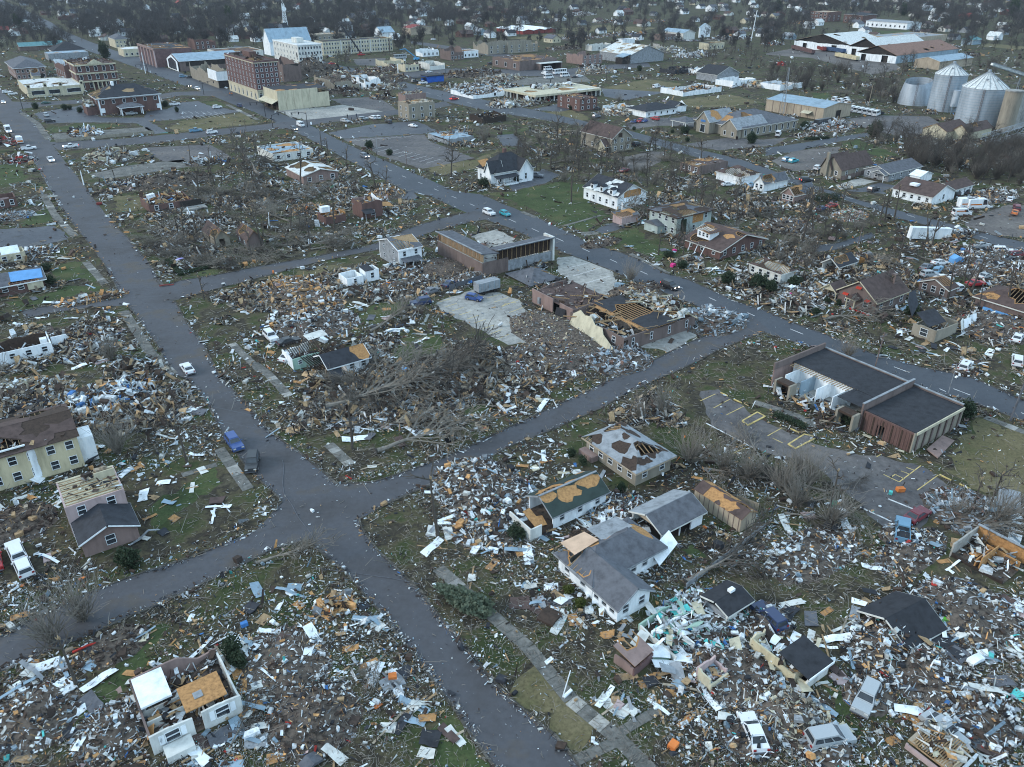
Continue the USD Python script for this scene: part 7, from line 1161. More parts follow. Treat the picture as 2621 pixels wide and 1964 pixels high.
FL = [((9,620,260),(9,1500,60),'long fallen trunk arching across the yard at the middle left of the crossing block'),((9,1060,640),(9,1900,420),'straight fallen trunk lying along the near side street verge'),((9,1120,400),(9,1560,380),'pale fallen limb with thin twigs above the straight trunk'),((9,1000,160),(9,2000,20),'second fallen trunk with a long crown behind the arching one'),((5,1500,1560),(5,2000,1450),'grey fallen crown below the striped lot, upper of three'),((5,1300,1620),(5,1900,1560),'grey fallen crown below the striped lot, middle of three'),((5,1000,1250),(5,1350,1100),'fallen branches left of the lower lawn patch'),((7,1450,640),(7,1050,560),'great fan of grey fallen branches left of the wrecked cars'),((7,1250,700),(7,950,660),'lower fan of grey fallen branches left of the wrecked cars'),((7,480,1140),(7,1000,1080),'fallen tree along the front bed of the red-awning house'),((7,150,640),(7,400,560),'fallen crown over the street right of the dormer bungalow'),((13,240,1330),(13,480,1480),'bare fallen bough by the lower crossing corner'),((13,760,920),(13,460,1000),'pale barkless log lying in the lower left yard'),((9,20,1600),(9,650,1480),'fallen trunk lying along the kerb below the crossing'),((13,1100,720),(13,900,1000),'fallen boughs by the road edge in the lower yard'),((12,1950,1480),(12,2160,1200),'dark bare trunk lying right of the white bungalow'),((11,1500,1250),(11,2100,1330),'fallen crown over the car park wreckage at the right'),((11,1700,1350),(11,2200,1200),'second fallen crown at the right edge by the plywood rooms'),((14,1500,120),(15,60,-120),'grey trunk lying right of the large shingled house'),((8,60,240),(8,-200,60),'pale roots and boughs at the left edge above the apartment house'),((4,40,1020),(4,-150,1160),'fallen pale crown by the left driveway'),((6,900,140),(6,1180,260),'fallen crown between the dormer house and the sage green house'),((6,1680,520),(6,1500,420),'torn crown leaning on the dormer bungalow'),((1,60,1530),(1,0,1400),'fallen tree at the membrane-roofed house'),((5,200,150),(5,520,60),'fallen crown behind the brick mansion ruin, left one'),((5,300,300),(5,30,250),'fallen crown before the brick mansion ruin, left one'),((5,250,450),(5,520,380),'fallen crown by the side street, upper block'),((5,420,520),(5,760,470),'fallen crown along the side street kerb')]
for i,(p, q, lab) in enumerate(FL): fallen(p, q, lab, seed=i if i in (1,3) else 0)
for nm, poly, n in (('branch-strewn block by the left street',[(4,1250,380),(4,2212,300),(5,700,380),(5,500,560),(4,2000,640),(4,1500,700)],52),('upper branch-strewn block',[(4,1300,0),(5,800,-60),(1,900,1600),(5,500,60),(5,100,260),(4,1700,280)],46),('branch heap below the striped lot',[(5,900,1560),(5,2100,1480),(9,1900,60),(9,800,220)],26),('brush between the two streets', BR[0][1],30),('wreckage between the bungalow and the far street',[(6,1650,260),(6,2212,150),(7,500,600),(7,0,640),(6,2000,560)],14),('scrub below the warehouse yard', BR[1][1],24),('thicket by the car park',[(10,1500,560),(11,450,780),(11,800,1100),(11,500,1300),(10,1700,900)],12)):
    for i, w in enumerate(scatter(poly, n, n + len(nm))):
        a = rnd.uniform(0,6.28); dup(rnd.choice(FTS), pose((*w,.1), a,0, rnd.uniform(-.4,.4),(lambda s: (s, s, s * .6))(rnd.uniform(.5,1.15))),'fallen bare crown in the ' + nm,'fallen crowns in the ' + nm)
for nm, poly, n in (('mid-right houses',[(6,1000,250),(7,0,0),(7,700,200),(7,500,600),(7,0,900),(6,1700,700)],26),('branch-strewn block by the left street',[(4,1250,380),(4,2212,300),(5,700,380),(5,500,560),(4,2000,640),(4,1500,700)],16),('upper branch-strewn block',[(4,1300,0),(1,60,1500),(1,900,1600),(5,500,60),(4,1700,280)],14),('brush between the two streets', BR[0][1],22),('wrecked cars and the red-awning house',[(7,900,500),(7,2000,500),(7,2100,1100),(7,1100,950)],8)):
    for w in scatter(poly, n, n * 3 + len(nm)):
        dup(rnd.choice(SNAPS[:12] + SNAPS[17:40]), pose((*w,0), rnd.uniform(0,6), rnd.uniform(-.15,.15), rnd.uniform(-.15,.15), rnd.uniform(.6,1.1)),'dark snapped trunk among the ' + nm,'dark snapped trunks among the ' + nm)
SHD = shrub('dark bare thicket shrub below the grain yard, nearest the fallen conveyor', pose((*at(3,1900,1300),0)),4,5.5,46, look=(M_TRUNK, M_TWIGM))
for i, w in enumerate(list(scatter(BR[2][1],60,41)) + list(scatter(BR[1][1],34,43))): nm = BR[2 if i < 60 else 1][0]; dup(SHD, pose((*w,0), rnd.uniform(0,6),0,0, rnd.uniform(.7,1.3)),'dark thicket shrub in the ' + nm,'dark thicket shrubs in the ' + nm)
# evergreens and hedges
BS = bush('round evergreen bush below the brick gable', pose((*at(8,1110,1600),0)),3,1.7,1.5,1.5,1500)
for k, x, y, s, lab in ((12,1960,700,1.05,'evergreen bush right of the bungalow, upper of two'),(12,2010,800,.8,'evergreen bush right of the bungalow, lower of two'),(4,390,720,1.15,'dark conical evergreen at the tarped house, upper one'),(4,420,850,1.2,'dark evergreen at the tarped house corner, lower one'),(4,20,930,1.0,'evergreen at the left of the tarped house'),(10,80,1350,1.0,'evergreen at the annex of the green-roofed house'),(10,545,660,.6,'low evergreen beside the hip-roofed house, upper one'),(10,640,740,.7,'low evergreen beside the hip-roofed house, lower one'),(10,975,970,.6,'small evergreen between hip roof and garage'),(11,720,390,1.2,'tall clipped evergreen beside the second brick portal'),(11,1700,330,1.4,'dark evergreen at the end of the shop row'),(7,430,1090,.75,'round bush at the kerb left of the red-awning house'),(7,620,1010,.6,'bush in the bed below the red awnings, left one'),(7,520,990,.6,'bush in the bed below the carport gable'),(7,240,850,1.2,'light green bush beside the white stucco ruin'),(6,2150,860,1.7,'big green bush in front of the white stucco ruin, right one'),(6,1880,830,1.4,'big green bush in front of the white stucco ruin, left one'),(6,1500,690,1.0,'dark bush by the pink scraps at the kerb'),(6,1380,600,1.0,'bush at the kerb below the sage green house'),(1,990,1275,1.6,'dark evergreen on the car park verge, left one'),(1,1165,1330,1.2,'cone of dark evergreen on the car park verge, right one'),(1,1970,1600,1.4,'bush at the veranda of the Victorian house'),(2,75,1560,1.2,'dark bush at the right wall of the Victorian house'),(2,1520,1150,1.7,'dark evergreen before the entry canopy'),(2,1410,1140,.8,'small bush left of the entry canopy'),(2,1080,1120,.9,'low hedge bush at the hall car park entrance'),(2,1540,1215,.9,'low bush before the cream hall'),(2,2090,1230,1.8,'dark conifer before the cream hall windows'),(3,330,1110,1.6,'dark conifer at the right end of the cream hall'),(3,930,1170,3.0,'large toppled dark conifer beyond the lane'),(2,1130,610,1.6,'dark bush in front of the grey gabled hall'),(0,310,935,1.4,'clipped bush at the left corner of the bank car park'),(0,560,945,1.2,'clipped bush in the bank car park, left of two'),(0,600,940,1.1,'clipped bush in the bank car park, right of two'),(0,690,965,1.2,'bush at the torn end of the bank'),(0,1520,960,1.1,'small bush on the bank drive'),(0,1420,915,1.3,'bush at the right corner of the bank'),(0,340,640,2.6,'dark evergreen by the arched door of the hip-roofed building'),(7,1250,1090,1.1,'dark bush between the red-awning house and the twisted roof'),(7,40,900,1.3,'dark bush at the kerb below the white stucco ruin'),(2,540,940,1.1,'bush in front of the square brick house')):
    dup(BS, pose((*at(k, x, y),0), rnd.uniform(0,6),0,0,(s * rnd.uniform(.6,1.0), s * rnd.uniform(.6,1.0), s * rnd.uniform(.65,.95))), lab)
for k, x, y, lab in ((14,510,190,'yellow-green ball shrub beside the shingled house, upper one'),(14,605,300,'yellow-green ball shrub beside the shingled house, lower one')): bush(lab, pose((*at(k, x, y),0)),5,.75,.75,.65,700, M_LEAFY, leaf=.11, name='ball_shrub')
a, b = at(13,1560,200), at(13,2040,420); c = (a + b) / 2; bush('felled pale green conifer lying beside the lower pavement', pose((*c,0), math.atan2(*(b - a)[::-1])),8,4.0,1.7,1.2,5200, M_LEAFP, leaf=.2, cat='tree', name='fallen_conifer')
for (p, q, hh, lab) in (((7,400,130),(7,640,110),2.6,'tall dark hedge beside the far street'),((11,70,310),(11,340,430),.8,'low clipped hedge along the shop front'),((4,1430,640),(4,1560,760),1.0,'green hedge running to the side street from the dark gables'),((4,1580,740),(4,1800,690),.7,'low green hedge along the verge of the side street'),((3,330,1205),(3,540,1190),1.2,'dark hedge below the cream hall by the lane')):
    a, b = at(*p), at(*q); L = np.linalg.norm(b - a); bush(lab, pose((*((a + b) / 2),0), math.atan2(*(b - a)[::-1])),9, L / 2,.8, hh, int(500 * L / 3), leaf=.15, cat='hedge', name='hedge', box_=True)
# ------------------------------------------------------------------ the town beyond: houses among bare trees
def small_house(kind, label, mtx, group):
    look, rl, ax, sx, sy, h, rise = kind; t = thing('far_house', label,'house', mtx=mtx, group=group)
    b = MB(); b.slab(Polygon([(-sx,0),(sx,0),(sx, h),(0, h + rise),(-sx, h)]),0,2 * sy,(0, sy,0),(1,0,0),(0,0,1)); b.box(sx * .2, sx + 3.2,-sy * .5, sy * .6,0, h * .9); b.build('wall', m(look), t)
    r = MB(); sl = math.hypot(sx, rise)
    for s in (-1,1): r.slab(sbox(-.4,-.4,2 * sy + .4, sl + .05),.02,.2,(s * sx,-s * sy, h) ,(0, s,0), np.array([-s * sx,0, rise]) / sl)
    r.slab(sbox(-.3,-.3, sy * 1.1 + .3,3.4),.0,.2,(sx + 3.5,-sy * .5, h * .9),(0,1,0),(-.93,0,.36)); r.build('roof', m(rl), t)
    for i in range(2): MB().box(-sx * .55 + i * sx * 1.0 - .5,-sx * .55 + i * sx + .5,-sy - .06,-sy - .01,1.0,2.5).build('window', M_GLASS, t); MB().box(-sx - .06,-sx - .01,-sy * .5 + i * sy - .5,-sy * .5 + i * sy + .5,1.0,2.5).build('window', M_GLASS, t)
    MB().box(-.4,.4,-sy * .3,-sy * .3 + .8, h + rise * .5, h + rise + .9).build('chimney', m('brick'), t); return t
HK = [('white','shingle',0,4.2,6,3.4,3.0),('white','membrane',0,4.0,5.5,3.6,3.2),('white','gray',0,4.8,6.5,5.6,3.2),('offwhite','brownroof',0,4.4,6.5,3.2,2.6),('cream','gray',0,4.6,6,3.4,2.8),('brick','brownroof',0,5,7.5,3.2,2.6),('ltgray','shingle',0,4.4,6,3.4,3.0),('bluemetal','ltgray',0,4.2,6,3.4,2.8),('brick','redroof',0,4.6,6.6,3.4,3.4)]
HN = ['white house with a dark roof','white house with a pale roof','tall white grey-roofed house','off-white house with a brown roof','cream house with a grey roof','low brick house','grey house with a dark roof','pale blue house','house with a dull red roof']
FIRST, HOUSES = {},[]
r = np.random.default_rng(77); tries = 0
far_road = ALLROAD.buffer(4)
GREENP = Polygon([S(*p) for p in [(2,1150,60),(2,1700,-20),(2,2212,-20),(2,1300,30)]]); FIELD = unary_union([l for l in LAWNS])
hp = []
while len(hp) < 285 and tries < 9000:
    tries += 1; sx, sy = r.uniform(-60,2680),2 + 108 * r.random() ** .9
    if sy > 75 and 1000 < sx < 2350 and r.random() < .6: continue
    if 1500 < sx < 1900 and sy > 45 and r.random() < .4: continue
    w = ground(sx, sy)
    if hp and np.min(np.linalg.norm(np.array(hp) - w, axis=1)) < 19: continue
    pt = shapely.Point(*w)
    if pt.distance(ALLROAD) < 8 or pt.distance(ALLFOOT) < 12 or ALLLAWN.contains(pt) or ALLLOT.contains(pt): continue
    hp.append(w); k = int(r.choice(9, p=[.17,.12,.11,.19,.10,.12,.12,.03,.04])); yaw = GRID + (math.pi / 2 if r.random() < .5 else 0) + r.normal(0,.06); mt = pose((*w,0), yaw + (math.pi if r.random() < .3 else 0),0,0, r.uniform(.7,1.05))
    reg = 'at the upper left' if sx < 800 else 'at the top middle' if sx < 1700 else 'at the upper right'
    lab, grp = f'{HN[k]} among bare trees {reg} of the town',f'far houses {reg}: {HN[k]}'
    if k in FIRST: dup(FIRST[k], mt, lab, grp)
    else: FIRST[k] = small_house(HK[k], lab, mt, grp)
HP = np.array(hp); far_foot = unary_union([shapely.Point(*w).buffer(7) for w in hp]); shapely.prepare(far_foot)
# bare trees of the far streets: the nearest 300 one by one, the rest as one wood
FAR = [bare_tree('bare grey tree among the far houses, upper left of the town', pose((*ground(520,100),0),.3),61,13,2.6, look=TD), bare_tree('wide bare tree among the far houses, near the top middle', pose((*ground(1240,70),0),.8),62,15,2.6, look=TD), bare_tree('slender bare tree among the far houses, upper right of the town', pose((*ground(2480,90),0),.1),63,12,2.6, look=TD)]
tr = []; tries = 0
while len(tr) < 5200 and tries < 60:
    tries += 1; sx, sy = r.uniform(-150,2770,900),-55 + 190 * r.random(900) ** 1.25
    keep = r.random(900) < np.where(sy < 60,1.0, np.clip(1.15 - (sy - 60) / 75,.06,1)) * np.where((sx > 1380) & (sx < 1950), np.where(sy < 20,.75,.28), np.where((sx > 1000) & (sx <= 1380) & (sy > 70),.25,1.0)) * np.where((sx > 2000) & (sy > 60),.55,1) * np.where((sx > 2080) & (sx < 2330) & (sy > 45) & (sy < 120),.1,1)
    w = ground(sx, sy)[keep & (sy > -70)]
    ok = ~(shapely.contains_xy(ALLROAD.buffer(2), w[:,0], w[:,1]) | shapely.contains_xy(far_foot, w[:,0], w[:,1]) | shapely.contains_xy(ALLFOOT.buffer(3), w[:,0], w[:,1]) | shapely.contains_xy(ALLLOT, w[:,0], w[:,1]) | shapely.contains_xy(FIELD, w[:,0], w[:,1])); tr.extend(w[ok])
tr = np.array(tr); tr = tr[np.argsort(np.linalg.norm(tr, axis=1))]
for i, w in enumerate(tr[:75]):
    sx = path_to_S(w)[0]; reg = 'at the upper left' if sx < 800 else 'at the top middle' if sx < 1700 else 'at the upper right'
    dup(FAR[i % 3], pose((*w,0), rnd.uniform(0,6),0,0, rnd.uniform(.55,1.05)),f'bare tree between the far houses {reg}, this side of the wood',f'nearer bare trees {reg}')
pi = UsdGeom.PointInstancer.Define(stage,'/World/far_wood'); tag(pi.GetPrim(),'wood of bare grey trees between and beyond the far houses','wood', kind='stuff')
for i in range(3):
    x = UsdGeom.Xform.Define(stage,f'/World/far_wood/tree_kind_{i:03d}'); r2 = random.Random(80 + i); cr = []; h = 13
    for j in range(4):
        for _ in range(3): a = r2.uniform(0,6.28); branch(r2,(0,0, h * (.25 + .13 * j)), np.array([math.cos(a) * .8, math.sin(a) * .8,.6]), h * r2.uniform(.2,.32),.12,2, cr, kids=2)
    v, f = segs_mesh([s[0] for s in cr],[s[1] for s in cr],[max(s[2] * .6,.075) for s in cr],[max(s[3] * .6,.055) for s in cr],3); b = MB().add(v, f); b.build('crown', M_TWIGD, x.GetPrim()); MB().tube([(0,0,0),(.1,0, h * .35),(0,.2, h * .75)],[.35,.28,.14],6).build('trunk', M_TRUNK, x.GetPrim())
w = tr[75:]; n = len(w); pi.CreatePrototypesRel().SetTargets([f'/World/far_wood/tree_kind_{i:03d}' for i in range(3)])
pi.CreateProtoIndicesAttr(Vt.IntArray.FromNumpy(r.integers(0,3, n).astype(np.int32))); pi.CreatePositionsAttr(Vt.Vec3fArray.FromNumpy(np.column_stack([w, np.zeros(n)]).astype(np.float32)))
ya = r.random(n) * 6.28; q4 = np.column_stack([np.cos(ya / 2),0 * ya,0 * ya, np.sin(ya / 2)]); pi.CreateOrientationsAttr([Gf.Quath(float(a), float(b), float(c), float(d)) for a, b, c, d in q4]); sc = r.uniform(.6,1.25, n); pi.CreateScalesAttr(Vt.Vec3fArray.FromNumpy(np.column_stack([sc, sc, sc * r.uniform(.8,1.15, n)]).astype(np.float32)))
# a few dark evergreens stand out among them
for sx, sy, s, lab in ((590,60,5,'dark evergreen rising above the far houses, upper left'),(50,75,4,'dark evergreen at the far left edge'),(2590,40,6,'dark spreading evergreen at the top right corner'),(270,150,3.4,'dark evergreen beside the wide street, upper left'),(2310,40,4,'dark evergreen behind the brick school wing'),(870,20,4,'dark evergreen at the top middle'),(1990,30,4,'dark evergreen above the brick school')):
    dup(BS, pose((*ground(sx, sy),0),0,0,0,(s * .7, s * .7, s * 1.3)), lab)
# ------------------------------------------------------------------ heaps
def heap(k, x, y, rx, ry, h, mix, n, label, rot=0.0, size=(.5,2.4)):
    c = g((k, x, y)); r = np.random.default_rng(int(x * 3 + y)); near = c[1] < 300; h = h * (1.5 if near else 1); n = int(n * (1.75 if near else 1.2)); size = (size[0] * .75, size[1] * .72) if near else (size[0] * 1.2, size[1] * 1.35); t = thing('rubble_heap', label,'rubble',(*c,0), GRID + rot)
    a, q = r.random(n) * 6.28, np.sqrt(r.random(n)); px, py = rx * q * np.cos(a), ry * q * np.sin(a); top = h * np.clip(1 - q ** 2,0,1) * (.35 + meshkit.noise(np.column_stack([px * .35, py * .35, np.full(n, x)])))
    debris(np.column_stack([px, py, top * r.uniform(.5,1.0, n)]), size[0] * .7 + (size[1] * .9 - size[0]) * r.random(n) ** 2.4, mix, r, flat=.45).build('debris', M_DEB, t, kind='stuff')
    gx, gy = np.meshgrid(np.linspace(-1,1,15), np.linspace(-1,1,15), indexing='ij'); R = np.hypot(gx, gy); z = h * .75 * np.clip(1 - R ** 2,-.02,1) * (.35 + meshkit.noise(np.stack([gx * rx * .35, gy * ry * .35, np.full_like(gx, x)],-1))); i = np.arange(14); I, J = np.meshgrid(i, i, indexing='ij'); f = np.stack([I * 15 + J,(I + 1) * 15 + J,(I + 1) * 15 + J + 1, I * 15 + J + 1],-1).reshape(-1,4)
    MB().add(np.stack([gx * rx, gy * ry, z],-1).reshape(-1,3), np.vstack([f[:,:3], f[:,[0,2,3]]])).build('mound', M_FLOOR, t)
for a in ((0,950,1350,9,12,2.8,'cream',520,'heap of cream boards and beams on the lot by the left crossing'),(0,740,1150,7,13,1.5,'white',330,'flattened white and yellow building by the bank lawn'),(0,200,1380,5,5,1.3,[('red',3),('white',3),('gray',2),('brown',2)],170,'heap of red and white wreckage at the left crossing'),(0,40,1230,6,8,1.6,[('red',4),('white',2),('gray',2),('brown',2)],190,'red metal wreckage at the left edge'),(0,1450,1560,16,9,2.6,'brown',620,'long heap of grey rafters and dark shingles in the upper block'),(0,1760,1400,7,5,1.6,'white',220,'white heap beside the leaning pole trunk'),(0,1150,1600,8,6,1.6,'mixed',260,'heap of lath frames at the left of the long rafter heap'),
        (1,900,710,36,17,8.5,[('brown',4),('brickpink',2),('lumber',2.4),('cream',2),('white',1.4),('darkwood',2)],1500,'long ridge of collapsed downtown brick and timber behind the beige store'),(1,500,640,24,13,11,'brown',800,'dark slope of collapsed floors right of the white hotel'),(1,1130,760,14,8,2.5,'cream',360,'pale litter heap by the second street, west side'),(1,760,790,10,8,2.5,'brown',300,'brown heap beside the beige store'),(1,1250,590,26,12,3.0,'brick',650,'pink rubble lot with wall pieces downtown'),(1,1850,640,24,14,2.6,'brown',620,'dark burnt rubble lot beyond the second street'),(1,2120,680,16,12,2.4,'cream',460,'pale rubble right of the dark burnt lot'),(1,1950,760,24,15,3.2,'white',700,'white roof wreckage over the crushed shop'),(1,2140,900,9,8,2.4,'white',300,'white heap at the second street, right side'),(2,100,900,18,7,2.0,'cream',460,'litter spilling from the cream market front'),(1,1700,1180,9,7,1.5,'metal',260,'bent metal sheets around the crumpled canopy'),(1,1100,840,7,6,1.6,'mixed',200,'heap on the concrete lot behind the grey stone block'),
        (2,760,620,17,10,1.8,'cream',460,'pale rubble field behind the cream market'),(2,620,330,26,14,3,'mixed',560,'collapsed roofs left of the white curved shop'),(2,1000,300,30,12,2.6,'mixed',520,'wreckage before the long white hall'),(2,1300,440,28,16,3.4,[('cream',3),('yellow',1.2),('white',4),('brown',1.5),('ltgray',1)],900,'yellow and white wreckage right of the grey gabled hall'),(2,1600,480,22,12,3,[('white',5),('yellow',.8),('brown',1.5),('ltgray',1)],520,'white sheets piled before the cream block house'),(2,480,420,18,10,3,'brown',360,'brown heap behind the brick store'),(2,720,580,11,6,2.6,'white',300,'white sheets slumped at the pinkish brick ruin'),(2,980,970,11,8,2.0,'cream',360,'pale rubble left of the wide dark roof'),(2,1500,620,15,8,3.2,[('shingle',4),('black',3),('brown',2),('white',.7)],380,'black charred timber heap'),(2,1640,770,8,6,2.0,'white',260,'white frames heaped by the corner-wall house'),(2,2130,740,12,8,2.4,'cream',330,'pale fragments right of the two-part ruin'),(2,620,130,26,14,4,[('white',5),('ltgray',1)],420,'bright white crushed hall at the far top'),(2,300,190,26,10,2.5,'white',330,'white wreckage left of the far yellow field'),(2,900,190,30,14,2.5,'mixed',420,'wreckage beyond the far yellow field'),(2,1240,190,20,10,3,'tan',260,'tan broken roofs right of the far yellow field'),(2,1900,330,30,14,2.4,'white',560,'white wreckage field left of the gondola yard'),(2,2100,260,20,10,2.4,'metal',320,'metal scraps left of the gondola yard'),
        (3,60,380,12,10,2.0,'white',320,'white heap at the edge of the gondola yard'),(3,1330,350,24,16,5.0,'metal',620,'mountain of crumpled metal sheets behind the warehouses'),(3,1560,410,16,8,2.0,'mixed',260,'wreckage right of the metal mountain'),(3,560,1090,16,9,1.8,[('white',4),('orange',.7),('ltgray',2),('brown',2),('turq',.2)],420,'colourful goods spilled before the tan warehouse'),(3,1700,480,22,8,1.6,'brown',260,'brown litter on the platform right of the rust roof'),(3,300,200,26,8,2.4,'tan',280,'wreckage before the brick school'),(3,120,560,5,5,1.0,[('red',4),('black',4),('white',1)],60,'red and black lorry wreck in the scrub'),
        (5,400,940,9,15,1.5,'tan',950,'field of orange plywood and cream boards left of the striped lot',0,(.35,2.2)),(5,520,1180,10,8,1.3,'white',620,'white sheets scattered above the rafter house',0,(.35,2)),(5,1250,850,10,6,1.2,'mixed',420,'mixed wreckage below the white shack',0,(.35,1.8)),(5,1330,690,7,6,1.0,'white',260,'white boards before the two-storey house',0,(.35,2)),(5,1620,690,7,8,1.2,'brick',520,'pale brick rubble along the brick store wall',0,(.2,.8)),(5,1800,800,9,4,1.0,'white',300,'white junk along the grey fence',0,(.3,1.4)),(6,420,1250,8,13,1.1,'yellow',900,'yellow insulation and blocks spilled by the brick shell',0,(.2,1.0)),(6,300,1500,9,9,.9,'mixed',620,'rubble below the leaning cream panel',0,(.25,1.3)),(6,1750,1150,8,7,1.4,'metal',420,'torn pale metal at the road junction',0,(.5,2.4)),(6,960,1480,7,6,.9,'metal',330,'crumpled light metal beside the brick office',0,(.4,2)),(6,1100,900,8,5,1.4,'brown',330,'brush heap behind the brick office',0,(.3,1.6)),(6,800,480,7,3,.9,'brown',230,'brush along the kerb below the drive',0,(.3,1.4)),(5,1150,60,6,6,1.8,'tan',300,'orange boards by the brick mansion ruin, right',0,(.4,2)),(5,450,200,7,5,1.6,'tan',300,'orange and white boards by the brick mansion ruin, left',0,(.4,2)),
        (7,720,250,7,5,1.6,[('pink',2),('cream',2),('osb',1.5),('turq',.8),('white',2),('mint',.6)],520,'many-coloured heap between the hedge and the dark trunks',0,(.3,1.4)),(7,1900,640,16,10,1.3,'white',900,'white scraps among the heap of wrecked cars',0,(.4,1.8)),(7,1950,80,12,6,1.2,'white',360,'white sheets right of the white gable',0,(.5,2)),(7,350,940,6,6,1.0,'white',360,'white sheets below the white stucco ruin',0,(.3,1.6)),(7,1980,1190,10,8,1.3,'mixed',520,'wreckage right of the twisted-roof house',0,(.3,1.6)),(7,180,330,9,7,1.0,'mixed',420,'wreckage left of the great leaning trunk',0,(.3,1.6)),(7,1650,420,7,3,1.4,'white',220,'torn white sheets round the trailer skin',0,(.5,2.4)),
        (8,900,180,9,6,1.2,[('white',5),('bluemetal',2),('osb',.8),('lumber',1),('blue',.4),('brown',2)],950,'heap of bluish white siding by the left street',0,(.4,2.6)),(8,150,120,7,5,1.3,'cream',420,'cream boards at the left edge above the apartment house',0,(.3,1.8)),(8,250,320,6,4,1.2,[('black',4),('shingle',3),('osb',1.5),('white',1)],240,'black shingle sheets behind the apartment house',0,(.5,2)),(8,150,1250,5,5,1.0,'brown',300,'dark wreckage left of the brick gable',0,(.3,1.6)),(9,1950,950,7,9,1.0,'white',950,'white and grey boards left of the green-roofed house',0,(.25,1.6)),(9,2050,1250,6,5,.8,'white',420,'pale planks left of the annex',0,(.3,2)),(10,950,1150,5,5,.9,'white',420,'white strips between the green roof and the garage',0,(.3,1.9)),(10,650,1380,3.4,2,.7,[('brown',4),('darkwood',3),('lumber',1)],150,'brown broken cabinets above the shingled house',0,(.4,1.6)),
        (14,1650,420,6,5,1.0,[('white',5),('turq',.7),('mint',1),('brown',2),('blue',.3),('ltgray',1)],720,'turquoise and white household wreckage by the low shed',0,(.25,1.5)),(14,1900,850,5,6,.9,'white',650,'white wreckage around the pastel room',0,(.2,1.3)),(15,1000,620,6,4,1.0,'white',620,'white wreckage under the fallen black roof',0,(.25,1.6)),(15,1320,850,5,5,.8,'white',520,'white wreckage above the shattered saloon',0,(.2,1.3)),(15,200,1250,4,5,.9,'cream',520,'cream wreckage left of the buried van',0,(.25,1.4)),(15,1800,1250,4,4,.7,'white',420,'white wreckage right of the tan lath',0,(.25,1.4)),(15,1700,350,6,6,.8,'white',520,'white wreckage by the lime green tank',0,(.2,1.3)),(11,1750,1150,6,6,1.2,'metal',520,'metal wreckage under bare limbs right of the car park',0,(.3,1.8)),(11,1250,1480,7,3,.8,'white',420,'litter below the stranded pickup',0,(.2,1.2)),(11,400,1500,8,4,.8,'white',480,'litter below the bare shrubs',0,(.2,1.3)),
        (12,950,1350,4,4,.8,'white',420,'wreckage left of the white bungalow',0,(.2,1.2)),(12,250,1250,5,5,.7,'white',520,'white scraps at the lower left edge',0,(.2,1.1)),(12,950,640,4,3,.6,'brown',260,'brown litter on the verge above the lawn',0,(.2,1.2)),(13,250,800,5,6,.7,'white',620,'white scraps in the lower yard',0,(.15,1.0)),(13,500,1250,5,5,.8,'mixed',620,'mixed wreckage at the bottom of the lower yard',0,(.15,1.1)),(13,700,300,2.5,2,.7,'tan',160,'split orange beams beside the lower road',0,(.4,2.2)),(4,800,1330,6,5,.9,'white',420,'white wreckage right of the long white cottage',0,(.3,2)),(4,300,560,6,4,.8,'white',330,'white sheets beside the cream cottage',0,(.4,2)),(4,120,250,6,5,.8,'metal',330,'grey wreckage below the red brick house',0,(.3,1.6)),(4,800,960,8,2.5,.5,'tan',200,'splintered poles along the left driveway',0,(.5,2.6)),(4,1750,330,8,5,1.2,'white',380,'white wreckage right of the brick cottage ruin',0,(.4,2.2))):
    heap(*a)
for k, x, y, w in ((15,870,1040,'silver estate car'),(15,480,1480,'buried silver van'),(15,1500,1360,'shattered silver saloon'),(14,2060,1400,'white car with the black window'),(15,20,440,'dark blue car'),(11,1170,1350,'stranded pickup'),(7,1710,1570,'white car below the twisted roof')): heap(k, x, y,3.2,2.6,.8,'mixed' if k == 7 else 'white',150,'scraps piled against the ' + w,0,(.2,1.5))

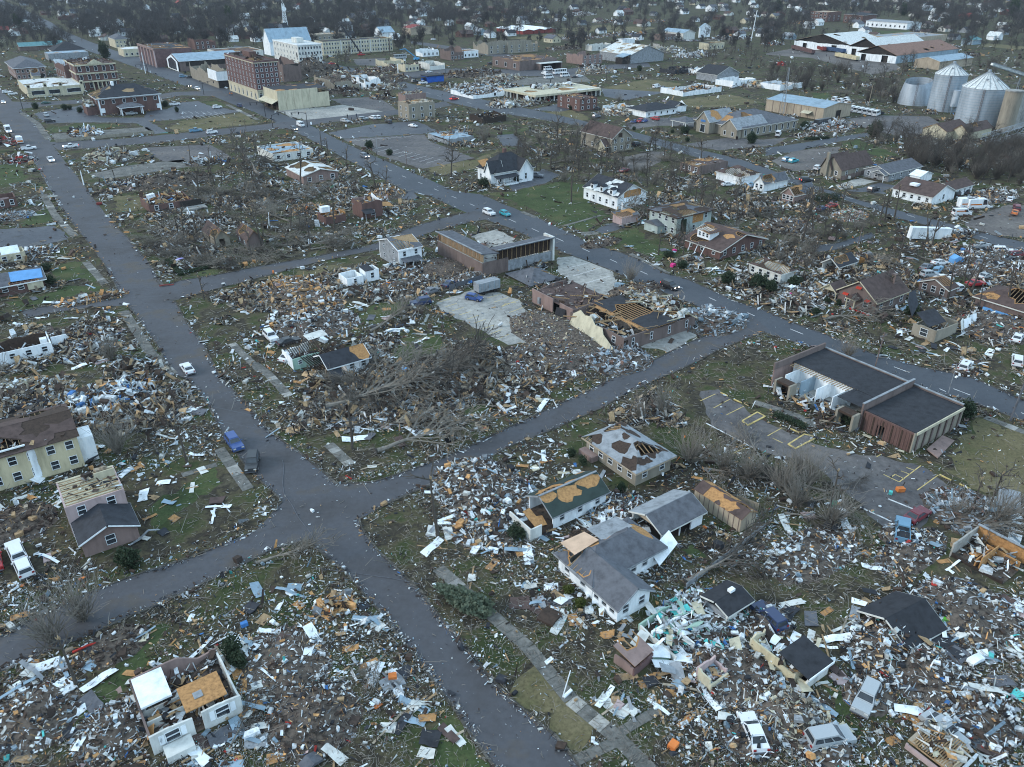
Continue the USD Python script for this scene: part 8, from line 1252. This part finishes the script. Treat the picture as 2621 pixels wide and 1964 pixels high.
# ------------------------------------------------------------------ pieces large enough to point at
MARKS = []
for p in stage.GetPrimAtPath('/World').GetChildren():
    if p.GetCustomDataByKey('category') in ('house','ruin','shop','garage','shed','shop building','office','store') and p.GetName().split('_')[0] != 'far':
        mt = UsdGeom.Xformable(p).GetLocalTransformation(); MARKS.append((mt[3][0], mt[3][1], p.GetName().rstrip('0123456789').rstrip('_').replace('_',' ')))
MX = np.array([(a, b) for a, b, _ in MARKS])
def piece(name, desc, cat, pos, L, W, T, look, r, bend=.1, tilt=.15, z=0.0):
    k = int(np.argmin(np.linalg.norm(MX - pos, axis=1))); away = np.linalg.norm(MX[k] - pos); where = f"{'beside' if away < 9 else 'in the yard near' if away < 22 else 'in the open nearest'} the {MARKS[k][2]}"
    nx = 3; xs = np.linspace(-.5,.5, nx + 1) * L; b = MB(); zz = np.cumsum(r.normal(0, bend, nx + 1)) * L / nx; zz -= zz.min()
    jag = r.uniform(-.5,.5,(nx + 1,2)) * W * .16; v = []
    for i in range(nx + 1):
        for s in (-1,1):
            for q in (0,1): v.append((xs[i] + jag[i,0] * (i in (0, nx)) * s, s * W / 2 + jag[i,1] * s, zz[i] + q * T + abs(tilt) * W * .5 * (1 + s)))
    f = []
    for i in range(nx):
        a = i * 4; e = a + 4; f += [[a + 1, e + 1, e + 3],[a + 1, e + 3, a + 3],[a, a + 2, e + 2],[a, e + 2, e],[a, e, e + 1],[a, e + 1, a + 1],[a + 2, a + 3, e + 3],[a + 2, e + 3, e + 2]]
    f += [[0,1,3],[0,3,2],[nx * 4, nx * 4 + 3, nx * 4 + 1],[nx * 4, nx * 4 + 2, nx * 4 + 3]]
    v = np.array(v); ya = r.random() * 6.28; R = np.array([[math.cos(ya),-math.sin(ya)],[math.sin(ya), math.cos(ya)]]); v[:,:2] = v[:,:2] @ R.T + pos; v[:,2] += z + .02
    lab = f'{desc} lying {where}'; b.add(v, f).build(name, look, label=lab, cat=cat, group=f'{desc} {where}')
NEARP = [((12,0,900),(12,2171,200),(12,2171,1650),(12,0,1650)),((13,0,150),(13,760,60),(13,1900,1600),(13,0,1650)),((9,1500,900),(10,500,600),(10,900,1300),(14,600,600),(9,1500,1500)),((14,900,500),(15,2171,0),(15,2171,1650),(14,700,1200)),((8,0,0),(8,1700,100),(8,2000,1300),(8,0,1640)),((9,0,0),(6,1500,1300),(9,2100,350),(9,800,850),(9,300,250)),((5,0,850),(5,1500,900),(5,1600,1600),(5,0,1640)),((7,0,600),(7,2212,300),(7,2212,1640),(7,1300,1450),(7,0,1000)),((11,1500,1000),(11,2212,900),(11,2212,1640),(11,0,1640),(11,0,1100)),((4,0,0),(4,400,100),(4,1300,1600),(4,0,1640)),((6,1000,500),(7,0,500),(7,0,900),(6,1700,750)),((4,1300,200),(5,1300,300),(5,500,600),(4,1600,700))]
wgt = np.array([24,24,26,48,30,22,26,26,20,14,8,10.0]); wgt /= wgt.sum(); r = np.random.default_rng(5)
def places(n):
    out = []
    for poly, q in zip(NEARP, wgt): out += list(scatter(poly, int(n * q) + 1, int(q * 1e4) + n))
    return np.array(out)[:n + 10]
for name, desc, cat, n, Lr, Wr, T, looks, bend in (('siding_sheet','bent white siding sheet','siding sheet',290,(1.2,4.2),(.3,1.25),.03,['white','white','offwhite','bluemetal'],.14),('wooden_board','splintered wooden board','board',290,(1.6,4.6),(.14,.3),.05,['lumber','tan','lumber','white'],.03),('plywood_sheet','tan plywood sheet','plywood sheet',130,(.9,2.4),(.6,1.2),.03,['osb','osb','lumber'],.06),('roof_fragment','dark shingled roof fragment','roof fragment',90,(1.2,3.0),(.8,2.0),.08,['shingle','black','brownroof','gray'],.08),('wall_fragment','pale wall fragment','wall fragment',110,(1.0,2.6),(.7,1.6),.12,['offwhite','cream','white','ltgray','pink'],.03),('metal_strip','twisted grey metal strip','metal strip',110,(2.0,4.6),(.2,.5),.03,['bluemetal','ltgray','white'],.22)):
    for w in places(n)[:n]: piece(name, desc, cat, w, r.uniform(*Lr), r.uniform(*Wr), T, m(looks[int(r.integers(len(looks)))]), r, bend, r.uniform(-.15,.15))
def single(name, label, cat, k, x, y, L, W, T, look, bend=.05, yaw=0.0, z=.05):
    a = g((k, x, y)); b = MB(); t = pose((*a, z), GRID + yaw, r.uniform(-.1,.1)); v = np.array([(i * L / 2, j * W / 2, q * T + bend * L * (1 - abs(i)) * r.uniform(.5,1)) for i in (-1,0,1) for j in (-1,1) for q in (0,1)]); f = []
    for i in range(2): a_ = i * 4; e = a_ + 4; f += [[a_ + 1, e + 1, e + 3],[a_ + 1, e + 3, a_ + 3],[a_, a_ + 2, e + 2],[a_, e + 2, e],[a_, e, e + 1],[a_, e + 1, a_ + 1],[a_ + 2, a_ + 3, e + 3],[a_ + 2, e + 3, e + 2]]
    f += [[0,1,3],[0,3,2],[8,11,9],[8,10,11]]; v = np.column_stack([v, np.ones(12)]) @ np.array([[t[i][j] for j in range(4)] for i in range(4)]); b.add(v[:,:3], f).build(name, look, label=label, cat=cat)
LIME, TARP, PINK = mat('lime_look',(.16,.62,.05), rough=.4), mat('tarp_look',(.13,.33,.62)), mat('hot_pink_look',(.62,.05,.22))
for a in (('water_tank','lime green plastic tank on the black roof sheet','tank',15,1510,435,1.2,.6,.5, LIME,.0),('orange_crate','bright orange box in the bottom right yard','box',14,1390,1490,1.0,.8,.55, m('orange'),0),('orange_crate','orange tub at the edge of the lower left yard','tub',13,1170,915,.9,.7,.6, m('orange'),0),('garden_chair','red curved chair frame above the black roof','chair',15,1410,135,.8,.6,.5, m('red'),.3),('blue_barrel','blue barrel in the lower left yard','barrel',12,2060,470,.8,.5,.55, m('blue'),.0),('blue_barrel','blue tub above the red-roofed cabinets','tub',10,895,1300,.6,.5,.5, m('blue'),0),('turquoise_sheet','turquoise sheet next to the ladder','sheet',14,1700,640,2.2,.7,.1, m('turq'),.15),('turquoise_sheet','turquoise panel at the right edge','sheet',15,2140,1060,1.4,1.6,.08, m('turq'),.1),('green_sheet','green panel beside the white rooms','sheet',14,1660,420,2.0,.9,.08, mat('sea_green_look',(.12,.42,.30)),.2),('tarp','bright blue tarp bundle among the wrecked cars','tarp',7,1625,660,2.6,2.0,1.8, TARP,.3),('tarp','blue tarp strip before the small brick house','tarp',7,1320,830,2.2,.8,.5, TARP,.3),('tarp','blue cloth in the fallen branches at centre','tarp',5,1300,1580,1.4,.9,.5, TARP,.3),('pink_toy','hot pink plastic at the kerb, nearer the street','toy',6,1415,680,1.3,.9,.7, PINK,.2),('pink_toy','hot pink ring on the grass below the sage green house','toy',6,1430,548,1.1,.8,.4, PINK,.2),('pink_toy','red-pink bundle at the kerb near the junction','toy',7,215,930,.9,.7,.5, PINK,.2),('wheelie_bin','green bin lid in the bare shrubs','lid',11,580,1085,1.2,.9,.4, mat('bin_green_look',(.02,.30,.16)),.1),('green_roof_sheet','green sheet hung on the branches before the membrane-roofed house','sheet',5,680,5,3.2,1.4,.3, mat('bin_green_look',(.02,.30,.16)),.2),('orange_chair','orange armchair standing on the car park','chair',11,1150,965,1.2,.7,.6, m('orange'),.0),('cyan_box','small cyan box on the car park','box',11,1068,990,.5,.5,.5, m('turq'),0),('plywood_sheet','orange plywood sheet on the lower left street','plywood sheet',12,170,390,2.1,1.0,.05, m('osb'),.08),('siding_sheet','clean white panel on the lawn left of the bungalow','panel',12,710,1160,1.9,1.0,.06, m('white'),.04),('siding_sheet','long white panel on the kerb of the near side street','panel',10,290,240,5.2,.9,.1, m('white'),.03),('red_rail','bent red beam on the verge of the lower left street','beam',12,750,650,3.4,.22,.2, m('red'),.08),('red_rail','red beam by the corner of the side street','beam',4,1430,845,3.2,.3,.25, m('redroof'),.05),('red_barrier','red and white barrier on the left street edge','barrier',4,855,150,1.6,.7,.7, m('redroof'),.1),('purple_sheet','lilac sheet in the branch-strewn yard','sheet',4,1540,620,2.2,1.1,.1, mat('lilac_look',(.30,.28,.55)),.1),('white_trailer_skin','long torn white trailer skin beside the far street','trailer',7,1390,440,12,1.6,3.2, m('white'),.0),('shingle_sheet','flat black shingle sheet right of the fallen roof, upper part','roof fragment',15,1480,570,3.2,2.6,.12, m('black'),.05),('shingle_sheet','flat black shingle sheet right of the fallen roof, lower part','roof fragment',15,1620,680,2.6,2.2,.12, m('black'),.06),('metal_roof_sheet','grey corrugated sheet left of the fallen black roof','roof sheet',15,750,370,2.6,1.1,.06, m('ltgray'),.04),('white_roof_sheets','pile of pale corrugated roof sheets at the right edge by the wrecks','roof sheet',11,2080,1050,4.6,2.8,.5, m('ltgray'),.15),('wall_fragment','dark red-brown panel with ribs on the lower pavement side','panel',14,350,400,2.6,2.2,.3, m('brown'),.1),('wall_fragment','pink brick-like panel at the edge of the lower yard','panel',13,480,2600 - 970,2.0,1.4,.3, m('gray'),.2),('white_tub','white bathtub-like shell right of the black sheets','tub',15,1760,770,2.0,.9,.5, m('white'),.1),('blue_debris_sheet','pale blue sheet beside the long white cottage','sheet',4,770,1240,2.4,1.2,.08, m('bluemetal'),.1)): single(*a, yaw=r.uniform(-.6,.6))
# ladder, fallen lamp, fences
t = thing('ladder','aluminium ladder propped below the turquoise sheet','ladder', mtx=pose((*g((14,1680,800)),.2), GRID + .7,-.35))
for s in (-.2,.2): MB().box(0,2.4, s - .03, s + .03,0,.07).build('rail', m('white'), t)
for i in range(7): MB().box(.2 + i * .33,.25 + i * .33,-.17,.17,.01,.05).build('rung', m('white'), t)
a = g((14,460,1070)); t = thing('leaning_lamp_pole','slim white lamp pole leaning over the lower pavement','lamp', mtx=pose((*a,0),0)); MB().tube([(0,0,0),(.75,.4,3.6)],.06,8, True).build('pole', m('white'), t); MB().beam((.1,-.1,.15),(1.0,.7,.35),.3,.25).build('lamp_head', m('white'), t)
def fence(name, label, p, q, h, look, gap=2.4, slat=.0):
    a, b = g(p), g(q); L = np.linalg.norm(b - a); t = thing(name, label,'fence',(*a,0), math.atan2(*(b - a)[::-1])); n = max(2, int(L / gap))
    for i in range(n + 1): MB().box(i * L / n - .06, i * L / n + .06,-.06,.06,0, h).build('post', m(look), t)
    for i in range(n):
        if slat:
            k = int(L / n / slat)
            for j in range(k): MB().box(i * L / n + .08 + j * slat, i * L / n + .08 + j * slat + slat * .86,.061,.09,.05, h * rnd.uniform(.92,1.0)).build('slat', m(look), t)
        else: MB().box(i * L / n + .06,(i + 1) * L / n - .06,-.03,.03,.05, h * .95).build('panel', m(look), t)
fence('board_fence','dark grey fence panels dividing the striped lot from the rubble',(5,1680,890),(5,1955,800),1.6,'gray'); fence('plank_fence','white plank fence fallen between hip roof and garage',(10,830,1180),(10,1030,1170),1.2,'white',2.0,.2); fence('plank_fence','brown plank fence below the stone house with the chimney',(3,640,1555),(3,850,1500),1.8,'brickbrown',3.0,.35); fence('plank_fence','grey plank fence right of the wooden shed',(10,1960,1060),(10,2140,1130),1.3,'tan',2.0,.2); fence('rail_fence','grey broken rail fence running down right of the shingled house',(14,1500,160),(10,2200,1290),1.0,'ltgray',2.0,.35); fence('brick_garden_wall','low stone wall by the bank cross street',(0,480,1225),(0,1320,1148),1.4,'stone',4.0)
def cable(label, pts):
    p = np.array([(*g(q),.05) for q in pts]); t = np.linspace(0, len(p) - 1, len(p) * 6); c = np.column_stack([np.interp(t, np.arange(len(p)), p[:, i]) for i in range(3)]); c[:,0] += .15 * np.sin(t * 3); MB().tube(c,.05,5).build('fallen_cable', m('gray'), label=label, cat='cable')
cable('pale fallen cable across the crossing from the upper left kerb',[(9,245,700),(9,250,830),(9,265,1000),(9,350,1140),(9,450,1270),(9,520,1400)]); cable('pale fallen cable across the lower street below the crossing',[(13,480,-20),(13,800,20),(13,1100,60),(13,1400,120)])
# poles, lamps, signals
def pole(label, k, x, y, h, lean=0.0, arm=True, look='brickbrown', name='utility_pole', r=.14, cat='pole'):
    t = thing(name, label, cat, mtx=pose((*g((k, x, y)),0), GRID, lean)); MB().tube([(0,0,0),(0,0, h)],[r, r * .7],8, True).build('pole', m(look), t)
    if arm: MB().box(-1.1,1.1,-.06,.06, h - .9, h - .75).build('crossarm', m(look), t); [MB().tube([(q,0, h - .75),(q,0, h - .5)],.05,6, True).build('insulator', m('ltgray'), t) for q in (-1,-.4,.4,1)]
    return t
pole('wooden pole leaning at the kerb above the long black roof',7,935,1552,7.5,.06, True); pole('dark weathered pole at the right edge beside the shop row lawn',11,2098,360,9.5,.08, False,'gray', r=.2); pole('slim pole at the middle street opposite the shop row',11,1565,125,6,0, False,'ltgray', r=.08); pole('thin pole in the yard left of the fallen branch fan',7,780,530,6,.1, False); pole('white pole beside the wide street downtown',0,1250,630,13,0, False,'white', r=.3); pole('grey sign pole on the second street crossing',1,1240,680,9,0, False,'white', r=.35); pole('white leaning mast near the wreckage at upper right',2,2085,355,26,.12, False,'white', r=.4); pole('slim white pole by the middle car park bush',1,1058,1310,7,0, False,'ltgray', r=.12); pole('pole in front of the tan metal warehouse',3,880,910,11,.04, False,'tan'); pole('pole on the lane below the spilled goods',3,600,1210,10,.06, True); pole('splintered pole by the left kerb with a white box',0,720,1590,5,0, False,'white', r=.2); pole('thin pole beside the pale hip villa',0,705,365,10,0, True); pole('white stump pole before the green sheet',5,130,330,4,.1, False,'white'); pole('pole with a lamp at the Victorian house lot',1,1310,1430,6,0, False)
for k, x, y, s, lab in ((1,460,1090,1,'black signal mast at the mid crossing, right of the white van'),(1,165,1110,-1,'black signal mast at the mid crossing, left of the grey car'),(1,100,1000,1,'pale signal mast on the wide street by the mid crossing'),(0,195,935,-1,'black signal mast at the far left crossing'),(0,1750,815,-1,'black signal mast with red lamps at the hotel crossing'),(0,1275,650,1,'black signal mast beside the white downtown pole')):
    t = thing('traffic_signal', lab,'traffic light', mtx=pose((*g((k, x, y)),0), GRID)); MB().tube([(0,0,0),(0,0,6.4)],[.18,.13],8, True).build('mast', m('black'), t); MB().tube([(0,0,6.0),(-s * 3.5,.4,6.9),(-s * 7,.8,7.1)],[.11,.09,.07],6, True).build('arm', m('black'), t)
    for q in (3.4,6.6): MB().box(-s * q - .18,-s * q + .18,.2,.55,5.8,6.8).build('signal_head', m('black'), t)
# ------------------------------------------------------------------ everything else the storm left: litter that nobody could count
CALM = [[(14,0,100),(14,420,500),(14,1000,1100),(14,1500,1650),(14,500,1650),(13,1700,500),(9,1000,1400),(9,1400,1100)],[(8,1000,850),(8,1700,700),(8,2212,1000),(8,1900,1400),(8,1200,1550)],[(12,500,1300),(12,800,700),(12,1450,450),(12,1000,1100)],[(9,700,500),(9,1300,300),(9,1600,500),(9,900,850)],[(11,1300,400),(11,2212,300),(11,2212,950),(11,1500,900)],[(13,1300,1250),(13,1700,1200),(13,2100,1650),(13,1200,1650)],[(4,450,700),(4,900,500),(4,1000,950),(4,300,1000)]]
N = 305000; r = np.random.default_rng(99); sx, sy = r.uniform(-300,2920, N),118 + (2010 - 118) * r.random(N) ** .93
w = ground(sx, sy); dist = np.hypot(np.linalg.norm(w, axis=1), CAM_H); ppm = FPX / dist
on_road, on_foot = shapely.contains_xy(ALLROAD.buffer(-1.2), w[:,0], w[:,1]), shapely.contains_xy(ALLFOOT, w[:,0], w[:,1]); edge = shapely.contains_xy(ALLROAD.buffer(2.2), w[:,0], w[:,1]) & ~on_road
on_walk = shapely.contains_xy(unary_union(ROADS_W), w[:,0], w[:,1]); on_lot, on_lawn = shapely.contains_xy(ALLLOT, w[:,0], w[:,1]), shapely.contains_xy(ALLLAWN, w[:,0], w[:,1])
patch = meshkit.fbm(np.column_stack([w * .06, np.zeros(N)]),3); keep = np.clip((patch - .35) * 4.4,.07,1.0) * np.where(sy < 330,.75,1)
keep = np.where(on_foot,0, np.where(on_road,.035, np.where(on_walk,.12, np.where(on_lot,.05, np.where(on_lawn,.16, np.where(edge, np.maximum(keep,.55), keep))))))
for poly in CALM:
    keep = np.where(shapely.contains_xy(Polygon([S(*p) for p in poly]), sx, sy), keep * .33, keep)
near_trees = (sx > 1300) & (sx < 1850) & (sy > 310) & (sy < 560); keep = np.where(near_trees, keep * .6, keep)
ok = r.random(N) < keep; w, ppm, sx, sy = w[ok], ppm[ok], sx[ok], sy[ok]
size = np.clip(np.exp(r.normal(math.log(3.1),.66, len(w))) / ppm,.09,2.2) * np.where(on_road[ok],.5,1); hue = meshkit.noise(np.column_stack([w * .045, np.full(len(w),7.3)])) + r.normal(0,.10, len(w))
hue = hue + np.where(sy > 1100,-.15,-.02)
for mx, lo, hi, lab in (('white',-9,.46,'whitish litter of siding, paper and cloth over the yards'),('mixed',.46,.58,'mixed litter of boards, shingles and cloth over the yards'),('brown',.58,.76,'brown litter of leaves, bark and splinters over the yards'),('tan',.76,9,'tan litter of plywood and lath over the yards')):
    s = (hue >= lo) & (hue < hi); z = r.random(s.sum()) ** 3 * .25
    debris(np.column_stack([w[s], z]), size[s], mx, r, flat=.58).build('litter', M_DEB, label=lab, cat='litter', kind='stuff')
# twigs and splinters
N = 66000; sx, sy = r.uniform(-300,2920, N),200 + (2010 - 200) * r.random(N); w = ground(sx, sy); ppm = FPX / np.hypot(np.linalg.norm(w, axis=1), CAM_H)
keep = np.where(shapely.contains_xy(ALLFOOT, w[:,0], w[:,1]) | shapely.contains_xy(ALLROAD.buffer(-.8), w[:,0], w[:,1]) | shapely.contains_xy(ALLLOT, w[:,0], w[:,1]),.03, np.where(shapely.contains_xy(ALLLAWN, w[:,0], w[:,1]),.2, np.clip((meshkit.fbm(np.column_stack([w * .05, np.full(N,3.0)]),3) - .35) * 4,.12,1))); ok = r.random(N) < keep; w, ppm = w[ok], ppm[ok]; n = len(w)
L = np.clip(np.exp(r.normal(math.log(11),.5, n)) / ppm,.3,4); a = r.random(n) * 6.28; d = np.column_stack([np.cos(a), np.sin(a), r.normal(.12,.18, n)]) * L[:, None]; p = np.column_stack([w, r.random(n) ** 2 * .3 + .05]); rad = np.clip(.7 / ppm,.012,.09)
v, f = segs_mesh(p, p + d, rad, rad * .6,3); MB().add(v, f).build('twig_litter', M_TWIG, label='grey twigs and splinters strewn over the yards', cat='litter', kind='stuff')
# matted wreckage: boards, sticks and dark scraps lying thick between the houses
pi = UsdGeom.PointInstancer.Define(stage,'/World/matted_wreckage'); tag(pi.GetPrim(),'matted brown wreckage of boards, sticks and leaves between the ruined houses','wreckage', kind='stuff'); r = np.random.default_rng(314)
for i in range(6):
    x = UsdGeom.Xform.Define(stage,f'/World/matted_wreckage/wreckage_patch_{i:03d}').GetPrim(); n = 130; a, q = r.random(n) * 6.28,3.6 * np.sqrt(r.random(n)); hgt = .45 * np.clip(1 - q / 3.8,0,1) * r.random(n)
    debris(np.column_stack([q * np.cos(a), q * np.sin(a), hgt]),.2 + 1.5 * r.random(n) ** 2.4,[('brown',3.4),('darkwood',3),('shingle',1.6),('tan',3),('lumber',2.4),('white',1.6 if i < 4 else 3),('ltgray',1),('offwhite',1)], r, flat=.5, lumps=0).build('scraps', M_DEB, x)
    n = 70; a, q, e = r.random(n) * 6.28,3.4 * np.sqrt(r.random(n)), r.random(n) * 6.28; p = np.column_stack([q * np.cos(a), q * np.sin(a),.05 + .5 * r.random(n)]); L = r.uniform(.5,2.6, n)[:, None]
    v, f = segs_mesh(p, p + np.column_stack([np.cos(e), np.sin(e), r.normal(.05,.22, n)]) * L, r.uniform(.015,.05, n), np.full(n,.012),3); MB().add(v, f).build('sticks', M_STEM if i % 2 else M_TWIGM, x)
N = 6000; sx, sy = r.uniform(-300,2920, N),190 + 900 * r.random(N) ** 1.0; w = ground(sx, sy); den = meshkit.fbm(np.column_stack([w * .045, np.full(N,4.2)]),3)
keep = (r.random(N) < np.clip((den - .40) * 3.4,.04,.8)) & ~(shapely.contains_xy(ALLROAD.buffer(4), w[:,0], w[:,1]) | shapely.contains_xy(ALLFOOT, w[:,0], w[:,1]) | shapely.contains_xy(ALLLOT.buffer(4.5).union(unary_union(ROADS_W).buffer(2.5)), w[:,0], w[:,1]) | shapely.contains_xy(ALLLAWN.buffer(1.5), w[:,0], w[:,1])); w = w[keep]; n = len(w)
pi.CreatePrototypesRel().SetTargets([f'/World/matted_wreckage/wreckage_patch_{i:03d}' for i in range(6)]); pi.CreateProtoIndicesAttr(Vt.IntArray.FromNumpy(r.integers(0,6, n).astype(np.int32))); pi.CreatePositionsAttr(Vt.Vec3fArray.FromNumpy(np.column_stack([w, np.zeros(n)]).astype(np.float32)))
ya = r.random(n) * 3.14; pi.CreateOrientationsAttr([Gf.Quath(float(math.cos(t)),0.,0., float(math.sin(t))) for t in ya]); sc = r.uniform(.6,1.3, n); pi.CreateScalesAttr(Vt.Vec3fArray.FromNumpy(np.column_stack([sc, sc, sc]).astype(np.float32)))
# ------------------------------------------------------------------ the damp air
b = MB().box(-2600,2600,-150,5200,-1.0,80); hz = usdkit.material(stage,'/World/Looks/haze_look',{'v': ('principled_volume',{'color': (.80,.88,1.0),'density': 0.00004,'anisotropy': 0.2})},[], volume='v.volume')
b.build('haze', hz, label='thin damp winter haze over the town', cat='haze', kind='stuff')
